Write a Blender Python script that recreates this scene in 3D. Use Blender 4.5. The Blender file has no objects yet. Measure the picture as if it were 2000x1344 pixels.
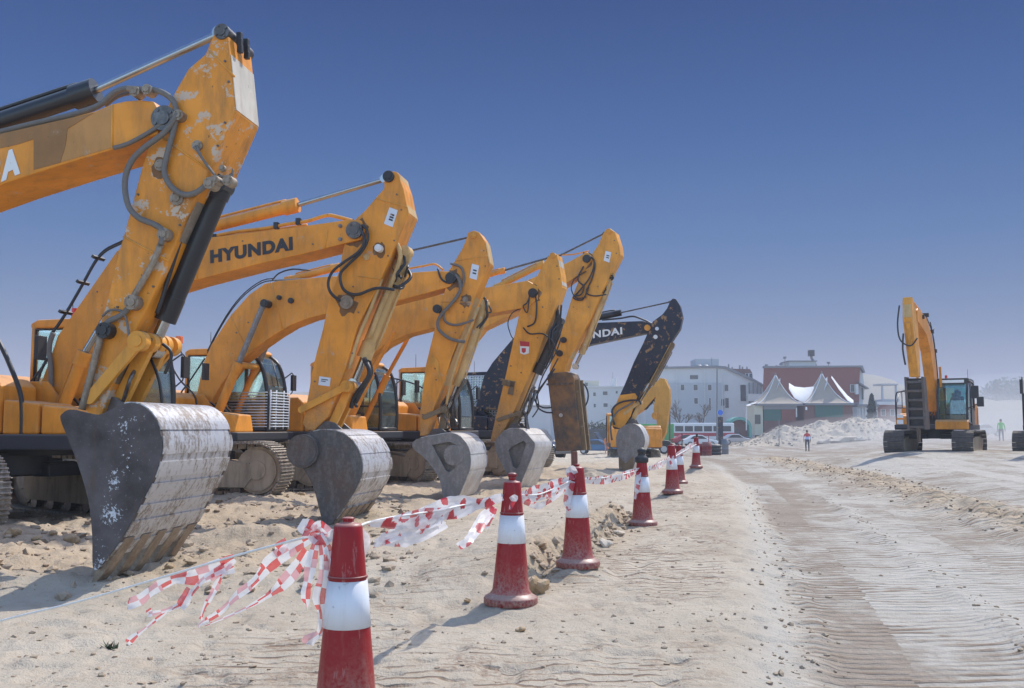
import bpy, bmesh, math, random
import numpy as np
from mathutils import Vector, Matrix, Euler
random.seed(7)
R = math.radians
SC = bpy.context.scene
COL = SC.collection

# ------------------------------------------------------------------ camera
F, CX, CY, HZ, CAMZ = 1950.0, 1000.0, 672.0, 835.0, 1.4
PITCH = math.atan((HZ - CY) / F)
cam_d = bpy.data.cameras.new('camera')
cam_d.sensor_width = 36.0
cam_d.lens = F / 2000.0 * 36.0
cam_d.clip_start = 0.05
cam_d.clip_end = 9000
cam = bpy.data.objects.new('camera', cam_d)
COL.objects.link(cam)
cam.location = (0, 0, CAMZ)
cam.rotation_euler = (math.pi / 2 + PITCH, 0, 0)
SC.camera = cam

def ray(u, v):
    """view direction through a photo pixel, scaled so that y (depth) is 1"""
    a, c = (u - CX) / F, (CY - v) / F
    y = math.cos(PITCH) - math.sin(PITCH) * c
    z = math.sin(PITCH) + math.cos(PITCH) * c
    return a / y, z / y

def at(u, v, Y):
    a, c = ray(u, v)
    return Vector((a * Y, Y, CAMZ + c * Y))

# ------------------------------------------------------------------ numpy noise
def _hash(ix, iy, seed):
    h = (ix.astype(np.int64) * 374761393 + iy.astype(np.int64) * 668265263 + seed * 1442695041) & 0xFFFFFFFF
    h = ((h ^ (h >> 13)) * 1274126177) & 0xFFFFFFFF
    return ((h ^ (h >> 16)) & 0xFFFF) / 65535.0

def vnoise(x, y, seed=0):
    x = np.asarray(x, float); y = np.asarray(y, float)
    ix, iy = np.floor(x), np.floor(y)
    fx, fy = x - ix, y - iy
    fx = fx * fx * (3 - 2 * fx); fy = fy * fy * (3 - 2 * fy)
    a = _hash(ix, iy, seed); b = _hash(ix + 1, iy, seed)
    c = _hash(ix, iy + 1, seed); d = _hash(ix + 1, iy + 1, seed)
    return (a * (1 - fx) + b * fx) * (1 - fy) + (c * (1 - fx) + d * fx) * fy - 0.5

def fbm(x, y, o=4, seed=0):
    s, a = 0, 1.0
    for k in range(o):
        s = s + a * vnoise(x * 2 ** k + 17.3 * k, y * 2 ** k - 9.1 * k, seed + k)
        a *= 0.5
    return s

def sstep(a, b, x):
    t = np.clip((x - a) / (b - a), 0, 1)
    return t * t * (3 - 2 * t)

def bump1(x, c, w):
    return np.exp(-((x - c) / w) ** 2)

# ------------------------------------------------------------------ terrain
def road_edge(Y):
    return np.interp(Y, [-40, 0, 5.36, 7.48, 10.3, 17.6, 26, 40, 80, 200], [-8, .2, 1.5, 2.09, 2.75, 4.33, 6.0, 8.2, 12, 30])

# the cones along the taped line: key, photo column, distance, base row
CT = [(1, 680.5, 4.82, 'nearest red cone with white band, cut by the bottom edge', 1424), (2, 997.5, 7.95, 'second nearest red cone, round rock right behind its base', 1180),
      (3, 1128, 9.75, 'red cone with a rusty brown pipe sticking up out of its top', 1107), (4, 1254.5, 14.3, 'red cone with a black cap on its top, right of the earth bank', 1027),
      (5, 1314, 20.0, 'far red cone, standing left in front of another overlapping cone', 964), (55, 1328, 25.2, 'red cone mostly hidden behind another far cone', 945), (6, 1361, 31.5, 'farthest red cone with a dark pole out of its top', 914)]
PADS = [(ray(u_, 1000)[0] * y_, y_, CAMZ + ray(u_, vb_)[1] * y_ + .006) for _, u_, y_, _, vb_ in CT]

def ground_z(X, Y, detail=True):
    X = np.asarray(X, float); Y = np.asarray(Y, float)
    z = 0.05 * fbm(X * .25, Y * .25, 3, 3)
    # far fall-off to the lower car park on the left, a rise on the right
    ang = X / np.maximum(np.abs(Y), 1)
    low = np.interp(ang, [-.3, .05, .15, .28, .42, .6], [-1.3, -1.25, -.85, -.75, .25, .4])
    z = z + low * sstep(34, 95, Y)
    z = z + .24 * sstep(26, 40, Y) * sstep(.3, .42, ang) * (1 - sstep(45, 90, Y))
    e = road_edge(Y)
    s = X - e
    # road a little lower than the bank on its left
    z = z - .13 * sstep(-.55, .25, s) * (1 - sstep(30, 45, Y))
    # ridges pushed up by the tracks along the road
    wob = .25 * fbm(Y * .3, Y * 0 + 2.2, 2, 9)
    z = z + .07 * bump1(s, 1.6 + wob, .16) * (1 - sstep(18, 26, Y)) * (.6 + fbm(X * 1.5, Y * 1.2, 2, 12))
    z = z + .04 * bump1(s, 3.4 + wob, .2) * (1 - sstep(18, 26, Y))
    z = z + .05 * bump1(s, .12 + .4 * wob, .12) * (1 - sstep(14, 22, Y)) * (.6 + 1.2 * vnoise(X * 5, Y * 4, 31))
    # rubble windrow between the road and the far right ground
    wx = np.interp(Y, [6, 14.8, 20.2, 30, 39], [6.8, 7.57, 8.3, 10.1, 10.8])
    wr = X - wx
    wm = sstep(8, 13, Y) * (1 - sstep(40, 50, Y))
    z = z + wm * .14 * bump1(wr, .2, .7) * (1 + 1.8 * fbm(X * 2.6, Y * 2.0, 4, 41))
    z = z + wm * .22 * sstep(.1, 2.5, wr)
    # earth bank behind the second to fourth cone
    bx = np.interp(Y, [7.2, 9.8, 12.4, 15, 17], [-.45, .16, .95, 1.62, 2.1])
    d = X - bx
    bm = sstep(8.0, 9.4, Y) * (1 - sstep(14.6, 16.2, Y))
    face = 1 - sstep(-.10, .26, d)
    z = z + bm * .30 * face * np.exp(-np.maximum(-d, 0) / 1.7)
    z = z + bm * .07 * bump1(d, .05, .22) * fbm(X * 7, Y * 7, 3, 77) * 1.6
    # churned soil round the machines
    ch = (1 - sstep(-1.0, 1.5, X + 2.2 - .22 * (Y - 10))) * sstep(8.2, 10.5, Y)
    z = z + ch * (.16 * fbm(X * .9, Y * .9, 3, 21) + .11 * np.abs(fbm(X * 2.6, Y * 2.6, 4, 22)))
    # the pushed-up lip in front of the second bucket
    z = z + .22 * np.exp(-(((X + 2.9) / 1.0) ** 2 + ((Y - 12.1 - .12 * X) / .35) ** 2))
    z = z + .10 * np.exp(-(((X + 5.2) / 1.8) ** 2 + ((Y - 8.9) / .35) ** 2)) * (1 + fbm(X * 4, Y * 4, 2, 5))
    z = z + .16 * np.exp(-(((X - 2.3) / 1.2) ** 2 + ((Y - 30.5) / .6) ** 2))
    for cx_, cy_, cz_ in PADS:
        wgt = np.exp(-(((X - cx_) ** 2 + (Y - cy_) ** 2) / .34 ** 2) ** 2)
        z = z * (1 - wgt) + cz_ * wgt
    # keep the far plain from being glass flat
    z = z + sstep(60, 120, Y) * .5 * fbm(X * .03, Y * .03, 3, 51)
    if detail:
        near = 1 - sstep(22, 45, Y)
        left = 1 - sstep(-.2, .5, s)
        z = z + near * (.016 * fbm(X * 3.1, Y * 3.1, 3, 61) + left * .012 * fbm(X * 9, Y * 9, 2, 65))
        # clods and hoof-like pits on the left
        pit = np.clip(vnoise(X * 6, Y * 6, 71) - .16, 0, 1)
        z = z - near * left * .11 * pit
        clod = np.clip(vnoise(X * 9, Y * 9, 75) - .30, 0, 1)
        z = z + near * (left * .10 + .02) * clod * (.5 + ch)
        # broken crust in the wheel paths of the bank
        cb = bump1(s, -1.35, .22) + .7 * bump1(s, -.25, .2)
        z = z + near * cb * .05 * np.clip(fbm(X * 6, Y * 4, 3, 91) + .12, 0, 1)
    return z

def gz(x, y):
    return float(ground_z(np.array([x]), np.array([y]), False)[0])

# ------------------------------------------------------------------ materials
def new_mat(name):
    m = bpy.data.materials.new(name)
    m.use_nodes = True
    nt = m.node_tree
    b = nt.nodes['Principled BSDF']
    return m, nt, b

def N(nt, kind, **kw):
    n = nt.nodes.new(kind)
    for k, v in kw.items():
        if k in n.inputs.keys() if hasattr(n.inputs, 'keys') else False:
            n.inputs[k].default_value = v
        else:
            setattr(n, k, v)
    return n

def noise(nt, vec, scale, detail=4, rough=.55, dist=0):
    n = nt.nodes.new('ShaderNodeTexNoise')
    n.inputs['Scale'].default_value = scale
    n.inputs['Detail'].default_value = detail
    n.inputs['Roughness'].default_value = rough
    n.inputs['Distortion'].default_value = dist
    if vec is not None: nt.links.new(vec, n.inputs['Vector'])
    return n.outputs['Fac']

def ramp(nt, fac, a, b, c0=(0, 0, 0, 1), c1=(1, 1, 1, 1)):
    n = nt.nodes.new('ShaderNodeValToRGB')
    n.color_ramp.elements[0].position = a; n.color_ramp.elements[0].color = c0
    n.color_ramp.elements[1].position = b; n.color_ramp.elements[1].color = c1
    nt.links.new(fac, n.inputs['Fac'])
    return n.outputs['Color']

def mixc(nt, fac, a, b):
    n = nt.nodes.new('ShaderNodeMix'); n.data_type = 'RGBA'
    for s, v in ((n.inputs[0], fac), (n.inputs[6], a), (n.inputs[7], b)):
        if isinstance(v, (float, int)): s.default_value = v
        elif isinstance(v, tuple): s.default_value = v if len(v) == 4 else v + (1,)
        else: nt.links.new(v, s)
    return n.outputs[2]

def mth(nt, op, a, b=0.0, clamp=False):
    n = nt.nodes.new('ShaderNodeMath'); n.operation = op; n.use_clamp = clamp
    for s, v in ((n.inputs[0], a), (n.inputs[1], b)):
        if isinstance(v, (float, int)): s.default_value = v
        else: nt.links.new(v, s)
    return n.outputs[0]

def mapping(nt, vec, scale=(1, 1, 1), rot=(0, 0, 0)):
    n = nt.nodes.new('ShaderNodeMapping')
    n.inputs['Scale'].default_value = scale
    n.inputs['Rotation'].default_value = rot
    nt.links.new(vec, n.inputs['Vector'])
    return n.outputs['Vector']

def objco(nt):
    return nt.nodes.new('ShaderNodeTexCoord').outputs['Object']

def worldpos(nt):
    return nt.nodes.new('ShaderNodeNewGeometry').outputs['Position']

def bumpn(nt, b, h, strength=.3, dist=.02):
    n = nt.nodes.new('ShaderNodeBump')
    n.inputs['Strength'].default_value = strength
    n.inputs['Distance'].default_value = dist
    nt.links.new(h, n.inputs['Height'])
    nt.links.new(n.outputs['Normal'], b.inputs['Normal'])

def upfac(nt, a=.35, b=.9):
    g = nt.nodes.new('ShaderNodeNewGeometry')
    s = nt.nodes.new('ShaderNodeSeparateXYZ')
    nt.links.new(g.outputs['Normal'], s.inputs[0])
    return ramp(nt, s.outputs['Z'], a, b)

def paint(name, base, worn=.5, grime=(.16, .10, .05), dust=(.50, .41, .30), scratch=(.42, .38, .33), rough=.42, dusty=.35, wear_cut=.66, mud=None):
    m, nt, b = new_mat(name)
    co = objco(nt)
    big = noise(nt, co, 1.3, 5, .6)
    mid = noise(nt, co, 5.5, 6, .65)
    fine = noise(nt, co, 38, 4, .6)
    streak = noise(nt, mapping(nt, co, (4.5, 4.5, 1.0)), 1.5, 6, .62)
    hue = mixc(nt, ramp(nt, big, .3, .7), tuple(c * .74 for c in base), tuple(min(1, c * 1.08 + .006) for c in base))
    c = mixc(nt, mth(nt, 'MULTIPLY', ramp(nt, streak, .47, .74), .72 * worn), hue, grime)
    c = mixc(nt, mth(nt, 'MULTIPLY', ramp(nt, mid, .57, .74), .3 * worn), c, dust)
    sc = ramp(nt, mth(nt, 'ADD', mth(nt, 'MULTIPLY', mid, .75), mth(nt, 'MULTIPLY', fine, .25)), wear_cut - .06 * worn, wear_cut + .03 - .06 * worn)
    c = mixc(nt, mth(nt, 'MULTIPLY', sc, min(1, .9 * worn)), c, scratch)
    sp = ramp(nt, noise(nt, co, 16, 2, .5), .735, .75)
    c = mixc(nt, mth(nt, 'MULTIPLY', sp, .75 * worn), c, (.045, .03, .02))
    if mud:   # caked dirt on the end that works in the ground
        sx = nt.nodes.new('ShaderNodeSeparateXYZ'); nt.links.new(co, sx.inputs[0])
        q = mth(nt, 'ADD', sx.outputs['Z'], mth(nt, 'MULTIPLY', mth(nt, 'SUBTRACT', mth(nt, 'ADD', mth(nt, 'MULTIPLY', mid, .6), mth(nt, 'MULTIPLY', streak, .4)), .5), 3.4))
        mk = nt.nodes.new('ShaderNodeMapRange'); nt.links.new(q, mk.inputs['Value'])
        mk.inputs['From Min'].default_value = mud[1]; mk.inputs['From Max'].default_value = mud[0]
        c = mixc(nt, mth(nt, 'MULTIPLY', mk.outputs['Result'], .8), c, mixc(nt, ramp(nt, fine, .35, .65), (.15, .10, .06), (.36, .26, .16)))
    c = mixc(nt, mth(nt, 'MULTIPLY', upfac(nt), dusty), c, dust)
    nt.links.new(c, b.inputs['Base Color'])
    r = mth(nt, 'ADD', mth(nt, 'MULTIPLY', mid, .35), rough - .12)
    nt.links.new(r, b.inputs['Roughness'])
    bumpn(nt, b, mth(nt, 'ADD', mth(nt, 'MULTIPLY', fine, .25), mid), .12, .02)
    b.inputs['Specular IOR Level'].default_value = .3
    return m

def steel(name, base, rough=.45, metal=.6, rust=(.13, .075, .045), rusty=.4, pale=(.5, .48, .46), palefac=.5, band=True):
    m, nt, b = new_mat(name)
    co = objco(nt)
    a = noise(nt, co, 2.2, 6, .65)
    f = noise(nt, co, 22, 5, .7)
    st = noise(nt, mapping(nt, co, (6, 6, 2.2)), 1.6, 7, .72)
    c = mixc(nt, mth(nt, 'MULTIPLY', ramp(nt, a, .42, .62), rusty), base, rust)
    c = mixc(nt, mth(nt, 'MULTIPLY', ramp(nt, mth(nt, 'ADD', mth(nt, 'MULTIPLY', st, .6), mth(nt, 'MULTIPLY', f, .4)), .47, .6), palefac), c, pale)
    c = mixc(nt, mth(nt, 'MULTIPLY', upfac(nt, .5, .95), .4), c, (.5, .43, .34))
    nt.links.new(c, b.inputs['Base Color'])
    b.inputs['Metallic'].default_value = metal
    r = mth(nt, 'ADD', mth(nt, 'MULTIPLY', f, .4), rough - .2)
    nt.links.new(r, b.inputs['Roughness'])
    bumpn(nt, b, mth(nt, 'ADD', f, a), .22, .02)
    return m

def plain(name, base, rough=.6, metal=0.0, var=.15, scale=6, dusty=0.0, emit=None):
    m, nt, b = new_mat(name)
    co = objco(nt)
    n = noise(nt, co, scale, 5, .6)
    c = mixc(nt, n, tuple(x * (1 - var) for x in base), tuple(min(1, x * (1 + var)) for x in base))
    if dusty: c = mixc(nt, mth(nt, 'MULTIPLY', upfac(nt), dusty), c, (.50, .42, .32))
    nt.links.new(c, b.inputs['Base Color'])
    b.inputs['Roughness'].default_value = rough
    b.inputs['Metallic'].default_value = metal
    return m

def glass_mat(name, tint=(.55, .68, .70), refl=.55):
    m, nt, b = new_mat(name)
    nt.nodes.remove(b)
    out = nt.nodes['Material Output']
    g = nt.nodes.new('ShaderNodeBsdfGlossy'); g.inputs['Roughness'].default_value = .06
    g.inputs['Color'].default_value = (.8, .86, .88, 1)
    t = nt.nodes.new('ShaderNodeBsdfTransparent'); t.inputs['Color'].default_value = tint + (1,)
    d = nt.nodes.new('ShaderNodeBsdfDiffuse'); d.inputs['Color'].default_value = (.42, .40, .36, 1)
    fr = nt.nodes.new('ShaderNodeLayerWeight'); fr.inputs['Blend'].default_value = .35
    mx = nt.nodes.new('ShaderNodeMixShader')
    f = mth(nt, 'ADD', mth(nt, 'MULTIPLY', fr.outputs['Fresnel'], .7), refl * .3, True)
    nt.links.new(f, mx.inputs[0]); nt.links.new(t.outputs[0], mx.inputs[1]); nt.links.new(g.outputs[0], mx.inputs[2])
    mx2 = nt.nodes.new('ShaderNodeMixShader')
    dn = mth(nt, 'MULTIPLY', ramp(nt, noise(nt, objco(nt), 5, 4, .6), .35, .7), .16)
    nt.links.new(dn, mx2.inputs[0]); nt.links.new(mx.outputs[0], mx2.inputs[1]); nt.links.new(d.outputs[0], mx2.inputs[2])
    nt.links.new(mx2.outputs[0], out.inputs['Surface'])
    return m

ORANGE = (.80, .305, .032)
M = {}
M['orange'] = paint('orange_paint', ORANGE, .55)
M['orange_worn'] = paint('scraped_orange_paint', (.79, .295, .028), .85, scratch=(.52, .47, .39), wear_cut=.60)
M['orange_dirty'] = paint('grimy_orange_paint', (.78, .34, .045), .65, grime=(.12, .075, .04), wear_cut=.68)
M['amber_paint'] = paint('yellowish_paint', (.80, .345, .045), .6, wear_cut=.67)
M['arm_orange'] = paint('arm_orange_paint', ORANGE, .68, mud=(.7, 2.0))
M['arm_amber'] = paint('arm_amber_paint', (.80, .345, .045), .62, mud=(.9, 2.5), wear_cut=.67)
M['yellow'] = paint('yellow_paint', (.62, .30, .045), .45)
M['navy'] = paint('navy_paint', (.018, .024, .042), .85, grime=(.05, .045, .045), scratch=(.40, .22, .09), dust=(.20, .13, .08), wear_cut=.615, dusty=.25)
M['tan'] = paint('dusty_cream_paint', (.62, .40, .165), .85, grime=(.20, .12, .05), dust=(.55, .45, .32), scratch=(.5, .46, .40))
M['muddy'] = paint('muddy_brown_steel', (.22, .155, .09), .8, grime=(.06, .045, .03), dust=(.42, .34, .24), scratch=(.36, .3, .24), rough=.7)
M['brkr'] = paint('rusty_hammer_steel', (.155, .115, .09), .95, grime=(.025, .022, .022), dust=(.40, .20, .07), scratch=(.34, .27, .2), rough=.6)
M['steel_dark'] = steel('dark_steel', (.085, .078, .078), .55, .2, rusty=.55, palefac=.3, pale=(.26, .25, .25))
M['steel_bright'] = steel('worn_bright_steel', (.50, .49, .48), .42, .3, rust=(.22, .15, .10), rusty=.45, palefac=.7, pale=(.70, .69, .68))
def shell_mat():
    m, nt, b = new_mat('scoured_bucket_shell')
    co = objco(nt)
    a = noise(nt, co, 1.7, 5, .6)
    f = noise(nt, co, 26, 6, .75)
    st = noise(nt, mapping(nt, co, (11, 11, 4.0)), 1.4, 7, .75)
    c = mixc(nt, a, (.44, .44, .46), (.56, .56, .57))
    k = mth(nt, 'ADD', mth(nt, 'ADD', mth(nt, 'MULTIPLY', st, .65), mth(nt, 'MULTIPLY', f, .35)), mth(nt, 'MULTIPLY', mth(nt, 'SUBTRACT', a, .5), .5))
    c = mixc(nt, mth(nt, 'MULTIPLY', ramp(nt, k, .475, .575), .85), c, (.17, .13, .095))
    c = mixc(nt, mth(nt, 'MULTIPLY', ramp(nt, f, .60, .68), .4), c, (.72, .71, .70))
    nt.links.new(c, b.inputs['Base Color'])
    b.inputs['Metallic'].default_value = .35
    nt.links.new(mth(nt, 'ADD', mth(nt, 'MULTIPLY', k, .5), .18), b.inputs['Roughness'])
    bumpn(nt, b, f, .2, .015)
    return m
M['shell'] = shell_mat()
M['brkr'] = steel('rusty_hammer_steel', (.085, .07, .06), .6, .15, rust=(.30, .15, .05), rusty=.75, palefac=.18, pale=(.26, .19, .12))
M['track_dark'] = steel('dark_track_steel', (.085, .08, .08), .6, .2, rusty=.3, palefac=.4, pale=(.26, .24, .22))
M['steel_grey'] = steel('grey_steel', (.20, .195, .195), .5, .35, rusty=.2, palefac=.3)
M['steel_tan'] = steel('sandy_steel', (.27, .215, .16), .55, .35, rusty=.5, palefac=.4, pale=(.5, .42, .33))
M['black'] = plain('black_rubber', (.022, .022, .024), .5, dusty=.35)
M['black_paint'] = plain('black_paint', (.02, .021, .025), .35, dusty=.3)
M['hose'] = plain('black_hose', (.028, .028, .032), .4)
M['hose_dusty'] = plain('dusty_grey_hose', (.155, .14, .125), .65, var=.25, scale=14)
M['pin'] = steel('pin_steel', (.10, .095, .09), .4, .7, rusty=.4, palefac=.2)
M['chrome'] = plain('chrome', (.36, .37, .38), .24, 1.0, .15)
M['deck'] = plain('dark_deck', (.035, .037, .045), .55, dusty=.6)
M['track'] = steel('track_steel', (.24, .20, .16), .6, .2, rusty=.4, palefac=.7, pale=(.52, .45, .37))
M['track_frame'] = paint('dusty_track_frame', (.44, .35, .25), .7, grime=(.05, .04, .03), dust=(.46, .37, .27), scratch=(.4, .33, .25), rough=.7)
M['glass'] = glass_mat('cab_glass', (.80, .92, .91), .45)
M['glass_b'] = plain('window_pane', (.05, .06, .075), .12, 0, .1)
M['white'] = plain('white_paint', (.72, .72, .70), .5, var=.06)
M['ltext'] = plain('black_lettering', (.017, .018, .022), .45)
M['plate'] = plain('pale_plate', (.62, .66, .72), .4, var=.05)
M['amber'] = plain('amber_lens', (.75, .16, .03), .25)
M['redlens'] = plain('red_lens', (.6, .03, .02), .25)
M['lamp'] = plain('lamp_glass', (.85, .86, .86), .15)

# speckled side plate of the first bucket (white splashes on dark steel)
def speckled():
    m, nt, b = new_mat('paint_splashed_steel')
    co = objco(nt)
    a = noise(nt, co, 2.0, 5, .6); f = noise(nt, co, 34, 6, .75); g = noise(nt, co, 5.0, 4, .6)
    sx = nt.nodes.new('ShaderNodeSeparateXYZ'); nt.links.new(co, sx.inputs[0])
    # the splash runs in a band down the plate
    dx = mth(nt, 'SUBTRACT', mth(nt, 'SUBTRACT', sx.outputs['X'], .16), mth(nt, 'MULTIPLY', sx.outputs['Z'], .115))
    bandm = mth(nt, 'SUBTRACT', 1.0, mth(nt, 'MULTIPLY', mth(nt, 'ABSOLUTE', dx), 4.2), True)
    c = mixc(nt, ramp(nt, a, .32, .68), (.045, .035, .034), (.13, .115, .115))
    c = mixc(nt, mth(nt, 'MULTIPLY', ramp(nt, noise(nt, mapping(nt, co, (7, 7, 1.5)), 1.2, 6, .7), .52, .66), .5), c, (.11, .065, .045))
    c = mixc(nt, mth(nt, 'MULTIPLY', ramp(nt, f, .58, .70), .35), c, (.24, .23, .23))
    area = mth(nt, 'MULTIPLY', ramp(nt, g, .38, .62), bandm)
    s = ramp(nt, mth(nt, 'ADD', f, mth(nt, 'MULTIPLY', area, .26)), .70, .73)
    c = mixc(nt, mth(nt, 'MULTIPLY', s, .9), c, (.62, .64, .68))
    nt.links.new(c, b.inputs['Base Color'])
    b.inputs['Metallic'].default_value = .1; b.inputs['Roughness'].default_value = .6; b.inputs['Specular IOR Level'].default_value = .25
    bumpn(nt, b, f, .15, .01)
    return m
M['splash'] = speckled()

# ------------------------------------------------------------------ mesh builder
class MB:
    def __init__(s):
        s.v, s.f, s.mi, s.sm = [], [], [], []
    def add(s, vs, fs, mi=0, smooth=False):
        o = len(s.v)
        s.v += [tuple(p) for p in vs]
        for f in fs:
            s.f.append(tuple(i + o for i in f)); s.mi.append(mi); s.sm.append(smooth)
        return s
    def box(s, c, size, rz=0, ry=0, rx=0, mi=0, taper=1.0):
        hx, hy, hz = (q / 2 for q in size)
        mt = Matrix.Translation(c) @ Euler((rx, ry, rz)).to_matrix().to_4x4()
        vs = []
        for z in (-hz, hz):
            k = taper if z > 0 else 1
            for x, y in ((-hx, -hy), (hx, -hy), (hx, hy), (-hx, hy)):
                vs.append(mt @ Vector((x * k, y * k, z)))
        return s.add(vs, [(3, 2, 1, 0), (4, 5, 6, 7), (0, 1, 5, 4), (1, 2, 6, 5), (2, 3, 7, 6), (3, 0, 4, 7)], mi)
    def bb(s, x0, x1, y0, y1, z0, z1, mi=0):
        return s.box(((x0 + x1) / 2, (y0 + y1) / 2, (z0 + z1) / 2), (abs(x1 - x0), abs(y1 - y0), abs(z1 - z0)), mi=mi)
    def prism(s, poly, y0, y1, mi=0):
        """poly: (x,z) points, extruded along y"""
        n = len(poly)
        ar = sum(poly[i][0] * poly[(i + 1) % n][1] - poly[(i + 1) % n][0] * poly[i][1] for i in range(n))
        if ar < 0: poly = poly[::-1]
        if y0 > y1: y0, y1 = y1, y0
        vs = [(x, y0, z) for x, z in poly] + [(x, y1, z) for x, z in poly]
        fs = [tuple(range(n)), tuple(range(2 * n - 1, n - 1, -1))]
        for i in range(n):
            j = (i + 1) % n
            fs.append((i, i + n, j + n, j))
        return s.add(vs, fs, mi)
    def cyl(s, p0, p1, r, n=14, r2=None, mi=0, caps=True):
        p0, p1 = Vector(p0), Vector(p1)
        d = (p1 - p0)
        if d.length < 1e-6: return s
        q = d.to_track_quat('Z', 'Y')
        r2 = r if r2 is None else r2
        vs = []
        for p, rr in ((p0, r), (p1, r2)):
            for k in range(n):
                a = 2 * math.pi * k / n
                vs.append(p + q @ Vector((rr * math.cos(a), rr * math.sin(a), 0)))
        s.add(vs, [(k, (k + 1) % n, n + (k + 1) % n, n + k) for k in range(n)], mi, True)
        if caps:
            s.add(vs, [tuple(range(n - 1, -1, -1)), tuple(range(n, 2 * n))], mi)
        return s
    def tube(s, pts, r, n=8, mi=0, smooth=True, sub=0):
        pts = [Vector(p) for p in pts]
        if sub: pts = spline(pts, sub)
        rings = []
        up = None
        for i, p in enumerate(pts):
            t = (pts[min(i + 1, len(pts) - 1)] - pts[max(i - 1, 0)]).normalized()
            if up is None:
                up = Vector((0, 0, 1)) if abs(t.z) < .9 else Vector((1, 0, 0))
            sd = t.cross(up).normalized(); up = sd.cross(t).normalized()
            rr = r[i] if isinstance(r, (list, tuple)) else r
            rings.append([p + sd * (rr * math.cos(2 * math.pi * k / n)) + up * (rr * math.sin(2 * math.pi * k / n)) for k in range(n)])
        vs = [q for g in rings for q in g]
        fs = []
        for i in range(len(pts) - 1):
            for k in range(n):
                fs.append((i * n + k, i * n + (k + 1) % n, (i + 1) * n + (k + 1) % n, (i + 1) * n + k))
        s.add(vs, fs + [tuple(range(n - 1, -1, -1)), tuple(range((len(pts) - 1) * n, len(pts) * n))], mi, smooth)
        return s
    def lathe(s, prof, c=(0, 0, 0), n=40, mi=0, smooth=True):
        vs = []
        for r, z in prof:
            for k in range(n):
                a = 2 * math.pi * k / n
                vs.append((c[0] + r * math.cos(a), c[1] + r * math.sin(a), c[2] + z))
        fs = []
        for i in range(len(prof) - 1):
            for k in range(n):
                fs.append((i * n + k, i * n + (k + 1) % n, (i + 1) * n + (k + 1) % n, (i + 1) * n + k))
        s.add(vs, fs, mi, smooth)
        s.add(vs, [tuple(range(n - 1, -1, -1)), tuple(range((len(prof) - 1) * n, len(prof) * n))], mi)
        return s
    def blob(s, c, r, seed=0, sub=2, sq=(1, 1, 1), amp=.3, mi=0, smooth=False):
        bm = bmesh.new()
        bmesh.ops.create_icosphere(bm, subdivisions=sub, radius=1)
        rnd = random.Random(seed)
        ax = [Vector((rnd.uniform(-1, 1), rnd.uniform(-1, 1), rnd.uniform(-1, 1))) * 2.3 for _ in range(4)]
        ph = [rnd.uniform(0, 6) for _ in range(4)]
        vs = []
        for v in bm.verts:
            k = 1 + amp * sum(math.sin(a.dot(v.co) * (1 + .7 * i) + p) for i, (a, p) in enumerate(zip(ax, ph))) / 3
            vs.append((c[0] + v.co.x * r * sq[0] * k, c[1] + v.co.y * r * sq[1] * k, c[2] + v.co.z * r * sq[2] * k))
        fs = [tuple(v.index for v in f.verts) for f in bm.faces]
        bm.free()
        return s.add(vs, fs, mi, smooth)
    def build(s, name, mats, parent=None, bevel=0.0, loc=None, rot=None, seg=2):
        me = bpy.data.meshes.new(name)
        me.from_pydata(s.v, [], s.f)
        if not isinstance(mats, (list, tuple)): mats = [mats]
        for m in mats: me.materials.append(M[m] if isinstance(m, str) else m)
        me.polygons.foreach_set('material_index', s.mi)
        me.polygons.foreach_set('use_smooth', s.sm)
        me.update()
        o = bpy.data.objects.new(name, me)
        COL.objects.link(o)
        if parent is not None: o.parent = parent
        if loc is not None: o.location = loc
        if rot is not None: o.rotation_euler = rot
        if bevel:
            b = o.modifiers.new('bevel', 'BEVEL')
            b.width = bevel; b.segments = seg; b.limit_method = 'ANGLE'; b.angle_limit = R(40)
        return o

def spline(pts, sub=6):
    pts = [Vector(p) for p in pts]
    out = []
    n = len(pts)
    for i in range(n - 1):
        p0, p1, p2, p3 = pts[max(i - 1, 0)], pts[i], pts[i + 1], pts[min(i + 2, n - 1)]
        for k in range(sub):
            t = k / sub
            out.append(.5 * ((2 * p1) + (p2 - p0) * t + (2 * p0 - 5 * p1 + 4 * p2 - p3) * t * t + (3 * p1 - p0 - 3 * p2 + p3) * t ** 3))
    out.append(pts[-1])
    return out

def tag(o, label=None, cat=None, group=None, kind=None):
    if label: o['label'] = label
    if cat: o['category'] = cat
    if group: o['group'] = group
    if kind: o['kind'] = kind
    return o

def empty(name, loc, rz=0.0, label=None, cat=None, group=None):
    o = bpy.data.objects.new(name, None)
    COL.objects.link(o)
    o.location = loc; o.rotation_euler = (0, 0, rz); o.empty_display_size = .3
    return tag(o, label, cat, group)

def copy_tree(o, parent=None):
    c = o.copy(); COL.objects.link(c)
    if parent is not None: c.parent = parent
    for ch in list(o.children): copy_tree(ch, c)
    return c

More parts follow.
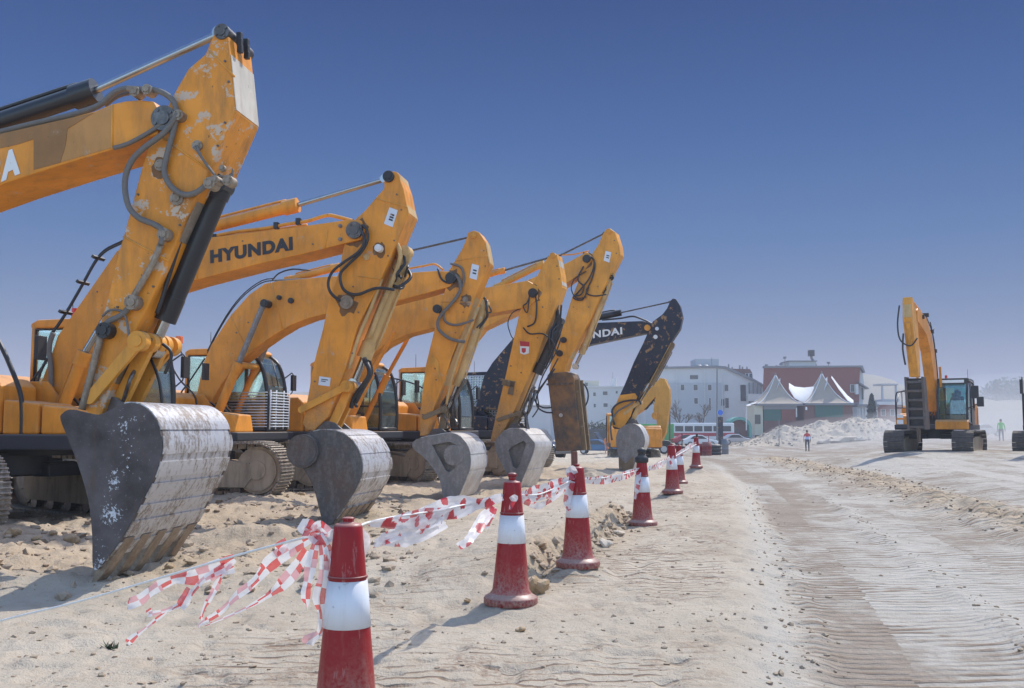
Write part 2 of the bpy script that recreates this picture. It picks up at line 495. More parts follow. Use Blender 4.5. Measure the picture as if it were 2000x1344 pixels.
def curve_plate(name, loops, y0, y1, mat, parent):
    """flat plate with holes: loops of (x,z); first is the outline"""
    cu = bpy.data.curves.new(name, 'CURVE')
    cu.dimensions = '2D'; cu.fill_mode = 'BOTH'; cu.extrude = abs(y1 - y0) / 2
    for lp in loops:
        sp = cu.splines.new('POLY'); sp.points.add(len(lp) - 1)
        for p, (x, z) in zip(sp.points, lp): p.co = (x, z, 0, 1)
        sp.use_cyclic_u = True
    t = bpy.data.objects.new('tmp', cu)
    COL.objects.link(t)
    bpy.context.view_layer.update()
    me = bpy.data.meshes.new_from_object(t.evaluated_get(bpy.context.evaluated_depsgraph_get()))
    bpy.data.objects.remove(t)
    me.transform(Matrix.Translation((0, (y0 + y1) / 2, 0)) @ Matrix.Rotation(math.pi / 2, 4, 'X'))
    me.name = name
    me.materials.clear(); me.materials.append(M[mat] if isinstance(mat, str) else mat)
    o = bpy.data.objects.new(name, me)
    COL.objects.link(o); o.parent = parent
    return o

def text_mesh(name, text, o3, x3, y3, mat, parent, bold=.018, depth=.0):
    """lettering laid on the plane o3 + s*x3 + t*y3 (x3, y3 span the whole word)"""
    cu = bpy.data.curves.new(name, 'FONT')
    cu.body = text; cu.offset = bold; cu.size = 1; cu.extrude = .01; cu.space_character = 1.12
    t = bpy.data.objects.new('tmp', cu); COL.objects.link(t)
    bpy.context.view_layer.update()
    me = bpy.data.meshes.new_from_object(t.evaluated_get(bpy.context.evaluated_depsgraph_get()))
    bpy.data.objects.remove(t)
    xs = [v.co.x for v in me.vertices]; ys = [v.co.y for v in me.vertices]
    x0, x1, y0, y1 = min(xs), max(xs), min(ys), max(ys)
    o3, x3, y3 = Vector(o3), Vector(x3), Vector(y3)
    nrm = x3.cross(y3).normalized()
    for v in me.vertices:
        v.co = o3 + x3 * ((v.co.x - x0) / (x1 - x0)) + y3 * ((v.co.y - y0) / (y1 - y0)) + nrm * (v.co.z * .25 + .003)
    me.materials.clear(); me.materials.append(M[mat])
    me.name = name
    ob = bpy.data.objects.new(name, me); COL.objects.link(ob); ob.parent = parent
    return ob
# ------------------------------------------------------------------ excavator rig
def catmull2(pts, sub=4):
    return [(p.x, p.z) for p in spline([(x, 0, z) for x, z in pts], sub)]

class Rig:
    """an excavator standing at C with its boom plane turned by yaw; traced outlines are
    projected onto that real plane and given their real thickness"""
    def __init__(s, C, yaw, label, group='excavators parked in a row', z0=0.0, name='excavator'):
        s.C, s.yaw = C, R(yaw)
        s.z0 = z0
        s.root = empty(name, (C[0], C[1], z0), s.yaw, label, 'excavator', group)
    def p(s, u, v, y=0.0):
        a, c = ray(u, v)
        sn, cs = math.sin(s.yaw), math.cos(s.yaw)
        t = (y - s.C[0] * sn + s.C[1] * cs) / (cs - a * sn)
        wx, wy, wz = a * t - s.C[0], t - s.C[1], CAMZ + c * t - s.z0
        return (wx * cs + wy * sn, wz)
    def P(s, u, v, y=0.0):
        x, z = s.p(u, v, y)
        return Vector((x, y, z))
    def poly(s, pts, y):
        return [(q[1], q[2]) if q[0] == 'L' else s.p(q[0], q[1], y) for q in pts]
    def beam(s, name, pts, w, mat, bevel=.014, parent=None, y=0.0):
        mb = MB().prism(s.poly(pts, y - w / 2), y - w / 2, y + w / 2)
        return mb.build(name, mat, parent or s.root, bevel)
    def ram(s, name, a, b, c, r, rr, y=0.0, mat='orange', rodmat='chrome', parent=None, gland=1.25, eye=True, flip=1):
        A, B, Cc = s.P(*a, y), s.P(*b, y), s.P(*c, y)
        d = (B - A).normalized()
        mb = MB().cyl(A, B, r, 18).cyl(B - d * r * 2.2, B + d * r * .25, r * gland, 18).cyl(A - d * r * .2, A + d * r * .7, r * 1.12, 18)
        side = Vector((0, 1, 0))
        off = d.cross(side) * (r * 1.25 * flip)
        mb.tube([A + d * r * 2 + off, A + d * r * 3 + off * 1.05, B - d * r * 3.5 + off * 1.05, B - d * r * 1.6 + off], r * .22, 6)
        mb.cyl(A + Vector((0, -r * 1.1, 0)) - d * r * .6, A + Vector((0, r * 1.1, 0)) - d * r * .6, r * .9, 14)
        o = mb.build(name, mat, parent or s.root)
        rb = MB().cyl(B, Cc, rr, 14)
        if eye: rb.cyl(Cc + Vector((0, -rr * 1.5, 0)), Cc + Vector((0, rr * 1.5, 0)), rr * 1.7, 14)
        rb.build('rod', rodmat, o)
        return o
    def hose(s, pts, y, r, mat='hose', name='hose', sub=5, parent=None):
        """pts: (u, v[, y]) along the hose"""
        q = [s.P(t[0], t[1], t[2] if len(t) > 2 else y) for t in pts]
        return MB().tube(q, r, 8, sub=sub).build(name, mat, parent or s.root)
    def pin(s, u, v, y0, y1, r, mat='pin', name='pin', parent=None, cap=True):
        x, z = s.p(u, v, y0)
        mb = MB().cyl((x, y0, z), (x, y1, z), r, 20)
        if cap:
            e = -.012 if y0 < y1 else .012
            mb.cyl((x, y0 + e, z), (x, y0, z), r * .55, 14)
            for k in range(4):
                a = k * math.pi / 2 + .6
                mb.cyl((x + r * .75 * math.cos(a), y0 + e, z + r * .75 * math.sin(a)), (x + r * .75 * math.cos(a), y0, z + r * .75 * math.sin(a)), r * .12, 6)
        return mb.build(name, mat, parent or s.root)
    def plate(s, pts, y, mat, name='plate', t=.006, parent=None, lines=None):
        q = s.poly(pts, y)
        o = MB().prism(q, y - t, y).build(name, mat, parent or s.root)
        if lines:
            mb = MB()
            c0, c1, c2, c3 = [Vector((a, 0, b)) for a, b in q]
            for (ta, tb, tv) in lines:
                hh = .05
                A = c0.lerp(c3, tv - hh).lerp(c1.lerp(c2, tv - hh), ta); B = c0.lerp(c3, tv - hh).lerp(c1.lerp(c2, tv - hh), tb)
                Cq = c0.lerp(c3, tv + hh).lerp(c1.lerp(c2, tv + hh), tb); D = c0.lerp(c3, tv + hh).lerp(c1.lerp(c2, tv + hh), ta)
                mb.prism([(k.x, k.z) for k in (A, B, Cq, D)], y - t - .002, y - t + .0005)
            mb.build('print', 'navy', o)
        return o
    # -------------------------------------------------------------- bucket
    def bucket(s, back, front, w, side='steel_dark', shell='steel_bright', wear=(), holes=None, hole_back=None,
               tips=None, cut=None, nteeth=5, mats_in='steel_grey', smooth=4, ears=None, th=.05, tooth_w=.10, label=None):
        y0 = -w / 2
        bk = s.poly(back, y0); fr = s.poly(front, y0)
        bk = catmull2(bk, smooth); fr = catmull2(fr, smooth)
        outline = bk + fr[1:-1] if len(fr) > 2 else bk
        # shell: back path with thickness
        path = [Vector((x, 0, z)) for x, z in bk]
        if cut:
            cp = s.P(*cut, y0); cp.y = 0
            kk = min(range(len(path)), key=lambda i: (path[i] - cp).length)
            path = path[:kk + 1]
        cen = sum(path, Vector()) / len(path) + Vector((-.15, 0, .1))
        nor = []
        for i, p in enumerate(path):
            t = (path[min(i + 1, len(path) - 1)] - path[max(i - 1, 0)]).normalized()
            n_ = Vector((t.z, 0, -t.x))
            if n_.dot(p - cen) < 0: n_ = -n_
            nor.append(n_)
        nor_ok = sum(nor[i].dot(nor[i + 1]) for i in range(len(nor) - 1))
        def strip(mb, i0, i1, o0, o1, ya, yb, smooth_=True):
            vs, fs = [], []
            for i in range(i0, i1 + 1):
                for o_ in (o0, o1):
                    q = path[i] + nor[i] * o_
                    vs += [(q.x, ya, q.z), (q.x, yb, q.z)]
            for k in range(i1 - i0):
                a = k * 4; b = a + 4
                fs += [(a, a + 1, b + 1, b), (a + 2, b + 2, b + 3, a + 3), (a, b, b + 2, a + 2), (a + 1, a + 3, b + 3, b + 1)]
            fs += [(0, 2, 3, 1), ((i1 - i0) * 4, (i1 - i0) * 4 + 1, (i1 - i0) * 4 + 3, (i1 - i0) * 4 + 2)]
            mb.add(vs, fs, 0, False)
        mb = MB()
        strip(mb, 0, len(path) - 1, -.04, 0.0, y0 + th, -y0 - th)
        b = mb.build('bucket', shell, s.root)
        bm = bmesh.new(); bm.from_mesh(b.data); bmesh.ops.recalc_face_normals(bm, faces=bm.faces)
        for f in bm.faces: f.smooth = True
        bm.to_mesh(b.data); bm.free()
        e = b.modifiers.new('edge', 'EDGE_SPLIT'); e.split_angle = R(32)
        # bolted wear strips
        if wear:
            L = [0.0]
            for i in range(1, len(path)): L.append(L[-1] + (path[i] - path[i - 1]).length)
            mw = MB()
            for f0, f1 in wear:
                idx = [i for i in range(len(L)) if f0 <= L[i] / L[-1] <= f1]
                if len(idx) >= 2: strip(mw, idx[0], idx[-1], .001, .011, y0 + .012, -y0 - .012)
            o = mw.build('wear_plate', shell, b)
            bm = bmesh.new(); bm.from_mesh(o.data); bmesh.ops.recalc_face_normals(bm, faces=bm.faces); bm.to_mesh(o.data); bm.free()
        # side plates
        for k, ya in enumerate((y0, -y0 - th)):
            if holes:
                hp = [s.poly(h, y0) for h in holes]
                curve_plate('side_plate', [outline] + hp, ya, ya + th, side, b)
            else:
                MB().prism(outline, ya, ya + th).build('side_plate', side, b)
        if hole_back:
            MB().prism(outline_inset(s.poly(hole_back, y0), 1.0), y0 + th + .10, y0 + th + .13).build('inner_plate', mats_in, b)
            MB().prism(outline_inset(s.poly(hole_back, y0), 1.0), -y0 - th - .13, -y0 - th - .10).build('inner_plate', mats_in, b)
        # back wall seen through the mouth
        lip = path[-1]
        dirv = (path[-1] - path[-4]).normalized()
        if tips:
            tip = s.P(*tips, y0); tip.y = 0
            dirv = (tip - lip); Lt = dirv.length; dirv.normalize()
            nn = nor[-1]
            for k in range(nteeth):
                yc = y0 + th + tooth_w / 2 + (w - 2 * th - tooth_w) * k / (nteeth - 1)
                m = MB()
                a0 = lip - dirv * .20 + nn * .03; a1 = lip - dirv * .14 - nn * .075
                t0 = lip + dirv * Lt + nn * .005; t1 = lip + dirv * Lt - nn * .02
                mid0 = lip + dirv * Lt * .5 + nn * .03; mid1 = lip + dirv * Lt * .5 - nn * .06
                poly = [(q.x, q.z) for q in (a0, mid0, t0, t1, mid1, a1)]
                m.prism(poly, yc - tooth_w / 2, yc + tooth_w / 2)
                m.build('tooth', 'steel_tan', b, .008)
        if ears:
            ep = s.poly(ears, 0)
            for yc in (-.19, .19):
                MB().prism(ep, yc - .025, yc + .025).build('ear', 'steel_dark', b, .006)
        return b
    # -------------------------------------------------------------- link gear
    def links(s, P1, A, B, y_in=.12, y_out=.27, mat='tan', r=.075, bar=.055):
        p1 = s.P(*P1); a = s.P(*A); b_ = s.P(*B)
        V = lambda q, y: Vector((q.x, y, q.z))
        for y in (-y_out, y_out):
            m = MB()
            flat_link(m, V(p1, y), V(a, y), bar * 1.25, .05)
            m.build('guide_link', mat, s.root, .006)
        m = MB()
        for y in (-y_in, y_in):
            flat_link(m, V(p1, y), V(b_, y), bar * 1.5, .07)
        m.build('bucket_link', mat, s.root, .006)
        m = MB().cyl(V(p1, -y_out - .06), V(p1, y_out + .06), r * .55, 14)
        for y in (-y_out, -y_in, 0, y_in, y_out):
            m.cyl(V(p1, y - .045), V(p1, y + .045), r, 18)
        m.build('link_pin', mat, s.root)
    # -------------------------------------------------------------- chassis
    def chassis(s, pos, yaw, half=2.3, gauge=1.3, shoe=.6, r=.46, z=0.0, cover=False, mat='track'):
        """tracks and car body; pos in local coordinates"""
        for sd in (-1, 1):
            off = Matrix.Rotation(R(yaw), 3, 'Z') @ Vector((0, sd * gauge, 0))
            loc = (pos[0] + off.x, pos[1] + off.y, z)
            rot = (0, 0, R(yaw))
            track(s.root, loc, rot, half, shoe, r, cover, sd, mat)
        mb = MB().box((0, 0, .84), (.9, 1.3, .26)).cyl((0, 0, .75), (0, 0, 1.06), .62, 28)
        for sx in (-1, 1):
            for sy in (-1, 1):
                mb.box((sx * .35, sy * .72, .80), (.3, 1.0, .2), rz=sx * sy * .4)
        mb.build('car_body', 'deck', s.root, .02, (pos[0], pos[1], z), (0, 0, R(yaw)))

M['glass_teal'] = glass_mat('teal_cab_glass', (.62, .84, .84), .25)
def outline_inset(poly, k):
    return poly

def flat_link(mb, a, b, h, w):
    d = (b - a); L = d.length
    ang = math.atan2(d.z, d.x)
    pts = []
    for k in range(9):
        t = math.pi / 2 + math.pi * k / 8
        pts.append((a.x + h * math.cos(t + ang), a.z + h * math.sin(t + ang)))
    for k in range(9):
        t = -math.pi / 2 + math.pi * k / 8
        pts.append((b.x + h * math.cos(t + ang), b.z + h * math.sin(t + ang)))
    mb.prism(pts, a.y - w / 2, a.y + w / 2)

def track(root, loc, rot, half, shoe, r, cover, sd, mat='track'):
    xs = half - r - .05
    path = []
    zc = r + .07
    n_arc = 16
    top = [(-xs + 2 * xs * k / 24, zc + r - .035 * math.sin(math.pi * k / 24)) for k in range(25)]
    arc1 = [(xs + r * math.sin(t), zc + r * math.cos(t)) for t in [math.pi * k / n_arc for k in range(1, n_arc)]]
    bot = [(xs - 2 * xs * k / 24, zc - r) for k in range(25)]
    arc2 = [(-xs - r * math.sin(t), zc - r * math.cos(t)) for t in [math.pi * k / n_arc for k in range(1, n_arc)]]
    pts = top + arc1 + bot + arc2
    # resample
    P2 = [Vector((x, 0, z)) for x, z in pts]; P2.append(P2[0])
    L = [0]
    for i in range(1, len(P2)): L.append(L[-1] + (P2[i] - P2[i - 1]).length)
    n = int(L[-1] / .19)
    def pt(q):
        q %= L[-1]
        i = max(k for k in range(len(L)) if L[k] <= q + 1e-9)
        i = min(i, len(P2) - 2)
        return P2[i].lerp(P2[i + 1], (q - L[i]) / max(1e-9, L[i + 1] - L[i]))
    mb = MB()
    st = L[-1] / n
    for k in range(n):
        a, b = pt(k * st), pt(k * st + st * .94)
        d = (b - a).normalized(); nn = Vector((-d.z, 0, d.x))     # outward (path runs clockwise seen from -y)
        c = (a + b) / 2
        ang = math.atan2(d.z, d.x)
        mb.box(c + nn * .012, ((b - a).length, shoe, .028), ry=-ang)
        for q in (.12, .5, .88):
            g = a.lerp(b, q) + nn * .042
            mb.box(g, (.02, shoe, .034), ry=-ang)
        mb.box(c - nn * .05, ((b - a).length * .9, shoe * .3, .09), ry=-ang)
    o = mb.build('track', mat, root, 0, loc, rot)
    yo = sd * .14
    fr = MB()
    fr.prism([(-xs + .25, zc - .34), (xs - .25, zc - .34), (xs - .1, zc - .15), (xs - .15, zc + .14), (xs * .4, zc + .26), (-xs * .4, zc + .26), (-xs + .1, zc + .14), (-xs + .1, zc - .15)], -shoe * .38, shoe * .38)
    for xk in (-.9, 0, .9): fr.bb(xk - .06, xk + .06, -shoe * .38 - .012, -shoe * .38 - .001, zc + .02, zc + .11)
    fr.build('track_frame', 'track_frame', o, .03)
    for nm, x in (('idler_wheel', xs), ('sprocket', -xs)):
        w_ = MB().cyl((x, -shoe * .28, zc), (x, shoe * .28, zc), r - .055, 26).cyl((x, -shoe * .37, zc), (x, shoe * .37, zc), r * .36, 16)
        if nm == 'sprocket':
            for k in range(12):
                a = 2 * math.pi * k / 12
                w_.box((x + (r - .05) * math.cos(a), 0, zc + (r - .05) * math.sin(a)), (.08, .1, .08), ry=-a)
        else:
            w_.cyl((x, -shoe * .33, zc), (x, shoe * .33, zc), r * .78, 24)
        w_.build(nm, 'track_frame' if nm == 'idler_wheel' else 'pin', o, .01)
    for k in range(6):
        x = -xs + .45 + (2 * xs - .9) * k / 5
        MB().cyl((x, -shoe * .33, zc - r + .12), (x, shoe * .33, zc - r + .12), .11, 14).build('roller', 'pin', o)
    if cover:
        c_ = MB()
        for y in (-1, 1):
            ya = y * shoe * .40
            c_.bb(xs - 1.15, xs + .02, ya - .02, ya + .02, zc - .25, zc + .22)
        c_.build('cover_plate', 'track_frame', o, .02)

def glass_poly(mb, pts3, t=.012):
    """thin pane through 3-D corner points"""
    p = [Vector(q) for q in pts3]
    n = (p[1] - p[0]).cross(p[2] - p[0]).normalized() * t
    k = len(p)
    mb.add([q - n / 2 for q in p] + [q + n / 2 for q in p],
           [tuple(range(k - 1, -1, -1)), tuple(range(k, 2 * k))] + [(i, (i + 1) % k, (i + 1) % k + k, i + k) for i in range(k)])

def house(root, sx, paintm='orange', deckm='deck', cabm=None, guard=None, beacon='amber', rail=True, mirror=True, sy=0.0, zoff=0.0,
          hood=True, cw=None, cab_y=(.38, 1.42), mesh_cab=False, cabtop=3.1, seat=True, glass='glass', front=None):
    """upper structure; sx, sy: slew centre in the root's frame"""
    cabm = cabm or paintm
    L = (sx, sy, zoff)
    d = MB()
    d.prism([(-2.5, 1.08), (1.55, 1.08), (1.62, 1.14), (1.62, 1.30), (-2.5, 1.30)], -1.36, 1.42)
    d.cyl((0, 0, .98), (0, 0, 1.09), .72, 24)
    d.build('deck', deckm, root, .02, L)
    # engine hood and tanks
    h = MB()
    h.prism([(-2.45, 1.305), (-.85, 1.305), (-.85, 2.15), (-1.0, 2.25), (-2.3, 2.25), (-2.45, 2.15)], -1.32, 1.34)
    ho = h.build('engine_hood', paintm, root, .05, L)
    MB().cyl((-1.7, .5, 2.25), (-1.7, .5, 2.62), .07, 12).cyl((-1.7, .5, 2.6), (-1.62, .5, 2.72), .065, 12).build('exhaust', 'pin', ho)
    g = MB()
    for k in range(7): g.bb(-1.9, -1.2, -1.345, -1.325, 1.5 + .08 * k, 1.53 + .08 * k)
    g.build('grille', 'black_paint', ho)
    c = MB()
    prof = []
    for k in range(13):
        t = math.pi / 2 + math.pi * k / 12
        prof.append((-2.55 + .62 * math.cos(t) * (1 if True else 1), 1.38 * math.sin(t)))
    vs = [(x, y, 1.10) for x, y in prof] + [(x, y, 2.10) for x, y in prof]
    n = len(prof)
    c.add(vs, [tuple(range(n)), tuple(range(2 * n - 1, n - 1, -1))] + [(i, i + n, (i + 1) % n + n, (i + 1) % n) for i in range(n)])
    c.build('counterweight', cw or paintm, root, .06, L)
    t = MB()
    t.prism([(-.83, 1.305), (.25, 1.305), (.25, 2.0), (.1, 2.12), (-.83, 2.12)], -1.32, -.5)
    t.build('fuel_tank', paintm, root, .05, L)
    tb = MB().prism([(.29, 1.305), (.86, 1.305), (.86, 1.74), (.29, 1.80)], -1.32, -.5)
    tb.build('tool_box', paintm, root, .03, L)
    tb = MB().prism([(.90, 1.305), (1.56, 1.305), (1.50, 1.66), (.90, 1.72)], -1.32, -.5)
    tb.build('tool_box', paintm, root, .03, L)
    b = MB()
    for y in (-.40, .32): b.prism([(-.25, 1.305), (1.0, 1.305), (.75, 1.6), (.35, 2.1), (-.05, 2.1)], y - .03, y + .03)
    b.build('boom_bracket', paintm, root, .01, L)
    # small machinery between the brackets
    mc = MB()
    mc.bb(-.8, .0, -.34, .28, 1.305, 1.7); mc.bb(.2, .9, -.3, .25, 1.305, 1.45)
    rnd = random.Random(int(abs(sx) * 1000))
    for k in range(6):
        y = rnd.uniform(-.3, .25)
        mc.tube([(-.2, y, 1.68), (.1 + rnd.uniform(-.1, .1), y, 1.95), (.5, y + rnd.uniform(-.1, .1), 1.9), (.9, y, 1.5)], .022, 6, sub=4)
    mc.build('hose_bundle', 'black', root, 0, L)
    if rail:
        m = MB()
        m.tube([(1.5, -1.28, 1.1), (1.5, -1.28, 2.0), (1.35, -1.28, 2.25), (.9, -1.28, 2.55), (.2, -1.28, 2.75), (-.5, -1.28, 2.75), (-.6, -1.28, 2.1)], .022, 8, sub=4)
        m.tube([(.25, -1.28, 2.0), (.25, -1.28, 2.72)], .018, 8)
        m.build('hand_rail', 'black_paint', root, 0, L)
    # ---- cab
    y0, y1 = cab_y
    T = cabtop
    x0, x1 = -.52, 1.45
    cab = MB()
    # lower walls
    cab.bb(x0, .45, y0, y0 + .05, 1.305, 1.95)
    cab.bb(x0, x0 + .05, y0 + .052, y1 - .052, 1.305, 2.0)
    cab.bb(x0, .30, y1 - .05, y1, 1.305, 1.95)
    cab.bb(x0 + .052, x1 - .1, y0 + .052, y1 - .052, 1.305, 1.36)
    # pillars
    door = MB()
    fp = [(1.42, 1.33), (1.44, 1.7), (1.40, 2.3), (1.25, 2.8), (1.0, T - .08)]
    for y in (y0 + .03, y1 - .03):
        door.tube([(x, y, z) for x, z in fp], .045, 8, sub=3)
        cab.tube([(x0 + .04, y, 1.9), (x0 + .04, y, T - .05)], .055, 8)
        door.tube([(.45, y, 1.36), (.45, y, T - .05)], .045, 8)
        door.tube([(.45, y, 1.95), (1.4, y, 1.92)], .025, 8)
        door.tube([(.45, y, 1.36), (1.42, y, 1.36)], .04, 8)
    door.tube([(1.42, y0, 1.36), (1.42, y1, 1.36)], .045, 8)
    co = cab.build('cab', cabm, root, 0, L)
    door.build('door_frame', 'black_paint', co)
    rf = MB().prism([(x0 - .02, T - .10), (1.02, T - .10), (1.08, T - .05), (1.0, T + .03), (.6, T + .06), (x0 + .1, T + .04), (x0 - .02, T - .02)], y0 - .02, y1 + .02)
    rf.build('cab_roof', cabm, co, .03)
    for pts in ([(x0 + .08, y0 + .02, 1.98), (.40, y0 + .02, 1.98), (.40, y0 + .02, T - .12), (x0 + .08, y0 + .02, T - .12)],
                [(.50, y0 + .02, 1.4), (1.38, y0 + .02, 1.4), (1.38, y0 + .02, 2.25), (1.22, y0 + .02, 2.78), (1.0, y0 + .02, T - .12), (.50, y0 + .02, T - .12)],
                [(x0 + .08, y1 - .02, 1.98), (.40, y1 - .02, 1.98), (.40, y1 - .02, T - .12), (x0 + .08, y1 - .02, T - .12)],
                [(.50, y1 - .02, 1.4), (1.38, y1 - .02, 1.4), (1.38, y1 - .02, 2.25), (1.22, y1 - .02, 2.78), (1.0, y1 - .02, T - .12), (.50, y1 - .02, T - .12)],
                [(x0 + .03, y0 + .1, 2.02), (x0 + .03, y1 - .1, 2.02), (x0 + .03, y1 - .1, T - .14), (x0 + .03, y0 + .1, T - .14)]):
        m = MB(); glass_poly(m, pts); m.build('window', glass, co)
    fr = MB()
    for (xa, za), (xb, zb) in zip(fp[:-1], fp[1:]):
        glass_poly(fr, [(xa, y0 + .06, za + .02), (xa, y1 - .06, za + .02), (xb, y1 - .06, zb), (xb, y0 + .06, zb)])
    fr.build('windscreen', glass, co)
    if front:
        MB().prism([(1.44, 1.10), (1.66, 1.10), (1.66, 1.42), (1.50, 1.50), (1.44, 1.50)], y0 - .06, y1 + .02).build('front_panel', front, root, .03, L)
    gk = MB()   # rubber window gaskets
    for y in (y0 - .004, y1 + .004):
        gk.tube([(x0 + .07, y, 1.97), (.41, y, 1.97), (.41, y, T - .12), (x0 + .07, y, T - .12), (x0 + .07, y, 1.97)], .022, 6)
    gk.build('window_seal', 'black', co)
    if seat:
        s_ = MB().box((.1, (y0 + y1) / 2, 1.78), (.5, .5, .14)).box((-.18, (y0 + y1) / 2, 2.15), (.14, .48, .7), ry=-.15).box((-.24, (y0 + y1) / 2, 2.62), (.1, .26, .2))
        s_.box((.1, (y0 + y1) / 2, 1.55), (.35, .35, .36)).box((.25, y0 + .16, 1.85), (.5, .14, .2)).box((.25, y1 - .16, 1.85), (.5, .14, .2))
        s_.build('seat', 'black', co, .03)
    if guard:
        gm = MB()
        for k in range(13):
            z = 1.42 + .062 * k
            gm.tube([(1.50, y0 + .02, z), (1.52, y0 + .3, z), (1.52, y1 - .3, z), (1.50, y1 - .02, z)], .014, 6)
        for y in (y0 + .02, (y0 + y1) / 2 - .2, (y0 + y1) / 2 + .2, y1 - .02): gm.tube([(1.5, y, 1.36), (1.51, y, 2.22)], .016, 6)
        for k in range(13):
            z = 1.42 + .062 * k
            gm.tube([(.55, y0 - .02, z), (1.45, y0 - .02, z)], .012, 6)
        gm.build('window_guard', guard, co)
        wp = MB().tube([(1.47, y0 + .5, 2.3), (1.38, y0 + .55, 2.6), (1.2, y0 + .75, 2.9)], .012, 6)
        wp.build('wiper', 'black', co)
    if mesh_cab:
        gm = MB()
        for k in range(22):
            z = 1.4 + (T - 1.5) * k / 21
            gm.tube([(x0, y0 - .03, z), (1.4, y0 - .03, z)], .02, 5)
            gm.tube([(1.5, y0, z), (1.5, y1, z)], .012, 5)
        for k in range(20):
            x = x0 + 1.9 * k / 19
            gm.tube([(x, y0 - .03, 1.4), (x, y0 - .03, T - .1)], .02, 5)
        for k in range(12):
            y = y0 + (y1 - y0) * k / 11
            gm.tube([(1.5, y, 1.4), (1.5, y, T - .1)], .012, 5)
        gm.build('window_guard', mesh_cab, co)
    if beacon:
        xb = .1
        MB().cyl((xb, y0 + .2, T + .05), (xb, y0 + .2, T + .10), .05, 12).build('beacon_base', 'black', co)
        MB().cyl((xb, y0 + .2, T + .10), (xb, y0 + .2, T + .24), .055, 14, .05).build('beacon', beacon, co)
    MB().tube([(x0 + .15, y1 - .2, T + .02), (x0 + .15, y1 - .2, T + .5)], .008, 5).build('antenna', 'black', co)
    if mirror:
        m = MB().tube([(.9, -1.28, 2.4), (.9, -1.34, 2.5), (.92, -1.42, 2.55)], .015, 6)
        m.box((.95, -1.46, 2.52), (.06, .2, .34)).build('mirror', 'black', root, .02, L)
        m = MB().tube([(1.35, y1, 2.5), (1.5, y1 + .12, 2.65), (1.5, y1 + .2, 2.6)], .016, 6).tube([(1.35, y1, 2.0), (1.5, y1 + .15, 2.2), (1.5, y1 + .2, 2.4)], .014, 6)
        m.box((1.5, y1 + .22, 2.42), (.06, .2, .36)).build('mirror', 'black', co, .02)
    return co
# ================================================================== machine 1 (nearest; body outside the left edge)
yaw = -8
lf = Vector((-math.sin(R(yaw)), math.cos(R(yaw)), 0))
C1 = Vector((-3.68, 8.8, 0)) + .72 * lf
m1 = Rig((C1.x, C1.y), yaw, 'nearest excavator with scraped orange arm, black cylinders and white splashed huge bucket')
boom = m1.beam('boom', [(310, 215), (308, 262), (219, 292), (117, 323), (0, 361), (-150, 415), ('L', -3.9, 3.6), ('L', -5.2, 2.05), ('L', -5.75, 1.75), ('L', -5.8, 2.05), ('L', -4.9, 3.4), ('L', -4.15, 4.35), (-150, 312), (0, 264), (100, 239), (185, 217), (219, 203), (246, 197), (271, 195), (300, 198)], .62, 'orange')
text_mesh('lettering', 'RA', m1.P(-22, 367, -.312), m1.P(40, 339, -.312) - m1.P(-22, 367, -.312), m1.P(-22, 312, -.312) - m1.P(-22, 367, -.312), 'white', boom, .06)
# older repaint patches on the boom side
M['patch1'] = paint('brown_repaint', (.33, .16, .05), .5)
M['patch2'] = paint('pale_repaint', (.52, .25, .07), .5)
m1.plate([(0, 262), (184, 220), (132, 252), (128, 285), (118, 318), (66, 332), (66, 272), (36, 282), (0, 290)], -.3115, 'patch1', 'repaint_patch', .003, boom)
m1.plate([(186, 220), (219, 206), (221, 288), (119, 317), (129, 284), (133, 253)], -.3115, 'patch2', 'repaint_patch', .003, boom)
arm = m1.beam('arm', [(409, 85), (419, 62), (424, 52), (432, 47), (443, 50), (446, 75), (449, 103), (460, 217), (411, 329), (392, 372), (363, 425), (325, 523), (281, 613), (262, 650), (238, 700), (205, 790), (196, 815), (165, 815), (167, 760), (180, 700), (192, 640), (205, 601), (233, 485), (241, 460), (279, 318), (300, 255), (318, 225), (342, 178), (368, 133), (400, 106)], .56, 'orange_worn', .018)
m1.pin(432, 61, -.30, .30, .075, name='pin', parent=arm)
M['facep'] = paint('bare_arm_face', (.55, .50, .42), .6, scratch=(.62, .58, .5), dust=(.6, .55, .46))
def face_strip(rig, a, b, w, mat, name, parent, t=.008, segs=None):
    """a plate welded on the arm's front edge between two near-edge points"""
    A, B = rig.P(*a, -w / 2), rig.P(*b, -w / 2)
    d = (B - A).normalized(); n = Vector((-d.z, 0, d.x))
    if n.x < 0: n = -n
    mb = MB()
    q = [A + n * .001, B + n * .001, B + n * t, A + n * t]
    mb.prism([(k.x, k.z) for k in q], -w / 2 + .012, w / 2 - .012)
    return mb.build(name, mat, parent)
face_strip(m1, (449, 106), (459.5, 214), .56, 'facep', 'face_plate', arm)
face_strip(m1, (320, 530), (392, 372), .5, 'steel_tan', 'face_plate', arm)
mt = MB()
for yy in (-.14, .02):
    for k in range(3):
        q = m1.P(449 + .7 * k, 60 + 13 * k, -.28)
        mt = MB().box((q.x + .035, yy, q.z), (.05, .05, .07))
        mt.build('bracket', 'black', arm, .006)
for u, v, r in ((312, 322, .055), (344, 387, .065), (433, 328, .03), (384, 284, .05)):
    m1.pin(u, v, -.31, -.27, r, 'steel_tan', 'boss', arm)
m1.pin(318, 230, -.345, .345, .12, name='pin', parent=arm)
m1.ram('arm_cylinder', (-160, 292), (183, 178), (430, 66), .098, .036, 0, 'black_paint')
m1.ram('bucket_cylinder', (428, 374), (324, 622), (298, 682), .10, .055, 0, 'black_paint', gland=1.05, flip=-1)
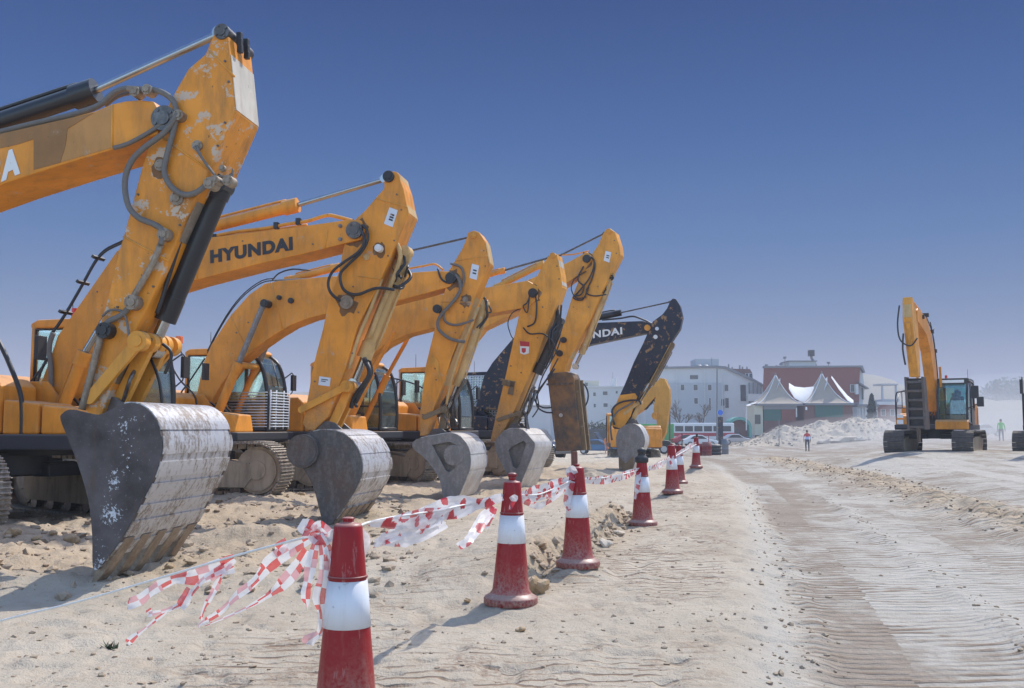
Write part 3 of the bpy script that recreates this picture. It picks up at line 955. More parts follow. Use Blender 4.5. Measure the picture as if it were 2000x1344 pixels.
bk1 = [(233, 791), (253, 787), (274, 791), (291, 803), (305, 822), (313, 846), (317, 870), (313, 894), (301, 932), (274, 986), (240, 1048), (212, 1086), (189, 1113)]
fr1 = [(189, 1113), (181, 1105), (180, 1048), (175, 993), (166, 952), (151, 904), (134, 860), (118, 819), (123, 807), (137, 800), (165, 806), (192, 810), (212, 802), (233, 791)]
b1 = m1.bucket(bk1, fr1, 1.46, 'splash', 'shell', wear=((.02, .30), (.31, .43), (.44, .545), (.555, .66), (.67, .775), (.785, .90), (.91, 1.0)), tips=(172, 1149), nteeth=5, tooth_w=.165, cut=(212, 1086),
          ears=[(190, 812), (196, 780), (214, 770), (250, 778), (275, 800), (240, 815)])
m1.links((304, 672), (212, 780), (246, 793), .13, .31, 'orange_dirty', .095, .045)
face_strip(m1, (200, 800), (275, 625), .5, 'muddy', 'face_plate', arm)
# hydraulic pipes and hoses along the near side of the arm
yn = -.33
m1.hose([(258, 180), (285, 174), (315, 180), (337, 196), (345, 222), (338, 258), (325, 308), (321, 338), (334, 364), (358, 380), (383, 376), (405, 360)], yn, .028, 'hose_dusty')
m1.hose([(347, 222), (322, 258), (280, 290), (255, 318), (244, 356), (250, 400), (270, 425), (300, 438), (318, 452), (314, 478)], yn - .03, .028, 'hose_dusty')
m1.hose([(347, 218), (300, 253), (252, 280), (222, 289)], yn, .022, 'hose_dusty')
m1.hose([(-40, 268), (60, 243), (150, 222), (195, 205), (222, 182), (245, 173), (262, 176)], -.2, .03, 'hose_dusty')
m1.hose([(205, 206), (230, 188), (262, 180)], -.1, .022, 'hose_dusty')
m1.hose([(314, 476), (300, 512), (272, 560), (254, 592)], yn, .03, 'steel_tan', 'pipe', 2)
m1.hose([(254, 592), (247, 606), (233, 618), (212, 628), (202, 640)], yn, .028, 'hose_dusty')
m1.hose([(200, 646), (186, 700), (168, 770), (160, 800)], yn, .034, 'steel_tan', 'pipe', 2)
m1.hose([(200, 618), (215, 606), (240, 610), (250, 640), (252, 668)], yn, .012, 'hose_dusty')
m1.hose([(380, 286), (392, 305), (410, 330), (428, 352), (440, 358)], yn, .012, 'hose_dusty')
m1.hose([(384, 284), (400, 318), (424, 346), (444, 362), (452, 352), (455, 330)], yn, .01, 'hose_dusty')
m1.hose([(402, 352), (420, 345), (444, 345), (455, 338)], yn + .1, .014, 'hose_dusty')
for u, v, r, d_ in ((262, 178, .05, .10), (286, 174, .05, .10), (408, 357, .055, .13), (444, 352, .05, .1), (256, 590, .07, .10), (201, 645, .075, .12), (347, 224, .05, .08), (318, 457, .06, .09), (418, 350, .04, .12)):
    m1.pin(u, v, yn - d_ / 2, -.26, r, 'steel_tan' if u > 250 else 'black', 'pipe_clamp', arm)
MB().box(m1.P(272, 178, -.2), (.18, .16, .05), ry=.1).build('pipe_block', 'steel_tan', boom, .008)
m1.hose([(352, 470), (330, 540), (316, 585), (306, 612)], -.19, .02, 'black', 'pipe', 3)
m1.hose([(318, 672), (332, 684), (334, 700), (322, 730)], -.1, .016, 'black')
m1.hose([(290, 690), (310, 740), (318, 800)], .1, .016, 'black')
# dirty front rail welds on arm
house(m1.root, -6.0, 'orange')
m1.chassis((-6.0, 0), 0)
m1.ram('boom_cylinder', (-900, 900), (-700, 760), (-420, 560), .09, .05, -.45)
m1.ram('boom_cylinder', (-900, 900), (-700, 760), (-420, 560), .09, .05, .45)

# ================================================================== machine 2
m2 = Rig((-2.37, 14.79), -10, 'second excavator in the row with black lettering on its boom and a dark round-cornered bucket')
boom = m2.beam('boom', [(70, 800), (72, 768), (98, 700), (112, 657), (228, 490), (262, 472), (310, 466), (415, 463), (560, 446), (680, 429), (705, 430), (712, 450), (705, 468), (671, 476), (589, 497), (504, 516), (376, 549), (330, 563), (280, 592), (225, 640), (186, 690), (134, 768), (105, 800)], .60, 'orange')
o0 = m2.P(411, 515, -.303)
text_mesh('lettering', 'HYUNDAI', o0, m2.P(572, 488.5, -.303) - o0, m2.P(410.5, 489, -.303) - o0, 'ltext', boom, .055)
arm = m2.beam('arm', [(750, 352), (755, 338), (768, 334), (777, 337), (788, 368), (798, 418), (771, 482), (752, 527), (733, 570), (698, 638), (675, 718), (659, 765), (640, 815), (612, 842), (596, 838), (591, 827), (600, 781), (612, 712), (631, 640), (640, 594), (663, 527), (667, 501), (671, 482), (676, 453), (695, 427), (714, 410), (733, 387), (750, 368)], .50, 'arm_orange')
face_strip(m2, (778, 340), (797.5, 416), .5, 'tan', 'face_plate', arm)
m2.pin(758, 344, -.29, .29, .085, 'black', parent=arm)
m2.pin(691, 449, -.36, .36, .125, parent=arm)
m2.pin(676, 590, -.30, -.24, .10, 'steel_tan', 'boss', arm)
m2.pin(738, 484, -.36, -.24, .055, 'white', 'boss', arm)
m2.pin(715, 502, -.27, -.24, .05, 'tan', 'boss', arm)
for v in (441, 467): m2.pin(664, v, -.325, -.29, .028, 'steel_grey', 'bolt', boom)
m2.plate([(750, 437), (767, 444), (777, 411), (761, 405)], -.251, 'plate', 'number_plate', .006, arm, [(.35, .8, .35), (.35, .8, .5), (.35, .8, .65)])
m2.plate([(622, 752), (644, 755), (646, 738), (624, 735)], -.251, 'plate', 'number_plate', .006, arm, [(.2, .6, .5), (.2, .8, .7)])
m2.ram('arm_cylinder', (330, 464), (579, 401), (752, 350), .092, .038, 0)
m2.ram('bucket_cylinder', (790, 500), (712, 696), (690, 752), .10, .055, 0, 'tan', gland=1.15)
m2.hose([(772, 470), (782, 500), (768, 545), (740, 610), (722, 660)], -.16, .035, 'tan', 'pipe', 3)
m2.hose([(745, 545), (725, 600), (700, 660), (682, 720)], -.2, .03, 'tan', 'pipe', 3)
m2.hose([(706, 440), (716, 448), (718, 468), (706, 492), (682, 515), (665, 535), (668, 560), (680, 572), (700, 575), (735, 563), (770, 566)], -.33, .022)
m2.hose([(704, 446), (712, 470), (700, 492), (672, 512), (650, 530), (641, 552), (646, 572), (664, 588)], -.35, .022)
m2.hose([(410, 463), (460, 453), (520, 446), (560, 438), (600, 432), (638, 421), (660, 424), (690, 432)], -.2, .028, 'orange', 'pipe', 4)
m2.hose([(400, 468), (520, 452), (600, 440)], .05, .028, 'orange', 'pipe', 4)
for u, v in ((540, 441), (583, 433), (420, 464)): MB().box(m2.P(u, v, -.2), (.07, .08, .10)).build('pipe_clamp', 'black', boom, .006)
for dy, dv in ((-.16, 0), (-.04, -4)):
    m2.hose([(100, 655 + dv), (125, 620 + dv), (160, 560 + dv), (185, 515 + dv), (205, 492 + dv), (232, 478 + dv), (262, 464 + dv)], dy, .016, 'black', 'pipe', 3)
for u, v in ((128, 610), (162, 552), (192, 504)): MB().box(m2.P(u, v, -.1), (.05, .3, .05), ry=-.9).build('pipe_clamp', 'black', boom, .005)
m2.hose([(104, 650), (96, 680), (100, 725), (98, 760), (80, 780)], -.35, .04, 'hose_dusty')
m2.hose([(92, 700), (78, 730), (70, 765), (75, 785)], -.38, .022)
m2.hose([(90, 708), (65, 740), (40, 770)], -.38, .018)
bk2 = [(600, 846), (625, 840), (650, 841), (668, 846), (687, 859), (703, 887), (708, 912), (703, 937), (687, 968), (666, 999), (648, 1024)]
fr2 = [(648, 1024), (636, 1024), (628, 1012), (612, 952), (594, 918), (581, 902), (573, 880), (578, 860), (600, 846)]
b2 = m2.bucket(bk2, fr2, 1.42, 'steel_dark', 'shell', wear=((.02, .33), (.335, .5), (.505, .64), (.645, .77), (.775, .89), (.895, 1.0)), tips=(640, 1034), nteeth=5, tooth_w=.165, cut=(654, 1014),
          ears=[(612, 842), (622, 824), (652, 823), (663, 826), (694, 852), (650, 850)])
m2.pin(590, 881, -.80, -.70, .235, 'steel_dark', 'hinge_boss', b2, cap=False)
m2.pin(590, 881, -.815, -.79, .205, 'steel_dark', 'hinge_boss', b2, cap=False)
m2.links((690, 756), (603, 801), (655, 830), .13, .29, 'orange_dirty', .085, .04)
s2 = -5.05
house(m2.root, s2, 'orange', beacon='redlens', rail=False)
m2.hose([(-40, 600), (0, 672), (20, 715), (38, 762), (43, 795), (43, 840), (40, 862)], -1.3, .034, 'black_paint', 'hand_rail')
m2.chassis((s2 - .42, -.22), -29, 2.45, 1.33, .6, .49, -.05)
m2.ram('boom_cylinder', (110, 830), (165, 690), (255, 540), .09, .05, -.46)
m2.ram('boom_cylinder', (110, 830), (165, 690), (255, 540), .09, .05, .46)

# ================================================================== machine 3
m3 = Rig((-1.18, 20.6), -11, 'third excavator in the row, grey bucket side with triangular hole and round disc')
boom = m3.beam('boom', [(376, 800), (384, 770), (397, 710), (412, 674), (451, 615), (487, 575), (517, 554), (543, 549), (641, 540), (795, 533), (851, 529), (878, 530), (892, 544), (878, 560), (825, 575), (762, 591), (700, 602), (640, 612), (602, 622), (566, 636), (536, 654), (500, 679), (464, 708), (432, 752), (404, 800)], .55, 'orange')
arm = m3.beam('arm', [(910, 469), (914, 454), (926, 450), (936, 454), (946, 469), (955, 515), (929, 577), (910, 630), (883, 695), (867, 747), (844, 806), (834, 849), (820, 852), (820, 806), (831, 715), (844, 662), (852, 630), (860, 597), (868, 570), (872, 545), (877, 528), (887, 512), (903, 485)], .48, 'arm_orange')
face_strip(m3, (947, 472), (954.8, 513), .48, 'tan', 'face_plate', arm)
face_strip(m3, (865, 752), (928, 580), .44, 'tan', 'face_plate', arm)
m3.pin(924, 459, -.27, .27, .07, 'orange_dirty', parent=arm)
m3.pin(880, 542, -.34, .34, .115, 'black', parent=arm)
m3.pin(909, 585, -.27, -.23, .06, 'steel_tan', 'boss', arm)
m3.pin(853, 603, -.34, -.26, .09, 'black', 'boss', boom)
m3.plate([(917, 543), (931, 547), (936, 519), (922, 515)], -.241, 'plate', 'number_plate', .006, arm, [(.3, .8, .4), (.3, .8, .6)])
m3.plate([(838, 712), (838, 704), (843, 698), (852, 699), (856, 705), (863, 745), (858, 746), (850, 715)], -.243, 'orange_dirty', 'bracket', .012, arm)
m3.ram('arm_cylinder', (566, 546), (662, 522), (918, 463), .075, .022, 0, 'orange', 'pin')
m3.ram('bucket_cylinder', (946, 598), (893, 752), (868, 815), .085, .045, 0, 'tan', gland=1.12)
m3.hose([(935, 600), (905, 670), (882, 740), (872, 790)], -.18, .028, 'tan', 'pipe', 2)
m3.hose([(880, 532), (896, 545), (898, 570), (880, 595), (864, 612), (855, 628), (858, 645), (880, 662), (908, 668)], -.31, .032, 'hose_dusty')
m3.hose([(880, 515), (900, 522), (906, 540), (902, 560), (884, 590), (868, 608), (870, 628), (892, 635), (925, 625)], -.27, .024, 'hose_dusty')
m3.hose([(855, 525), (862, 545), (878, 553), (890, 545)], -.3, .02)
m3.hose([(780, 528), (830, 519), (850, 516), (866, 528)], -.1, .022, 'orange', 'pipe', 3)
m3.hose([(536, 548), (600, 545), (658, 541)], -.2, .02, 'steel_grey', 'pipe', 2)
m3.hose([(532, 547), (545, 534), (570, 526), (598, 528), (606, 530)], .0, .018)
for dy, dv in ((-.15, 0), (-.05, -4)):
    m3.hose([(405, 690 + dv), (425, 650 + dv), (452, 606 + dv), (480, 574 + dv), (512, 552 + dv), (535, 548 + dv)], dy, .013, 'black', 'pipe', 3)
m3.hose([(322, 690), (350, 740), (378, 770), (384, 790)], -.9, .02, 'black')
m3.hose([(400, 700), (370, 745), (355, 765), (352, 778)], -.5, .018, 'black')
m3.pin(515, 592, -.52, .52, .085, 'black', 'pin', boom)
m3.pin(544, 581, -.33, -.27, .05, 'black', 'boss', boom)
m3.pin(567, 587, -.33, -.27, .06, 'black', 'boss', boom)
for y in (-.46, .46):
    A, B, Cc = m3.P(412, 838, -.46), m3.P(467, 708, -.46), m3.P(514, 596, -.46)
    o = MB()
    for q in (A, B, Cc): q.y = y
    d = (B - A).normalized()
    o.cyl(A, B, .098, 18).cyl(B - d * .2, B, .115, 18)
    oo = o.build('boom_cylinder', 'orange', m3.root)
    MB().cyl(B, Cc, .06, 14).build('rod', 'steel_grey', oo)
MB().cyl(m3.P(466, 712, -.46), m3.P(466, 712, -.46) + Vector((0, .92, 0)), .07, 12).build('cylinder_tie', 'orange_dirty', m3.root)
bk3 = [(813, 858), (832, 853), (851, 850), (875, 846), (894, 850), (909, 864), (917, 882), (919, 904), (915, 923), (900, 960), (894, 973)]
fr3 = [(894, 973), (880, 974), (867, 973), (859, 939), (846, 915), (827, 893), (808, 877), (805, 866), (813, 858)]
b3 = m3.bucket(bk3, fr3, 1.5, 'steel_grey', 'steel_bright', wear=((.02, .45), (.46, .60), (.61, .74), (.75, .98)),
          holes=[[(844, 869), (878, 863), (893, 870), (888, 915), (877, 923), (870, 918)]], hole_back=[(838, 866), (880, 858), (900, 872), (890, 918), (877, 930), (865, 918)],
          ears=[(838, 852), (850, 838), (866, 836), (905, 862), (870, 850)])
m3.pin(886, 889, -.765, -.6, .205, 'steel_grey', 'disc', b3, cap=False)
m3.links((872, 800), (836, 815), (864, 840), .11, .25, 'muddy', .07, .04)
s3 = -5.75
house(m3.root, s3, 'orange', guard='plate', beacon='amber', rail=False)
m3.chassis((s3, 0), 0, 2.72, 1.36, .6, .52, -.03)

# ================================================================== machine 4
m4 = Rig((.216, 23.4), -18, 'fourth excavator in the row, red and white badge on arm, kite-shaped bucket')
boom = m4.beam('boom', [(630, 805), (650, 740), (690, 660), (730, 615), (770, 597), (830, 580), (960, 560), (1030, 548), (1050, 560), (1050, 585), (1030, 600), (960, 612), (900, 626), (844, 641), (792, 654), (749, 676), (723, 699), (690, 750), (668, 805)], .52, 'amber_paint')
arm = m4.beam('arm', [(1070, 502), (1077, 495), (1088, 497), (1096, 538), (1098, 561), (1080, 613), (1044, 705), (1027, 747), (1005, 800), (988, 833), (972, 862), (957, 862), (972, 797), (988, 731), (1003, 662), (1014, 613), (1024, 577), (1044, 548), (1060, 518)], .46, 'arm_amber')
face_strip(m4, (1090, 508), (1097.5, 557), .46, 'facep', 'face_plate', arm)
face_strip(m4, (990, 828), (1078, 616), .42, 'tan', 'face_plate', arm)
m4.pin(1079, 499, -.26, .26, .07, 'orange_dirty', parent=arm)
m4.pin(1040, 572, -.32, .32, .11, 'black', parent=arm)
M['badge_red'] = plain('badge_red', (.45, .03, .04), .4)
m4.plate([(1016, 690), (1024, 693), (1033, 690), (1034, 668), (1015, 666)], -.231, 'white', 'badge', .006, arm)
m4.plate([(1016, 676), (1034, 677), (1034, 668), (1015, 666)], -.2375, 'badge_red', 'badge', .004, arm)
m4.plate([(1019, 687), (1023, 690), (1027, 687), (1027, 680), (1019, 680)], -.2375, 'badge_red', 'badge', .004, arm)
m4.plate([(980, 752), (1004, 757), (1007, 745), (983, 741)], -.232, 'muddy', 'bracket', .03, arm)
m4.plate([(992, 770), (1002, 772), (1006, 747), (998, 745)], -.232, 'muddy', 'bracket', .03, arm)
m4.ram('arm_cylinder', (930, 545), (985, 528), (1074, 503), .06, .024, 0, 'orange', 'pin')
m4.ram('bucket_cylinder', (1092, 632), (1050, 728), (1016, 810), .10, .055, 0, 'black_paint')
m4.hose([(1045, 700), (1020, 760), (1000, 815), (990, 850)], .05, .05, 'tan', 'pipe', 2)
m4.hose([(1036, 570), (1046, 580), (1048, 605), (1044, 630), (1030, 638)], -.27, .02)
m4.hose([(1038, 566), (1030, 590), (1022, 598), (1030, 610), (1034, 575)], -.3, .015)
m4.hose([(1022, 640), (1035, 652), (1060, 652), (1080, 668), (1086, 690)], -.26, .016)
m4.hose([(1018, 602), (1000, 612), (992, 632), (998, 655), (1003, 662)], -.2, .012)
m4.hose([(1096, 660), (1085, 690), (1060, 735), (1050, 770), (1052, 795), (1040, 815)], -.1, .016)
bk4 = [(983, 843), (994, 838), (1005, 837), (1021, 840), (1040, 860), (1044, 868), (1042, 882), (1028, 918), (1014, 950), (1010, 958)]
fr4 = [(1010, 958), (1002, 955), (998, 946), (989, 923), (973, 893), (966, 872), (970, 856), (983, 843)]
b4 = m4.bucket(bk4, fr4, 1.40, 'steel_grey', 'steel_bright', wear=((.0, .34), (.42, .70), (.71, 1.0)), smooth=2,
          holes=[[(993, 880), (998, 873), (1022, 861), (1028, 866), (1014, 910), (1008, 916), (1002, 912)]], hole_back=[(986, 880), (998, 868), (1024, 856), (1034, 866), (1016, 916), (1008, 924), (998, 915)],
          ears=[(995, 842), (1003, 828), (1016, 826), (1036, 856), (1015, 846)])
m4.links((1018, 808), (980, 820), (1004, 832), .10, .24, 'muddy', .06, .035)
s4 = -5.25
house(m4.root, s4, 'orange', cabtop=3.05, beacon=None, rail=False)
m4.chassis((s4, .5), -20, 2.4, 1.3, .6, .46, -.03)
for y in (-.45, .45):
    MB().cyl((s4 + .9, y, 1.35), (s4 + 1.6, y, 2.7), .09, 16).cyl((s4 + 1.6, y, 2.7), (s4 + 2.2, y, 3.7), .05, 12).build('boom_cylinder', 'orange', m4.root)

# ================================================================== machine 5 (hydraulic breaker)
m5 = Rig((1.47, 27.4), -20, 'fifth excavator in the row, carrying a rusty box-shaped hydraulic hammer')
boom = m5.beam('boom', [(824, 805), (840, 740), (876, 660), (918, 605), (972, 572), (1035, 545), (1110, 512), (1146, 492), (1160, 503), (1140, 530), (1110, 551), (1037, 597), (940, 643), (902, 690), (880, 760), (866, 805)], .52, 'amber_paint')
arm = m5.beam('arm', [(1176, 460), (1183, 448), (1191, 446), (1201, 453), (1209, 479), (1211, 497), (1188, 544), (1152, 623), (1109, 705), (1100, 740), (1076, 745), (1073, 721), (1081, 692), (1098, 643), (1116, 584), (1129, 551), (1135, 528), (1152, 502), (1168, 479)], .46, 'arm_amber')
face_strip(m5, (1112, 700), (1187, 546), .42, 'tan', 'face_plate', arm)
m5.pin(1189, 452, -.26, .26, .08, 'orange_dirty', parent=arm)
m5.pin(1145, 505, -.33, .33, .11, 'black', parent=arm)
m5.pin(1100, 664, -.30, -.22, .08, 'black', 'boss', arm)
m5.pin(1092, 690, -.30, -.22, .09, 'black', 'boss', arm)
m5.plate([(1179, 509), (1190, 513), (1194, 493), (1183, 490)], -.231, 'plate', 'number_plate', .006, arm, [(.3, .8, .4), (.3, .8, .6)])
m5.ram('arm_cylinder', (972, 560), (1062, 515), (1180, 456), .085, .024, 0, 'yellow', 'pin')
m5.ram('bucket_cylinder', (1194, 540), (1136, 690), (1124, 716), .078, .05, 0, 'tan', gland=1.2)
m5.hose([(1145, 500), (1158, 505), (1160, 520), (1150, 545), (1130, 570), (1120, 582), (1138, 585), (1150, 560)], -.29, .022)
m5.hose([(1150, 498), (1162, 515), (1156, 545), (1145, 570), (1160, 578), (1185, 575)], -.27, .018)
m5.hose([(1145, 530), (1122, 545), (1116, 565), (1126, 582), (1145, 580)], -.3, .016)
m5.hose([(1140, 520), (1128, 545), (1140, 560), (1135, 575), (1122, 578)], -.31, .022)
m5.hose([(1090, 498), (1120, 497), (1150, 490)], .0, .02, 'orange', 'pipe', 2)
bq = MB()
wB = .62
bq.prism(m5.poly([(1068, 734), (1072, 729), (1108, 726), (1117, 729), (1121, 738), (1136, 880), (1086, 882)], -wB / 2), -wB / 2, wB / 2)
bo = bq.build('hydraulic_hammer', 'brkr', m5.root, .03)
m5.plate([(1068, 749), (1120, 747), (1120, 751), (1068, 753)], -wB / 2 - .002, 'pin', 'strap', .03, bo)
m5.pin(1078, 739, -wB / 2 - .06, -wB / 2, .10, 'brkr', 'bolt', bo)
m5.pin(1095, 811, -wB / 2 - .03, -wB / 2, .05, 'steel_bright', 'bolt', bo)
fb = MB()
A, B = m5.P(1121, 742, -wB / 2), m5.P(1136, 880, -wB / 2)
dn = (B - A).normalized(); nn = Vector((-dn.z, 0, dn.x)); nn = nn if nn.x > 0 else -nn
for yy in (.02, .40):
    fb.add([A + nn * .002 + Vector((0, .1 + yy - .04, 0)), B + nn * .002 + Vector((0, .1 + yy - .04, 0)), B + nn * .11 + Vector((0, .1 + yy - .04, 0)), A + nn * .11 + Vector((0, .1 + yy - .04, 0)),
            A + nn * .002 + Vector((0, .1 + yy + .04, 0)), B + nn * .002 + Vector((0, .1 + yy + .04, 0)), B + nn * .11 + Vector((0, .1 + yy + .04, 0)), A + nn * .11 + Vector((0, .1 + yy + .04, 0))],
           [(0, 1, 2, 3), (7, 6, 5, 4), (0, 4, 5, 1), (1, 5, 6, 2), (2, 6, 7, 3), (3, 7, 4, 0)])
fb.build('rib', 'muddy', bo)
q0 = m5.P(1110, 880, -wB / 2)
MB().cyl((q0.x + .05, 0, q0.z + .1), (q0.x + .12, 0, q0.z - .62), .09, 14, .05).build('chisel', 'pin', bo)
m5.hose([(1084, 720), (1062, 750), (1048, 775), (1050, 795), (1065, 805), (1080, 806)], -.55, .022)
m5.hose([(1090, 700), (1068, 740), (1046, 770), (1046, 785), (1060, 796), (1078, 796)], -.45, .02)
m5.hose([(1122, 748), (1138, 748), (1148, 765), (1147, 785), (1136, 802), (1128, 806)], .2, .022)
s5 = -4.75
house(m5.root, s5, 'orange', cabtop=3.12, beacon=None)
m5.chassis((s5 + .38, -.25), -18, 2.6, 1.32, .6, .48, -.05, cover=True)
for y in (-.45, .45):
    MB().cyl((s5 + .9, y, 1.35), (s5 + 1.4, y, 2.9), .09, 16).cyl((s5 + 1.4, y, 2.9), (s5 + 1.75, y, 4.0), .05, 12).build('boom_cylinder', 'orange', m5.root)

# ================================================================== machine 6 (navy boom)
m6 = Rig((3.7, 33.5), -15, 'navy blue excavator at the end of the row with white letters on its boom')
boom = m6.beam('boom', [(928, 800), (945, 735), (962, 708), (1001, 662), (1040, 640), (1090, 634), (1149, 631), (1255, 627), (1276, 632), (1276, 646), (1260, 651), (1153, 673), (1100, 690), (1050, 715), (1015, 755), (990, 800)], .50, 'navy')
o0 = m6.P(1109, 668, -.253)
text_mesh('lettering', 'HYUNDAI', o0, m6.P(1215.5, 653, -.253) - o0, m6.P(1108.5, 654, -.253) - o0, 'white', boom, .035)
arm = m6.beam('arm', [(1309, 588), (1314, 583), (1320, 584), (1328, 597), (1333, 619), (1328, 642), (1311, 667), (1289, 707), (1260, 752), (1243, 783), (1232, 814), (1218, 838), (1200, 838), (1194, 831), (1198, 800), (1221, 749), (1238, 707), (1255, 673), (1266, 648), (1275, 628), (1294, 614), (1303, 602)], .48, 'navy')
m6.plate([(1194, 832), (1199, 800), (1210, 772), (1240, 768), (1245, 775), (1232, 812), (1216, 838)], -.242, 'orange_dirty', 'guard_plate', .01, arm)
face_strip(m6, (1234, 812), (1310, 669), .44, 'tan', 'face_plate', arm)
m6.pin(1264, 640, -.32, .32, .1, 'orange_dirty', parent=arm)
m6.pin(1283, 642, -.27, -.24, .06, 'plate', 'boss', arm)
m6.pin(1280, 658, -.27, -.24, .07, 'white', 'boss', arm)
m6.ram('arm_cylinder', (1148, 624), (1212, 611), (1308, 590), .11, .025, 0, 'black_paint', 'pin', gland=1.0)
m6.ram('bucket_cylinder', (1312, 676), (1272, 750), (1248, 785), .085, .055, 0, 'muddy', 'pin')
m6.hose([(1176, 625), (1210, 622), (1235, 618), (1250, 622), (1268, 630), (1282, 640)], -.1, .03)
m6.hose([(1200, 830), (1196, 800), (1215, 785), (1245, 782), (1252, 790)], -.3, .03)
m6.hose([(1195, 860), (1193, 830), (1205, 805), (1230, 790), (1238, 785)], -.34, .03, 'hose_dusty')
bk6 = [(1207, 840), (1221, 830), (1235, 827), (1249, 834), (1259, 854), (1258, 871), (1249, 888), (1240, 905), (1236, 919)]
fr6 = [(1236, 919), (1222, 920), (1210, 919), (1208, 893), (1204, 872), (1203, 855), (1207, 840)]
b6 = m6.bucket(bk6, fr6, 1.15, 'steel_grey', 'steel_bright', ears=[(1222, 832), (1228, 818), (1240, 818), (1254, 840), (1235, 838)])
m6.pin(1232, 852, -.60, -.57, .33, 'steel_grey', 'disc', b6, cap=False)
m6.plate([(1209, 892), (1222, 905), (1238, 890), (1236, 918), (1211, 918)], -.578, 'muddy', 'mud_crust', .012, b6)
m6.links((1250, 786), (1222, 808), (1236, 822), .10, .24, 'tan', .07, .04)
s6 = -5.2
house(m6.root, s6, 'navy', cabm='navy', mesh_cab='plate', beacon=None, cw='orange', cab_y=(.3, 1.42), cabtop=3.3, rail=False, mirror=False)
m6.chassis((s6, 0), -10, 2.4, 1.25, .6, .46, -.1)

# ------------------------------------------------------------------ seams, bolts and loose hoses on the row
def seam(rig, a, b, y, parent, mat='orange_dirty', r=.010):
    rig.hose([a, b], y, r, mat, 'weld_seam', 1, parent)
def bolts(rig, pts, y, parent, r=.024):
    r *= .55; pts = [p_ for k_, p_ in enumerate(pts) if k_ % 3 != 2]
    for u, v in pts:
        x, z = rig.p(u, v, y)
        MB().cyl((x, y - .014, z), (x, y, z), r, 8).build('bolt', 'pin', parent)
def kids(rig, n): return [o for o in rig.root.children if o.name.split('.')[0] == n][0]
A1, B1_, A2, B2_, A3, B3_, A4, B4_, A5, B5_ = [kids(m_, n_) for m_ in (m1, m2, m3, m4, m5) for n_ in ('arm', 'boom')]
seam(m1, (409, 100), (458, 150), -.281, A1); seam(m1, (300, 258), (408, 332), -.281, A1); seam(m1, (241, 462), (330, 510), -.281, A1)
seam(m1, (219, 204), (219, 290), -.312, B1_)
bolts(m1, [(440, 120), (447, 160), (452, 195), (440, 240), (426, 285), (300, 300), (270, 380), (352, 440), (262, 520), (300, 560), (230, 600), (205, 700)], -.28, A1, .02)
seam(m2, (640, 450), (634, 487), -.302, B2_); seam(m2, (228, 492), (280, 588), -.302, B2_); seam(m2, (395, 465), (384, 546), -.302, B2_)
seam(m2, (700, 540), (745, 545), -.252, A2); seam(m2, (735, 388), (796, 405), -.252, A2)
bolts(m2, [(775, 380), (784, 410), (763, 395), (770, 470), (758, 500), (745, 530), (730, 565), (700, 610), (650, 640), (690, 560), (688, 690), (625, 700), (615, 745)], -.25, A2, .022)
bolts(m2, [(474, 471), (611, 477), (605, 458), (300, 520), (190, 570)], -.30, B2_, .02)
seam(m3, (530, 551), (552, 642), -.277, B3_); seam(m3, (450, 617), (486, 690), -.277, B3_)
seam(m3, (862, 590), (922, 590), -.242, A3); seam(m3, (889, 510), (953, 500), -.242, A3)
bolts(m3, [(945, 490), (948, 520), (930, 560), (905, 610), (890, 650), (870, 690), (850, 720), (852, 742), (838, 780), (826, 810)], -.24, A3, .026)
bolts(m3, [(462, 650), (485, 630), (600, 570), (760, 560), (740, 650)], -.275, B3_, .03)
bolts(m4, [(1088, 520), (1092, 545), (1080, 580), (1060, 600), (1050, 660), (1040, 690), (998, 715), (1018, 728), (990, 780), (975, 830)], -.23, A4, .03)
bolts(m5, [(1200, 470), (1204, 495), (1185, 530), (1168, 560), (1150, 600), (1125, 640), (1140, 560), (1120, 600)], -.23, A5, .03)
M['stain'] = paint('dark_oil_stain', (.22, .10, .03), .8, grime=(.05, .04, .03))
def stain(rig, u, v, y, r, parent, seed):
    rg = random.Random(seed); x, z = rig.p(u, v, y)
    pts = [(x + r * rg.uniform(.7, 1.25) * math.cos(a) , z + r * rg.uniform(.7, 1.3) * math.sin(a) - (.25 * r if math.sin(a) < 0 else 0)) for a in [2 * math.pi * k / 18 for k in range(18)]]
    MB().prism(pts, y - .0012, y).build('oil_stain', 'stain', parent)
stain(m2, 694, 452, -.2515, .20, A2, 1); stain(m2, 677, 592, -.2515, .15, A2, 2); stain(m2, 741, 486, -.2515, .10, A2, 3)
stain(m3, 882, 544, -.2415, .20, A3, 4); stain(m3, 909, 586, -.2415, .12, A3, 5); stain(m4, 1041, 573, -.2315, .19, A4, 6); stain(m5, 1146, 506, -.2315, .2, A5, 7); stain(m1, 312, 325, -.2815, .09, A1, 8)
def clutter(rig, pts, n, mat='hose', r=.016, seed=1):
    rg = random.Random(seed)
    for k in range(n):
        q = [(u + rg.uniform(-7, 7), v + rg.uniform(-6, 6), rg.uniform(-.22, .1)) for u, v in pts]
        rig.hose(q, 0, r * rg.uniform(.7, 1.3), mat)
clutter(m2, [(795, 500), (790, 520), (775, 530), (778, 545)], 3, 'hose', .02, 1)
clutter(m2, [(790, 515), (796, 540), (784, 565), (768, 560)], 2, 'hose', .02, 2)
clutter(m2, [(715, 700), (720, 730), (700, 770), (690, 790)], 3, 'black', .03, 3)
clutter(m3, [(950, 585), (955, 605), (945, 615), (935, 640)], 3, 'hose', .022, 4)
clutter(m3, [(880, 770), (868, 800), (872, 830), (862, 845)], 4, 'pin', .03, 5)
clutter(m3, [(905, 740), (895, 775), (885, 800), (888, 830)], 3, 'pin', .03, 6)
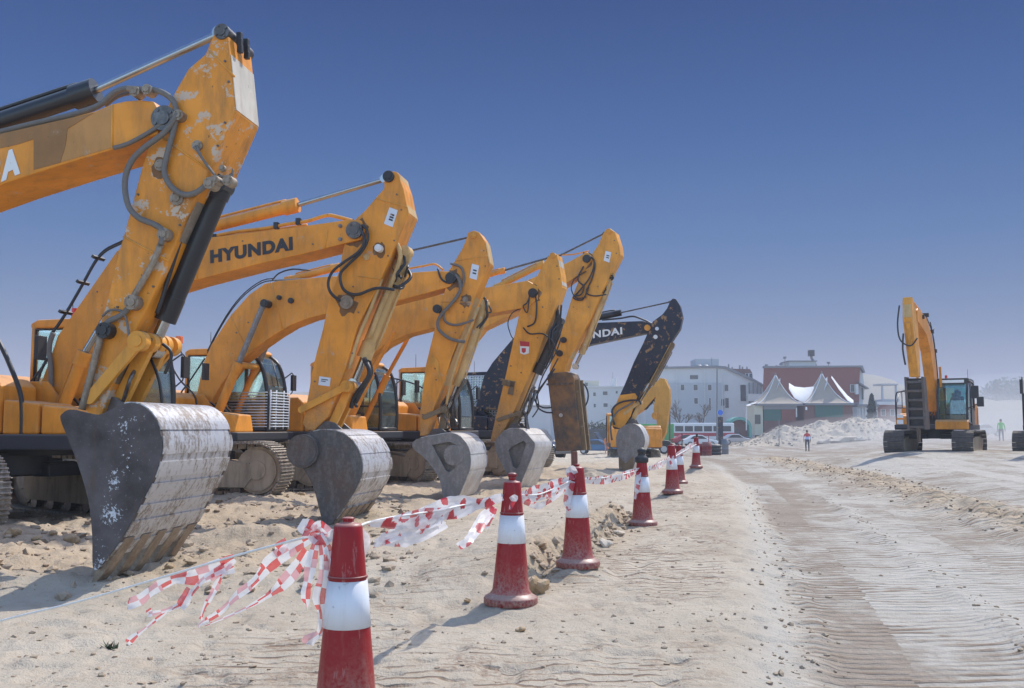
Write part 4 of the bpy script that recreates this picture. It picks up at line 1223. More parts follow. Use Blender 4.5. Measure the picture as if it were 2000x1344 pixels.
clutter(m4, [(1092, 600), (1090, 630), (1080, 650), (1075, 680)], 3, 'hose', .03, 7)
clutter(m4, [(1040, 760), (1030, 800), (1022, 820), (1035, 845)], 4, 'pin', .03, 8)
clutter(m5, [(1196, 540), (1192, 550), (1182, 556), (1180, 570)], 2, 'hose', .025, 9)
clutter(m6, [(1240, 785), (1230, 800), (1226, 815), (1222, 828)], 3, 'black', .03, 10)
q_ = m3.P(350, 664, .4)
MB().box(q_, (.13, .13, .17)).build('beacon', 'amber', m3.root, .02)
MB().cyl(q_ - Vector((0, 0, .09)), q_ + Vector((.1, 0, -.42)), .014, 8).build('beacon_stalk', 'black', m3.root)
clutter(m1, [(290, 660), (270, 700), (255, 740), (240, 790)], 3, 'pin', .022, 11)
clutter(m2, [(85, 780), (110, 790), (130, 800), (150, 820)], 4, 'black', .03, 12)

# ================================================================== machines across the road (facing us)
def facing_machine(S, yaw, z0, label, hammer=True):
    g = Rig(S, yaw, label, 'excavators driving towards the viewer', z0)
    house(g.root, 0, 'orange', cabm='black_paint', beacon='redlens', mirror=False, cabtop=3.15, cab_y=(.30, 1.48), glass='glass_teal', front='orange')
    g.chassis((0, 0), 0, 2.2, 1.32, .8, .47, 0, mat='track_dark')
    bo = MB().prism([(.15, 1.75), (.55, 1.75), (1.05, 3.0), (1.75, 4.25), (2.6, 4.95), (4.5, 5.35), (4.55, 5.75), (4.35, 5.85), (2.5, 5.65), (1.5, 5.1), (.75, 4.3), (.25, 2.9)], -.20, .20).build('boom', 'orange', g.root, .02)
    ar = MB().prism([(5.1, 6.15), (5.35, 6.2), (5.45, 5.95), (5.5, 5.35), (4.55, 3.15), (4.15, 3.15), (4.1, 3.5), (4.3, 5.3), (4.75, 5.9)], -.17, .17).build('arm', 'amber_paint', g.root, .02)
    MB().prism([(5.462, 5.9), (5.505, 5.40), (5.52, 5.40), (5.475, 5.9)], -.15, .15).build('face_plate', 'tan', ar)
    m = MB().cyl((2.9, 0, 5.85), (4.2, 0, 6.05), .085, 16).cyl((4.2, 0, 6.05), (5.2, 0, 6.12), .045, 12); m.build('arm_cylinder', 'orange', g.root)
    m = MB().cyl((5.45, 0, 5.2), (4.75, 0, 3.7), .085, 16).cyl((4.75, 0, 3.7), (4.55, 0, 3.3), .05, 12); m.build('bucket_cylinder', 'orange_dirty', g.root)
    MB().tube([(5.3, -.31, 5.9), (5.3, -.40, 5.2), (5.3, -.34, 4.6), (5.25, -.1, 4.35), (5.25, .1, 4.35), (5.3, .3, 4.6)], .03, 7, sub=4).build('hose', 'black', g.root)
    MB().tube([(5.3, -.2, 4.8), (5.25, -.25, 4.2), (5.1, -.2, 3.6)], .035, 7, sub=3).build('hose', 'black', g.root)
    for k in range(3): MB().tube([(2.4 - .7 * k, .15 + .05 * k, 5.75 - .2 * k), (1.2, .2, 5.1), (.6, .2, 4.2), (.2, .2, 3.0), (.1, .2, 2.2)], .022, 6, sub=4).build('hose', 'black', g.root)
    for x, z in ((3.4, 5.55), (2.4, 5.72), (1.35, 5.12), (.72, 4.35)):
        MB().box((x, .12, z + .05), (.16, .3, .16)).build('pipe_clamp', 'black', bo, .01)
    for y in (-.45, .45):
        MB().cyl((.95, y, 1.35), (1.15, y, 2.7), .09, 14).cyl((1.15, y, 2.7), (1.3, y, 3.7), .05, 12).build('boom_cylinder', 'orange', g.root)
    # ladder-like hammer cradle hanging from the arm
    hm = MB()
    for y in (-.31, .31): hm.prism([(4.05, 3.15), (4.6, 3.15), (4.35, 1.1), (3.55, 1.1), (3.55, 1.4)], y - .045, y + .045)
    for k in range(6):
        t = k / 5
        hm.box((4.52 - .24 * t, 0, 2.95 - 1.75 * t), (.06, .62, .10), ry=.12)
    ho = hm.build('hydraulic_hammer', 'steel_dark', g.root, .01)
    MB().prism([(4.2, 3.1), (4.42, 3.1), (4.15, 1.15), (3.8, 1.15)], -.262, .262).build('hammer_body', 'black_paint', ho, .02)
    MB().cyl((3.98, 0, 1.2), (3.88, 0, .62), .09, 14, .06).build('chisel', 'pin', ho)
    # light bar, mirrors and rail
    lb = MB().bb(1.10, 1.17, .45, 1.33, 3.02, 3.14); MB().bb(1.03, 1.10, .28, 1.50, 2.96, 3.22).build('visor', 'black_paint', g.root, .02); lb.build('light_bar', 'lamp', g.root, .01)
    mm = MB().tube([(1.0, 1.42, 3.1), (1.25, 1.62, 3.05), (1.35, 1.72, 2.9)], .025, 7, sub=3).box((1.4, 1.76, 2.62), (.08, .28, .52))
    mm.build('mirror', 'black', g.root, .02)
    mm = MB().tube([(1.4, 1.45, 1.95), (1.6, 1.8, 2.1), (1.65, 1.95, 2.2)], .022, 7, sub=3).box((1.66, 1.98, 2.22), (.08, .26, .4))
    mm.build('mirror', 'black', g.root, .02)
    rl = MB().tube([(1.45, -1.3, 1.3), (1.45, -1.3, 2.5), (1.45, -1.1, 2.68), (1.45, -.75, 2.6), (1.45, -.7, 1.7)], .028, 7, sub=4)
    rl.tube([(1.45, -1.3, 2.0), (1.45, -.72, 2.0)], .022, 7).build('hand_rail', 'black_paint', g.root)
    MB().bb(1.575, 1.62, -1.25, -1.0, 1.32, 1.5).build('lamp', 'lamp', g.root, .01)
    MB().bb(1.575, 1.62, -1.25, -1.0, 1.58, 1.72).build('lamp', 'lamp', g.root, .01)
    return g
m8 = facing_machine((18.1, 42.8), -122, .22, 'whole excavator facing us across the dusty plain, driver in its black cab')
m9 = facing_machine((23.25, 42.2), -124, .2, 'excavator cut off by the right edge, only a track and mirror pole showing')
m = MB().tube([(1.5, -1.33, 1.3), (1.5, -1.33, 3.3)], .03, 8).box((1.52, -1.36, 2.9), (.1, .12, .6)); m.build('mirror_pole', 'black', m9.root)

# small backhoe-like excavator working far behind the last bucket
m7 = Rig((8.5, 55.0), -25, 'small distant yellow excavator with folded arm behind the navy machine', 'distant machines', -.75)
m7.beam('boom', [(1196, 815), (1206, 800), (1240, 775), (1270, 758), (1286, 742), (1296, 752), (1280, 775), (1258, 800), (1236, 815)], .35, 'yellow')
m7.beam('arm', [(1284, 748), (1288, 738), (1298, 740), (1307, 760), (1308, 785), (1300, 845), (1292, 862), (1284, 856), (1282, 820), (1276, 800), (1280, 775)], .34, 'yellow')
m7.pin(1280, 812, -.22, .22, .22, 'orange_dirty')
m7.ram('arm_cylinder', (1262, 795), (1275, 780), (1284, 800), .12, .07, 0, 'navy')
before = set(m7.root.children)
house(m7.root, -1.95, 'orange', beacon='amber', cabtop=2.9, rail=False, mirror=False)
for o_ in set(m7.root.children) - before: o_.rotation_euler = (0, 0, R(112))
m7.chassis((-1.95, 0), 112, 1.9, 1.1, .5, .4, 0)
# ================================================================== ground sheet
ys = np.concatenate([np.linspace(-60, 2.6, 24), np.exp(np.arange(math.log(3.0), math.log(70), .0046)), np.exp(np.arange(math.log(70.6), math.log(3200), .035))])
sp = np.linspace(-1, 1, 821)
def xmap(t, y):
    ye = np.maximum(y, 3.0)
    inner = .60 * ye + 1.6
    outer = 1.6 * ye + 40
    a = np.abs(t)
    x = np.where(a < .8, a / .8 * inner, inner + ((a - .8) / .2) ** 2 * (outer - inner) + (a - .8) / .2 * inner * .12)
    return np.sign(t) * x
Yg, Tg = np.meshgrid(ys, sp, indexing='ij')
Xg = xmap(Tg, Yg)
Zg = ground_z(Xg, Yg)
nr, nc = Xg.shape
me = bpy.data.meshes.new('ground')
me.vertices.add(nr * nc)
me.vertices.foreach_set('co', np.stack([Xg, Yg, Zg], -1).astype(np.float32).ravel())
idx = np.arange(nr * nc).reshape(nr, nc)
q = np.stack([idx[:-1, :-1], idx[:-1, 1:], idx[1:, 1:], idx[1:, :-1]], -1).reshape(-1, 4)
me.loops.add(q.size); me.polygons.add(len(q))
me.loops.foreach_set('vertex_index', q.ravel().astype(np.int32))
me.polygons.foreach_set('loop_start', (np.arange(len(q)) * 4).astype(np.int32))
me.polygons.foreach_set('loop_total', np.full(len(q), 4, np.int32))
me.polygons.foreach_set('use_smooth', np.ones(len(q), bool))
me.update(calc_edges=True)
# colour zones stored as a vertex attribute: r = road soil, g = churned, b = pale dust
s_ = Xg - road_edge(Yg)
road = sstep(-.12, .22, s_ + .18 * fbm(Xg * 2.5, Yg * 1.2, 3, 101))
wx_ = np.interp(Yg, [6, 14.8, 20.2, 30, 39], [6.8, 7.57, 8.3, 10.1, 10.8])
road = np.maximum(road, sstep(27, 36, Yg) * (1 - .0 * Xg) * sstep(-2.5, 0.5, s_))
wind = bump1(Xg - wx_, .2, .7) * sstep(8, 13, Yg) * (1 - sstep(40, 55, Yg))
chz = (1 - sstep(-1.0, 1.5, Xg + 2.2 - .22 * (Yg - 10))) * sstep(8.2, 10.5, Yg) * (1 - sstep(30, 45, Yg))
bankz = (1 - sstep(-.05, .5, np.abs(Xg - np.interp(Yg, [7.2, 9.8, 12.4, 15, 17], [-.45, .16, .95, 1.62, 2.1]) - .08) - .12)) * sstep(8, 9.4, Yg) * (1 - sstep(14.6, 16.2, Yg))
pale = np.clip(-.55 * sstep(30, 42, Yg) + bump1(s_, 1.6, .55) * .7 + bump1(s_, 3.3, .5) * .5 + bump1(s_, 1.0, .18) * .3 + .45 * sstep(.5, 1.6, Xg - wx_) * (1 - sstep(34, 50, Yg)) + .9 * bump1(s_, -.12, .2), -1, 1) * (1 - wind)
strip = np.clip(sstep(-2.6, -2.1, s_) * (1 - sstep(-.7, -.4, s_)) + .8 * np.exp(-(((Xg + 1.1) / .8) ** 2 + ((Yg - 6.4) / 1.3) ** 2)) + .6 * sstep(-3.7, -3.2, s_) * (1 - sstep(-2.9, -2.5, s_)), 0, 1) * np.clip(.75 + 1.6 * fbm(Xg * .6, Yg * .4, 3, 87), 0, 1) * (1 - sstep(30, 40, Yg))
at_ = me.color_attributes.new('zone', 'FLOAT_COLOR', 'POINT')
at_.data.foreach_set('color', np.stack([road, np.clip(chz + wind + bankz, 0, 1), pale, strip], -1).astype(np.float32).ravel())
ground = bpy.data.objects.new('ground', me); COL.objects.link(ground)
tag(ground, 'sandy churned building ground with tyre and track prints', None, None, 'structure')

la_ = me.color_attributes.new('lane', 'FLOAT_COLOR', 'POINT')
la_.data.foreach_set('color', np.stack([np.clip(s_, -60, 60), s_ * 0, s_ * 0, np.ones_like(s_)], -1).astype(np.float32).ravel())

def sand_mat():
    m, nt, b = new_mat('sand')
    pos = worldpos(nt)
    vc = nt.nodes.new('ShaderNodeVertexColor'); vc.layer_name = 'zone'
    sep = nt.nodes.new('ShaderNodeSeparateColor'); nt.links.new(vc.outputs['Color'], sep.inputs[0])
    r_, g_, b_ = sep.outputs
    n1 = noise(nt, pos, .55, 5, .6)
    n2 = noise(nt, pos, 4.0, 6, .65)
    n3 = noise(nt, pos, 26, 5, .7)
    n4 = noise(nt, pos, 90, 3, .6)
    # bars printed crosswise by the tracks: each bar is a row of its own, lane by lane
    xyz = nt.nodes.new('ShaderNodeSeparateXYZ'); nt.links.new(pos, xyz.inputs[0])
    X_, Y_ = xyz.outputs['X'], xyz.outputs['Y']
    ln = nt.nodes.new('ShaderNodeVertexColor'); ln.layer_name = 'lane'
    lns = nt.nodes.new('ShaderNodeSeparateColor'); nt.links.new(ln.outputs['Color'], lns.inputs[0])
    s_n = lns.outputs[0]
    jit = mth(nt, 'MULTIPLY', mth(nt, 'SUBTRACT', noise(nt, pos, .45, 2, .5), .5), .8)
    lane = mth(nt, 'FLOOR', mth(nt, 'DIVIDE', mth(nt, 'ADD', s_n, mth(nt, 'MULTIPLY', n2, .22)), .82))
    yy = mth(nt, 'DIVIDE', mth(nt, 'ADD', mth(nt, 'SUBTRACT', Y_, mth(nt, 'MULTIPLY', X_, .05)), jit), .145)
    yy = mth(nt, 'ADD', yy, mth(nt, 'MULTIPLY', lane, .37))
    yy = mth(nt, 'ADD', yy, mth(nt, 'MULTIPLY', mth(nt, 'SUBTRACT', noise(nt, pos, 7, 3, .6), .5), .24))
    cell = mth(nt, 'FLOOR', yy); fr = mth(nt, 'FRACT', yy)
    def comb(a_, b_x, c_):
        n_ = nt.nodes.new('ShaderNodeCombineXYZ')
        for s__, v_ in zip(n_.inputs, (a_, b_x, c_)):
            if isinstance(v_, (int, float)): s__.default_value = v_
            else: nt.links.new(v_, s__)
        return n_.outputs[0]
    seg = noise(nt, comb(mth(nt, 'MULTIPLY', X_, 1.5), mth(nt, 'MULTIPLY', cell, 4.31), mth(nt, 'MULTIPLY', lane, 7.7)), 1.0, 3, .6)
    rag = noise(nt, comb(mth(nt, 'MULTIPLY', X_, 9.0), mth(nt, 'MULTIPLY', cell, 3.17), 2.0), 1.0, 3, .6)
    lb = noise(nt, comb(mth(nt, 'MULTIPLY', lane, 5.3), mth(nt, 'MULTIPLY', Y_, .10), 4.0), 1.0, 2, .5)
    bar = mth(nt, 'SUBTRACT', 1.0, ramp(nt, mth(nt, 'ABSOLUTE', mth(nt, 'SUBTRACT', fr, .36)), .16, .30))
    thin = mth(nt, 'SUBTRACT', 1.0, ramp(nt, mth(nt, 'ABSOLUTE', mth(nt, 'SUBTRACT', fr, .36)), .07, .17))
    worn = ramp(nt, noise(nt, mapping(nt, pos, (1.1, .8, 1)), 1.0, 5, .65), .40, .56)
    bar = mth(nt, 'MULTIPLY', bar, mth(nt, 'ADD', .25, mth(nt, 'MULTIPLY', worn, .75)))
    fv = mapping(nt, pos, (.10, .42, 1))
    fn_ = noise(nt, fv, 1.0, 6, .62)
    amt = mth(nt, 'ADD', mth(nt, 'MULTIPLY', seg, .62), mth(nt, 'MULTIPLY', rag, .22))
    amt = mth(nt, 'ADD', amt, mth(nt, 'MULTIPLY', mth(nt, 'SUBTRACT', lb, .5), .85))
    amt = mth(nt, 'ADD', amt, mth(nt, 'MULTIPLY', mth(nt, 'SUBTRACT', n1, .5), .35))
    amt = mth(nt, 'ADD', amt, mth(nt, 'MULTIPLY', mth(nt, 'SUBTRACT', fn_, .5), .35))
    amt = mth(nt, 'SUBTRACT', amt, mth(nt, 'MULTIPLY', b_, .14))
    amt = mth(nt, 'ADD', amt, mth(nt, 'MULTIPLY', mth(nt, 'SUBTRACT', 1.0, ramp(nt, mth(nt, 'ABSOLUTE', mth(nt, 'SUBTRACT', s_n, .75)), .45, .95)), .11))
    bm_ = mth(nt, 'MULTIPLY', bar, ramp(nt, amt, .30, .41))
    solid = ramp(nt, amt, .40, .55)
    sand = mixc(nt, ramp(nt, n1, .3, .7), (.42, .355, .272), (.525, .455, .36))
    sand = mixc(nt, mth(nt, 'MULTIPLY', ramp(nt, n2, .52, .72), .45), sand, (.31, .235, .155))
    bankbar = mth(nt, 'MULTIPLY', mth(nt, 'MULTIPLY', mth(nt, 'MULTIPLY', thin, ramp(nt, noise(nt, pos, 1.7, 4, .65), .36, .52)), ramp(nt, mth(nt, 'ADD', mth(nt, 'MULTIPLY', seg, .6), mth(nt, 'MULTIPLY', rag, .4)), .38, .50)), vc.outputs['Alpha'])
    sand = mixc(nt, mth(nt, 'MULTIPLY', bankbar, .9), sand, (.23, .16, .11))
    patch = mth(nt, 'MULTIPLY', ramp(nt, noise(nt, mapping(nt, pos, (2.2, 1.1, 1)), 1.0, 6, .7), .50, .60), mth(nt, 'ADD', mth(nt, 'MULTIPLY', vc.outputs['Alpha'], .7), .22))
    sand = mixc(nt, mth(nt, 'MULTIPLY', patch, ramp(nt, n3, .42, .60)), sand, (.24, .165, .115))
    soil = mixc(nt, ramp(nt, n2, .35, .65), (.40, .30, .195), (.50, .395, .275))
    soil = mixc(nt, mth(nt, 'MULTIPLY', ramp(nt, n3, .55, .68), .5), soil, (.24, .16, .10))
    c = mixc(nt, mth(nt, 'MULTIPLY', g_, .75), sand, soil)
    brown = mixc(nt, ramp(nt, n3, .35, .65), (.165, .115, .075), (.25, .18, .122))
    dust = mixc(nt, ramp(nt, n2, .3, .7), (.40, .365, .31), (.50, .465, .405))
    roadc = mixc(nt, mth(nt, 'MAXIMUM', mth(nt, 'MULTIPLY', bm_, .85), mth(nt, 'MULTIPLY', solid, .62)), dust, brown)
    c = mixc(nt, r_, c, roadc)
    c = mixc(nt, mth(nt, 'MULTIPLY', mth(nt, 'MULTIPLY', g_, r_), .8), c, soil)
    # pale dust spilled over the bank beside the road
    c = mixc(nt, mth(nt, 'MULTIPLY', mth(nt, 'MULTIPLY', b_, mth(nt, 'SUBTRACT', 1.0, r_)), .8), c, dust)
    # damp dark crumbs
    cr = ramp(nt, noise(nt, pos, 34, 3, .6), .70, .735)
    c = mixc(nt, mth(nt, 'MULTIPLY', cr, .75), c, (.12, .08, .05))
    nt.links.new(c, b.inputs['Base Color'])
    b.inputs['Roughness'].default_value = .95
    b.inputs['Specular IOR Level'].default_value = .15
    h = mth(nt, 'ADD', mth(nt, 'MULTIPLY', n3, .6), mth(nt, 'MULTIPLY', n4, .3))
    h = mth(nt, 'ADD', h, mth(nt, 'MULTIPLY', n2, .9))
    h = mth(nt, 'SUBTRACT', h, mth(nt, 'MULTIPLY', bankbar, .6))
    h = mth(nt, 'ADD', h, mth(nt, 'MULTIPLY', mth(nt, 'MULTIPLY', bar, r_), .8))
    bumpn(nt, b, h, .9, .04)
    return m
M['sand'] = sand_mat()
me.materials.append(M['sand'])

# pebbles nobody would count
rnd = random.Random(3)
def rock_mat(name, a, b_):
    m, nt, b = new_mat(name)
    co = objco(nt)
    n = noise(nt, co, 7, 6, .65); f = noise(nt, co, 40, 4, .6)
    c = mixc(nt, ramp(nt, n, .3, .7), a, b_)
    c = mixc(nt, mth(nt, 'MULTIPLY', upfac(nt, .4, .9), .35), c, (.5, .41, .3))
    nt.links.new(c, b.inputs['Base Color']); b.inputs['Roughness'].default_value = .9
    bumpn(nt, b, mth(nt, 'ADD', n, mth(nt, 'MULTIPLY', f, .3)), .5, .03)
    return m
M['rock'] = rock_mat('sandstone', (.27, .17, .085), (.42, .30, .17))
M['rock_pale'] = rock_mat('limestone', (.40, .34, .27), (.56, .49, .40))
M['clod'] = rock_mat('dry_clod', (.20, .14, .09), (.38, .29, .20))
bm = bmesh.new(); bmesh.ops.create_icosphere(bm, subdivisions=1, radius=1)
IV = np.array([v.co[:] for v in bm.verts]); IF = np.array([[v.index for v in f.verts] for f in bm.faces]); bm.free()
def scatter(name, n, fn, rmin, rmax, mat, seed, power=3.0, label=None):
    rg = np.random.default_rng(seed)
    V, Fc = [], []
    k = 0
    X, Y = fn(rg, n)
    Z = ground_z(X, Y)
    for x, y, z in zip(X, Y, Z):
        r = rmin + (rmax - rmin) * rg.random() ** power
        sc = r * np.array([1, .8 + .4 * rg.random(), .5 + .3 * rg.random()])
        a = rg.random() * 6.28
        v = IV * (1 + .28 * rg.standard_normal((len(IV), 1))) * sc
        ca, sa = math.cos(a), math.sin(a)
        v = np.stack([v[:, 0] * ca - v[:, 1] * sa, v[:, 0] * sa + v[:, 1] * ca, v[:, 2]], -1) + np.array([x, y, z + r * .1])
        V.append(v); Fc.append(IF + k); k += len(IV)
    V = np.concatenate(V); Fc = np.concatenate(Fc)
    me = bpy.data.meshes.new(name); me.from_pydata(V.tolist(), [], Fc.tolist()); me.materials.append(M[mat]); me.update()
    o = bpy.data.objects.new(name, me); COL.objects.link(o)
    return tag(o, label, 'gravel', None, 'stuff')
def f_near(rg, n):
    Y = np.exp(rg.uniform(math.log(4.5), math.log(30), n)); X = rg.uniform(-.62, .62, n) * Y
    k = (vnoise(X * .9, Y * .9, 5) + .5 + np.where(X < road_edge(Y), .12, -.42)) > rg.random(n) * .9 + .15
    return X[k], Y[k]
scatter('gravel', 10000, f_near, .003, .022, 'clod', 11, 3.2, 'small brown crumbs and pebbles strewn over the sand')
def f_edge(rg, n):
    Y = np.exp(rg.uniform(math.log(4.6), math.log(26), n)); X = road_edge(Y) + rg.normal(.02, .16, n)
    return X, Y
scatter('gravel', 520, f_edge, .004, .026, 'clod', 12, 3.0, 'loose clods along the edge of the brown road')
def f_wind(rg, n):
    Y = rg.uniform(12, 44, n); X = np.interp(Y, [6, 14.8, 20.2, 30, 39], [6.8, 7.57, 8.3, 10.1, 10.8]) + rg.normal(.2, .5, n)
    return X, Y
scatter('gravel', 1500, f_wind, .008, .045, 'clod', 13, 3.0, 'rubble windrow of brown clods between road and pale ground')
def f_ridge(rg, n):
    Y = np.exp(rg.uniform(math.log(5.6), math.log(22), n)); X = road_edge(Y) + 1.62 + rg.normal(0, .10, n)
    return X, Y
scatter('gravel', 200, f_ridge, .004, .024, 'clod', 14, 3.0, 'crumbs along the pushed up ridge inside the road')
def f_ch(rg, n):
    Y = rg.uniform(8.4, 22, n); X = rg.uniform(-.62, -.1, n) * Y
    return X, Y
scatter('gravel', 2400, f_ch, .008, .075, 'clod', 15, 3.2, 'broken stones and clods in the churned soil by the machines')
def f_bank(rg, n):
    Y = rg.uniform(8.3, 15.8, n); X = np.interp(Y, [7.2, 9.8, 12.4, 15, 17], [-.45, .16, .95, 1.62, 2.1]) + rg.normal(.16, .10, n)
    return X, Y
scatter('gravel', 420, f_bank, .01, .06, 'clod', 16, 2.4, 'crumbling lumps on the little earth bank behind the cones')

# individual rocks one can point at
def rock(u, v, w_px, label, mat='rock', seed=1, sq=(1, .8, .62), dz=0.0):
    Y = 2730.0 / (v - HZ)
    for _ in range(6):
        a, c = ray(u, v); x = a * Y; z = gz(x, Y)
        Y = (z - CAMZ) / c if c < -1e-4 else Y
    r = w_px / 2 / F * Y
    o = MB().blob((0, 0, 0), r, seed, 3, sq, .34).build('rock', mat, None, 0)
    o.location = (ray(u, v)[0] * Y, Y, gz(ray(u, v)[0] * Y, Y) + r * sq[2] * .45 + dz)
    o.rotation_euler = (0, 0, seed * 1.3)
    return tag(o, label, 'rock', 'loose rocks on the sand')
rock(1042, 1158, 62, 'largest brown rock, lying right behind the base of the second cone', seed=3, sq=(1, .8, .75))
rock(1181, 1056, 34, 'flat pale rock lying right of the base of the third cone', 'rock_pale', 4)
rock(1206, 1044, 30, 'flatter pale rock on the earth bank, left of the fourth cone', 'rock_pale', 5, (1, .8, .4))
rock(912, 1175, 16, 'small round stone alone on the sand left of the second cone', seed=6)
rock(1055, 1112, 26, 'brown stone at the foot of the earth bank left of the third cone', seed=7)
rock(1016, 1232, 20, 'small stone half sunk in sand below the second cone', seed=8, sq=(1, .8, .5))
rock(24, 1050, 34, 'long brown rock in front of the track at the left edge', seed=9)
rock(72, 1056, 22, 'pale brown stone, second from the left edge in the row by the track', seed=10)
rock(103, 1053, 20, 'small brown stone beside the angular one near the big bucket', seed=11)
rock(140, 1058, 28, 'angular brown stone right beside the huge front bucket', seed=12)
rock(332, 1098, 22, 'reddish stone peeking out under the right side of the huge bucket', seed=13)
rock(588, 967, 14, 'round brown stone on the churned sand between the first two buckets', seed=14)
rock(556, 985, 16, 'brown clod on the churned slope below the second machine track', seed=15)
rock(777, 1268, 14, 'dark little stone on the sand right of the nearest cone', 'clod', 16)
rock(413, 1245, 10, 'dark crumb in the pale sand under the fluttering tape ends', 'clod', 17)
rock(183, 1280, 13, 'dark clod in the smooth sand near the bottom left', 'clod', 18)
# scrap of weed
wd = MB()
for k in range(26):
    a = rnd.uniform(0, 6.28); l = rnd.uniform(.03, .07)
    p = Vector((rnd.uniform(-.06, .06), rnd.uniform(-.02, .02), 0))
    d = Vector((math.cos(a), math.sin(a), .8)) * l
    s2_ = d.cross(Vector((0, 0, 1))).normalized() * .008
    wd.add([p - s2_, p + s2_, p + d], [(0, 1, 2)])
M['weed'] = plain('weed_green', (.03, .05, .025), .7)
wo = wd.build('weed', 'weed')
Yw = 2730 / (1256 - HZ)
wo.location = (ray(210, 1256)[0] * Yw, Yw, gz(ray(210, 1256)[0] * Yw, Yw))
tag(wo, 'tiny dark green weed on the sand at the lower left', 'plant')

# ================================================================== traffic cones
def cone_mat(name, base, dirt=.5):
    m, nt, b = new_mat(name)
    co = objco(nt)
    n = noise(nt, co, 6, 5, .6); f = noise(nt, co, 45, 4, .65)
    st = noise(nt, mapping(nt, co, (22, 22, 2.5)), 1.0, 4, .6)
    c = mixc(nt, n, tuple(x * .85 for x in base), base)
    c = mixc(nt, mth(nt, 'MULTIPLY', ramp(nt, st, .55, .75), .35 * dirt), c, (.30, .22, .17))
    sp_ = ramp(nt, noise(nt, co, 20, 3, .6), .68, .71)
    c = mixc(nt, mth(nt, 'MULTIPLY', sp_, .8 * dirt), c, (.05, .03, .03))
    c = mixc(nt, mth(nt, 'MULTIPLY', upfac(nt, .3, .8), .45), c, (.50, .40, .32))
    sx = nt.nodes.new('ShaderNodeSeparateXYZ'); nt.links.new(co, sx.inputs[0])
    low = nt.nodes.new('ShaderNodeMapRange'); low.inputs['From Min'].default_value = .42; low.inputs['From Max'].default_value = .02
    nt.links.new(mth(nt, 'ADD', sx.outputs['Z'], mth(nt, 'MULTIPLY', mth(nt, 'SUBTRACT', n, .5), .5)), low.inputs['Value'])
    c = mixc(nt, mth(nt, 'MULTIPLY', mth(nt, 'MULTIPLY', low.outputs['Result'], ramp(nt, f, .35, .6)), .5), c, (.40, .32, .25))
    sc_ = ramp(nt, noise(nt, mapping(nt, co, (30, 30, 5)), 1.0, 5, .7), .60, .64)
    c = mixc(nt, mth(nt, 'MULTIPLY', sc_, .4 * dirt), c, (.55, .42, .38))
    nt.links.new(c, b.inputs['Base Color'])
    b.inputs['Roughness'].default_value = .42
    b.inputs['Specular IOR Level'].default_value = .3
    bumpn(nt, b, f, .06, .01)
    return m
M['cone_red'] = cone_mat('cone_red', (.30, .008, .012))
M['cone_base'] = cone_mat('cone_base_red', (.22, .014, .018), .9)
M['cone_band'] = cone_mat('cone_white_band', (.74, .76, .80), .35)
def make_cone():
    r0 = empty('traffic_cone', (0, 0, 0), 0, '', 'traffic cone')
    def rr(z): return .145 + (.066 - .145) * (z - .1) / (.955 - .1)
    body = [(rr(.09) + .02, .085), (rr(.12) + .002, .115), (rr(.20), .20), (rr(.47), .47), (rr(.69), .69), (rr(.90), .90), (rr(.94), .94), (.060, .953), (.036, .957), (.028, .960), (.026, .964), (.026, .970), (.030, .973), (.030, .980), (.022, .984), (.004, .985)]
    MB().lathe(body, n=44).build('body', 'cone_red', r0)
    MB().lathe([(rr(.475) - .004, .474), (rr(.475) + .004, .475), (rr(.58) + .0045, .58), (rr(.69) + .004, .69), (rr(.69) - .004, .691)], n=44).build('reflective_band', 'cone_band', r0)
    MB().lathe([(.205, 0.0), (.212, .012), (.212, .05), (.205, .062), (.175, .078), (.160, .092), (.10, .094)], n=44).build('base', 'cone_base', r0)
    MB().lathe([(rr(.70) - .004, .6995), (rr(.70) + .006, .701), (rr(.71) + .006, .711), (rr(.71) - .004, .712)], n=44).build('collar', 'cone_base', r0)
    return r0
proto = make_cone()
cones = {}
def place_cone(key, u, Y, label, vb=None, rz=0, tilt=0.0, s=1.0):
    o = proto if not cones else copy_tree(proto)
    x = ray(u, 1000)[0] * Y
    z = gz(x, Y) - .012
    if vb is not None: z = CAMZ + ray(u, vb)[1] * Y
    o.location = (x, Y, z); o.rotation_euler = (tilt, tilt * .6, rz); o.scale = (s, s, s)
    tag(o, label, 'traffic cone', 'red and white cones along the taped line')
    cones[key] = (Vector((x, Y, z)), o)
    return o
for k, u, Y, lb, vb in CT: place_cone(k, u, Y, lb, vb, rz=k * .7, tilt=.012 * (k % 3 - 1))
kn2 = MB().lathe([(.026, .955), (.026, .985), (.036, .992), (.037, 1.006), (.028, 1.018), (.004, 1.022)], n=28).build('knob', 'cone_base', cones[2][1])
# give the ground something under each base: level pads are handled by ground height differences
M['rusty_pipe'] = steel('rusty_pipe', (.16, .055, .04), .7, .1, rusty=.6, palefac=.1)
def stick(u, vt, vb, Y, r, mat, label):
    a, b = at(u + (vb - vt) * .02, vb, Y), at(u, vt, Y)
    o = MB().cyl((0, 0, 0), b - a, r, 14).cyl(b - a, (b - a) + Vector((0, 0, .004)), r * .8, 14).build('pipe', mat)
    o.location = a
    return tag(o, label, 'pipe')
stick(1121.5, 883, 942, 9.75, .032, 'rusty_pipe', 'rusty brown pipe stuck in the top of the third cone')
stick(1361, 848, 872, 31.5, .035, 'black_paint', 'dark pole stuck in the top of the farthest cone')
stick(1326, 876, 905, 25.2, .045, 'black_paint', 'black stick rising out of the half hidden far cone')
c4 = cones[4][0]
kb = MB().lathe([(.08, .885), (.095, .90), (.095, .96), (.06, .985), (.05, 1.02), (.062, 1.03), (.062, 1.07), (.02, 1.10)], n=24).build('cap', 'black')
kb.location = c4
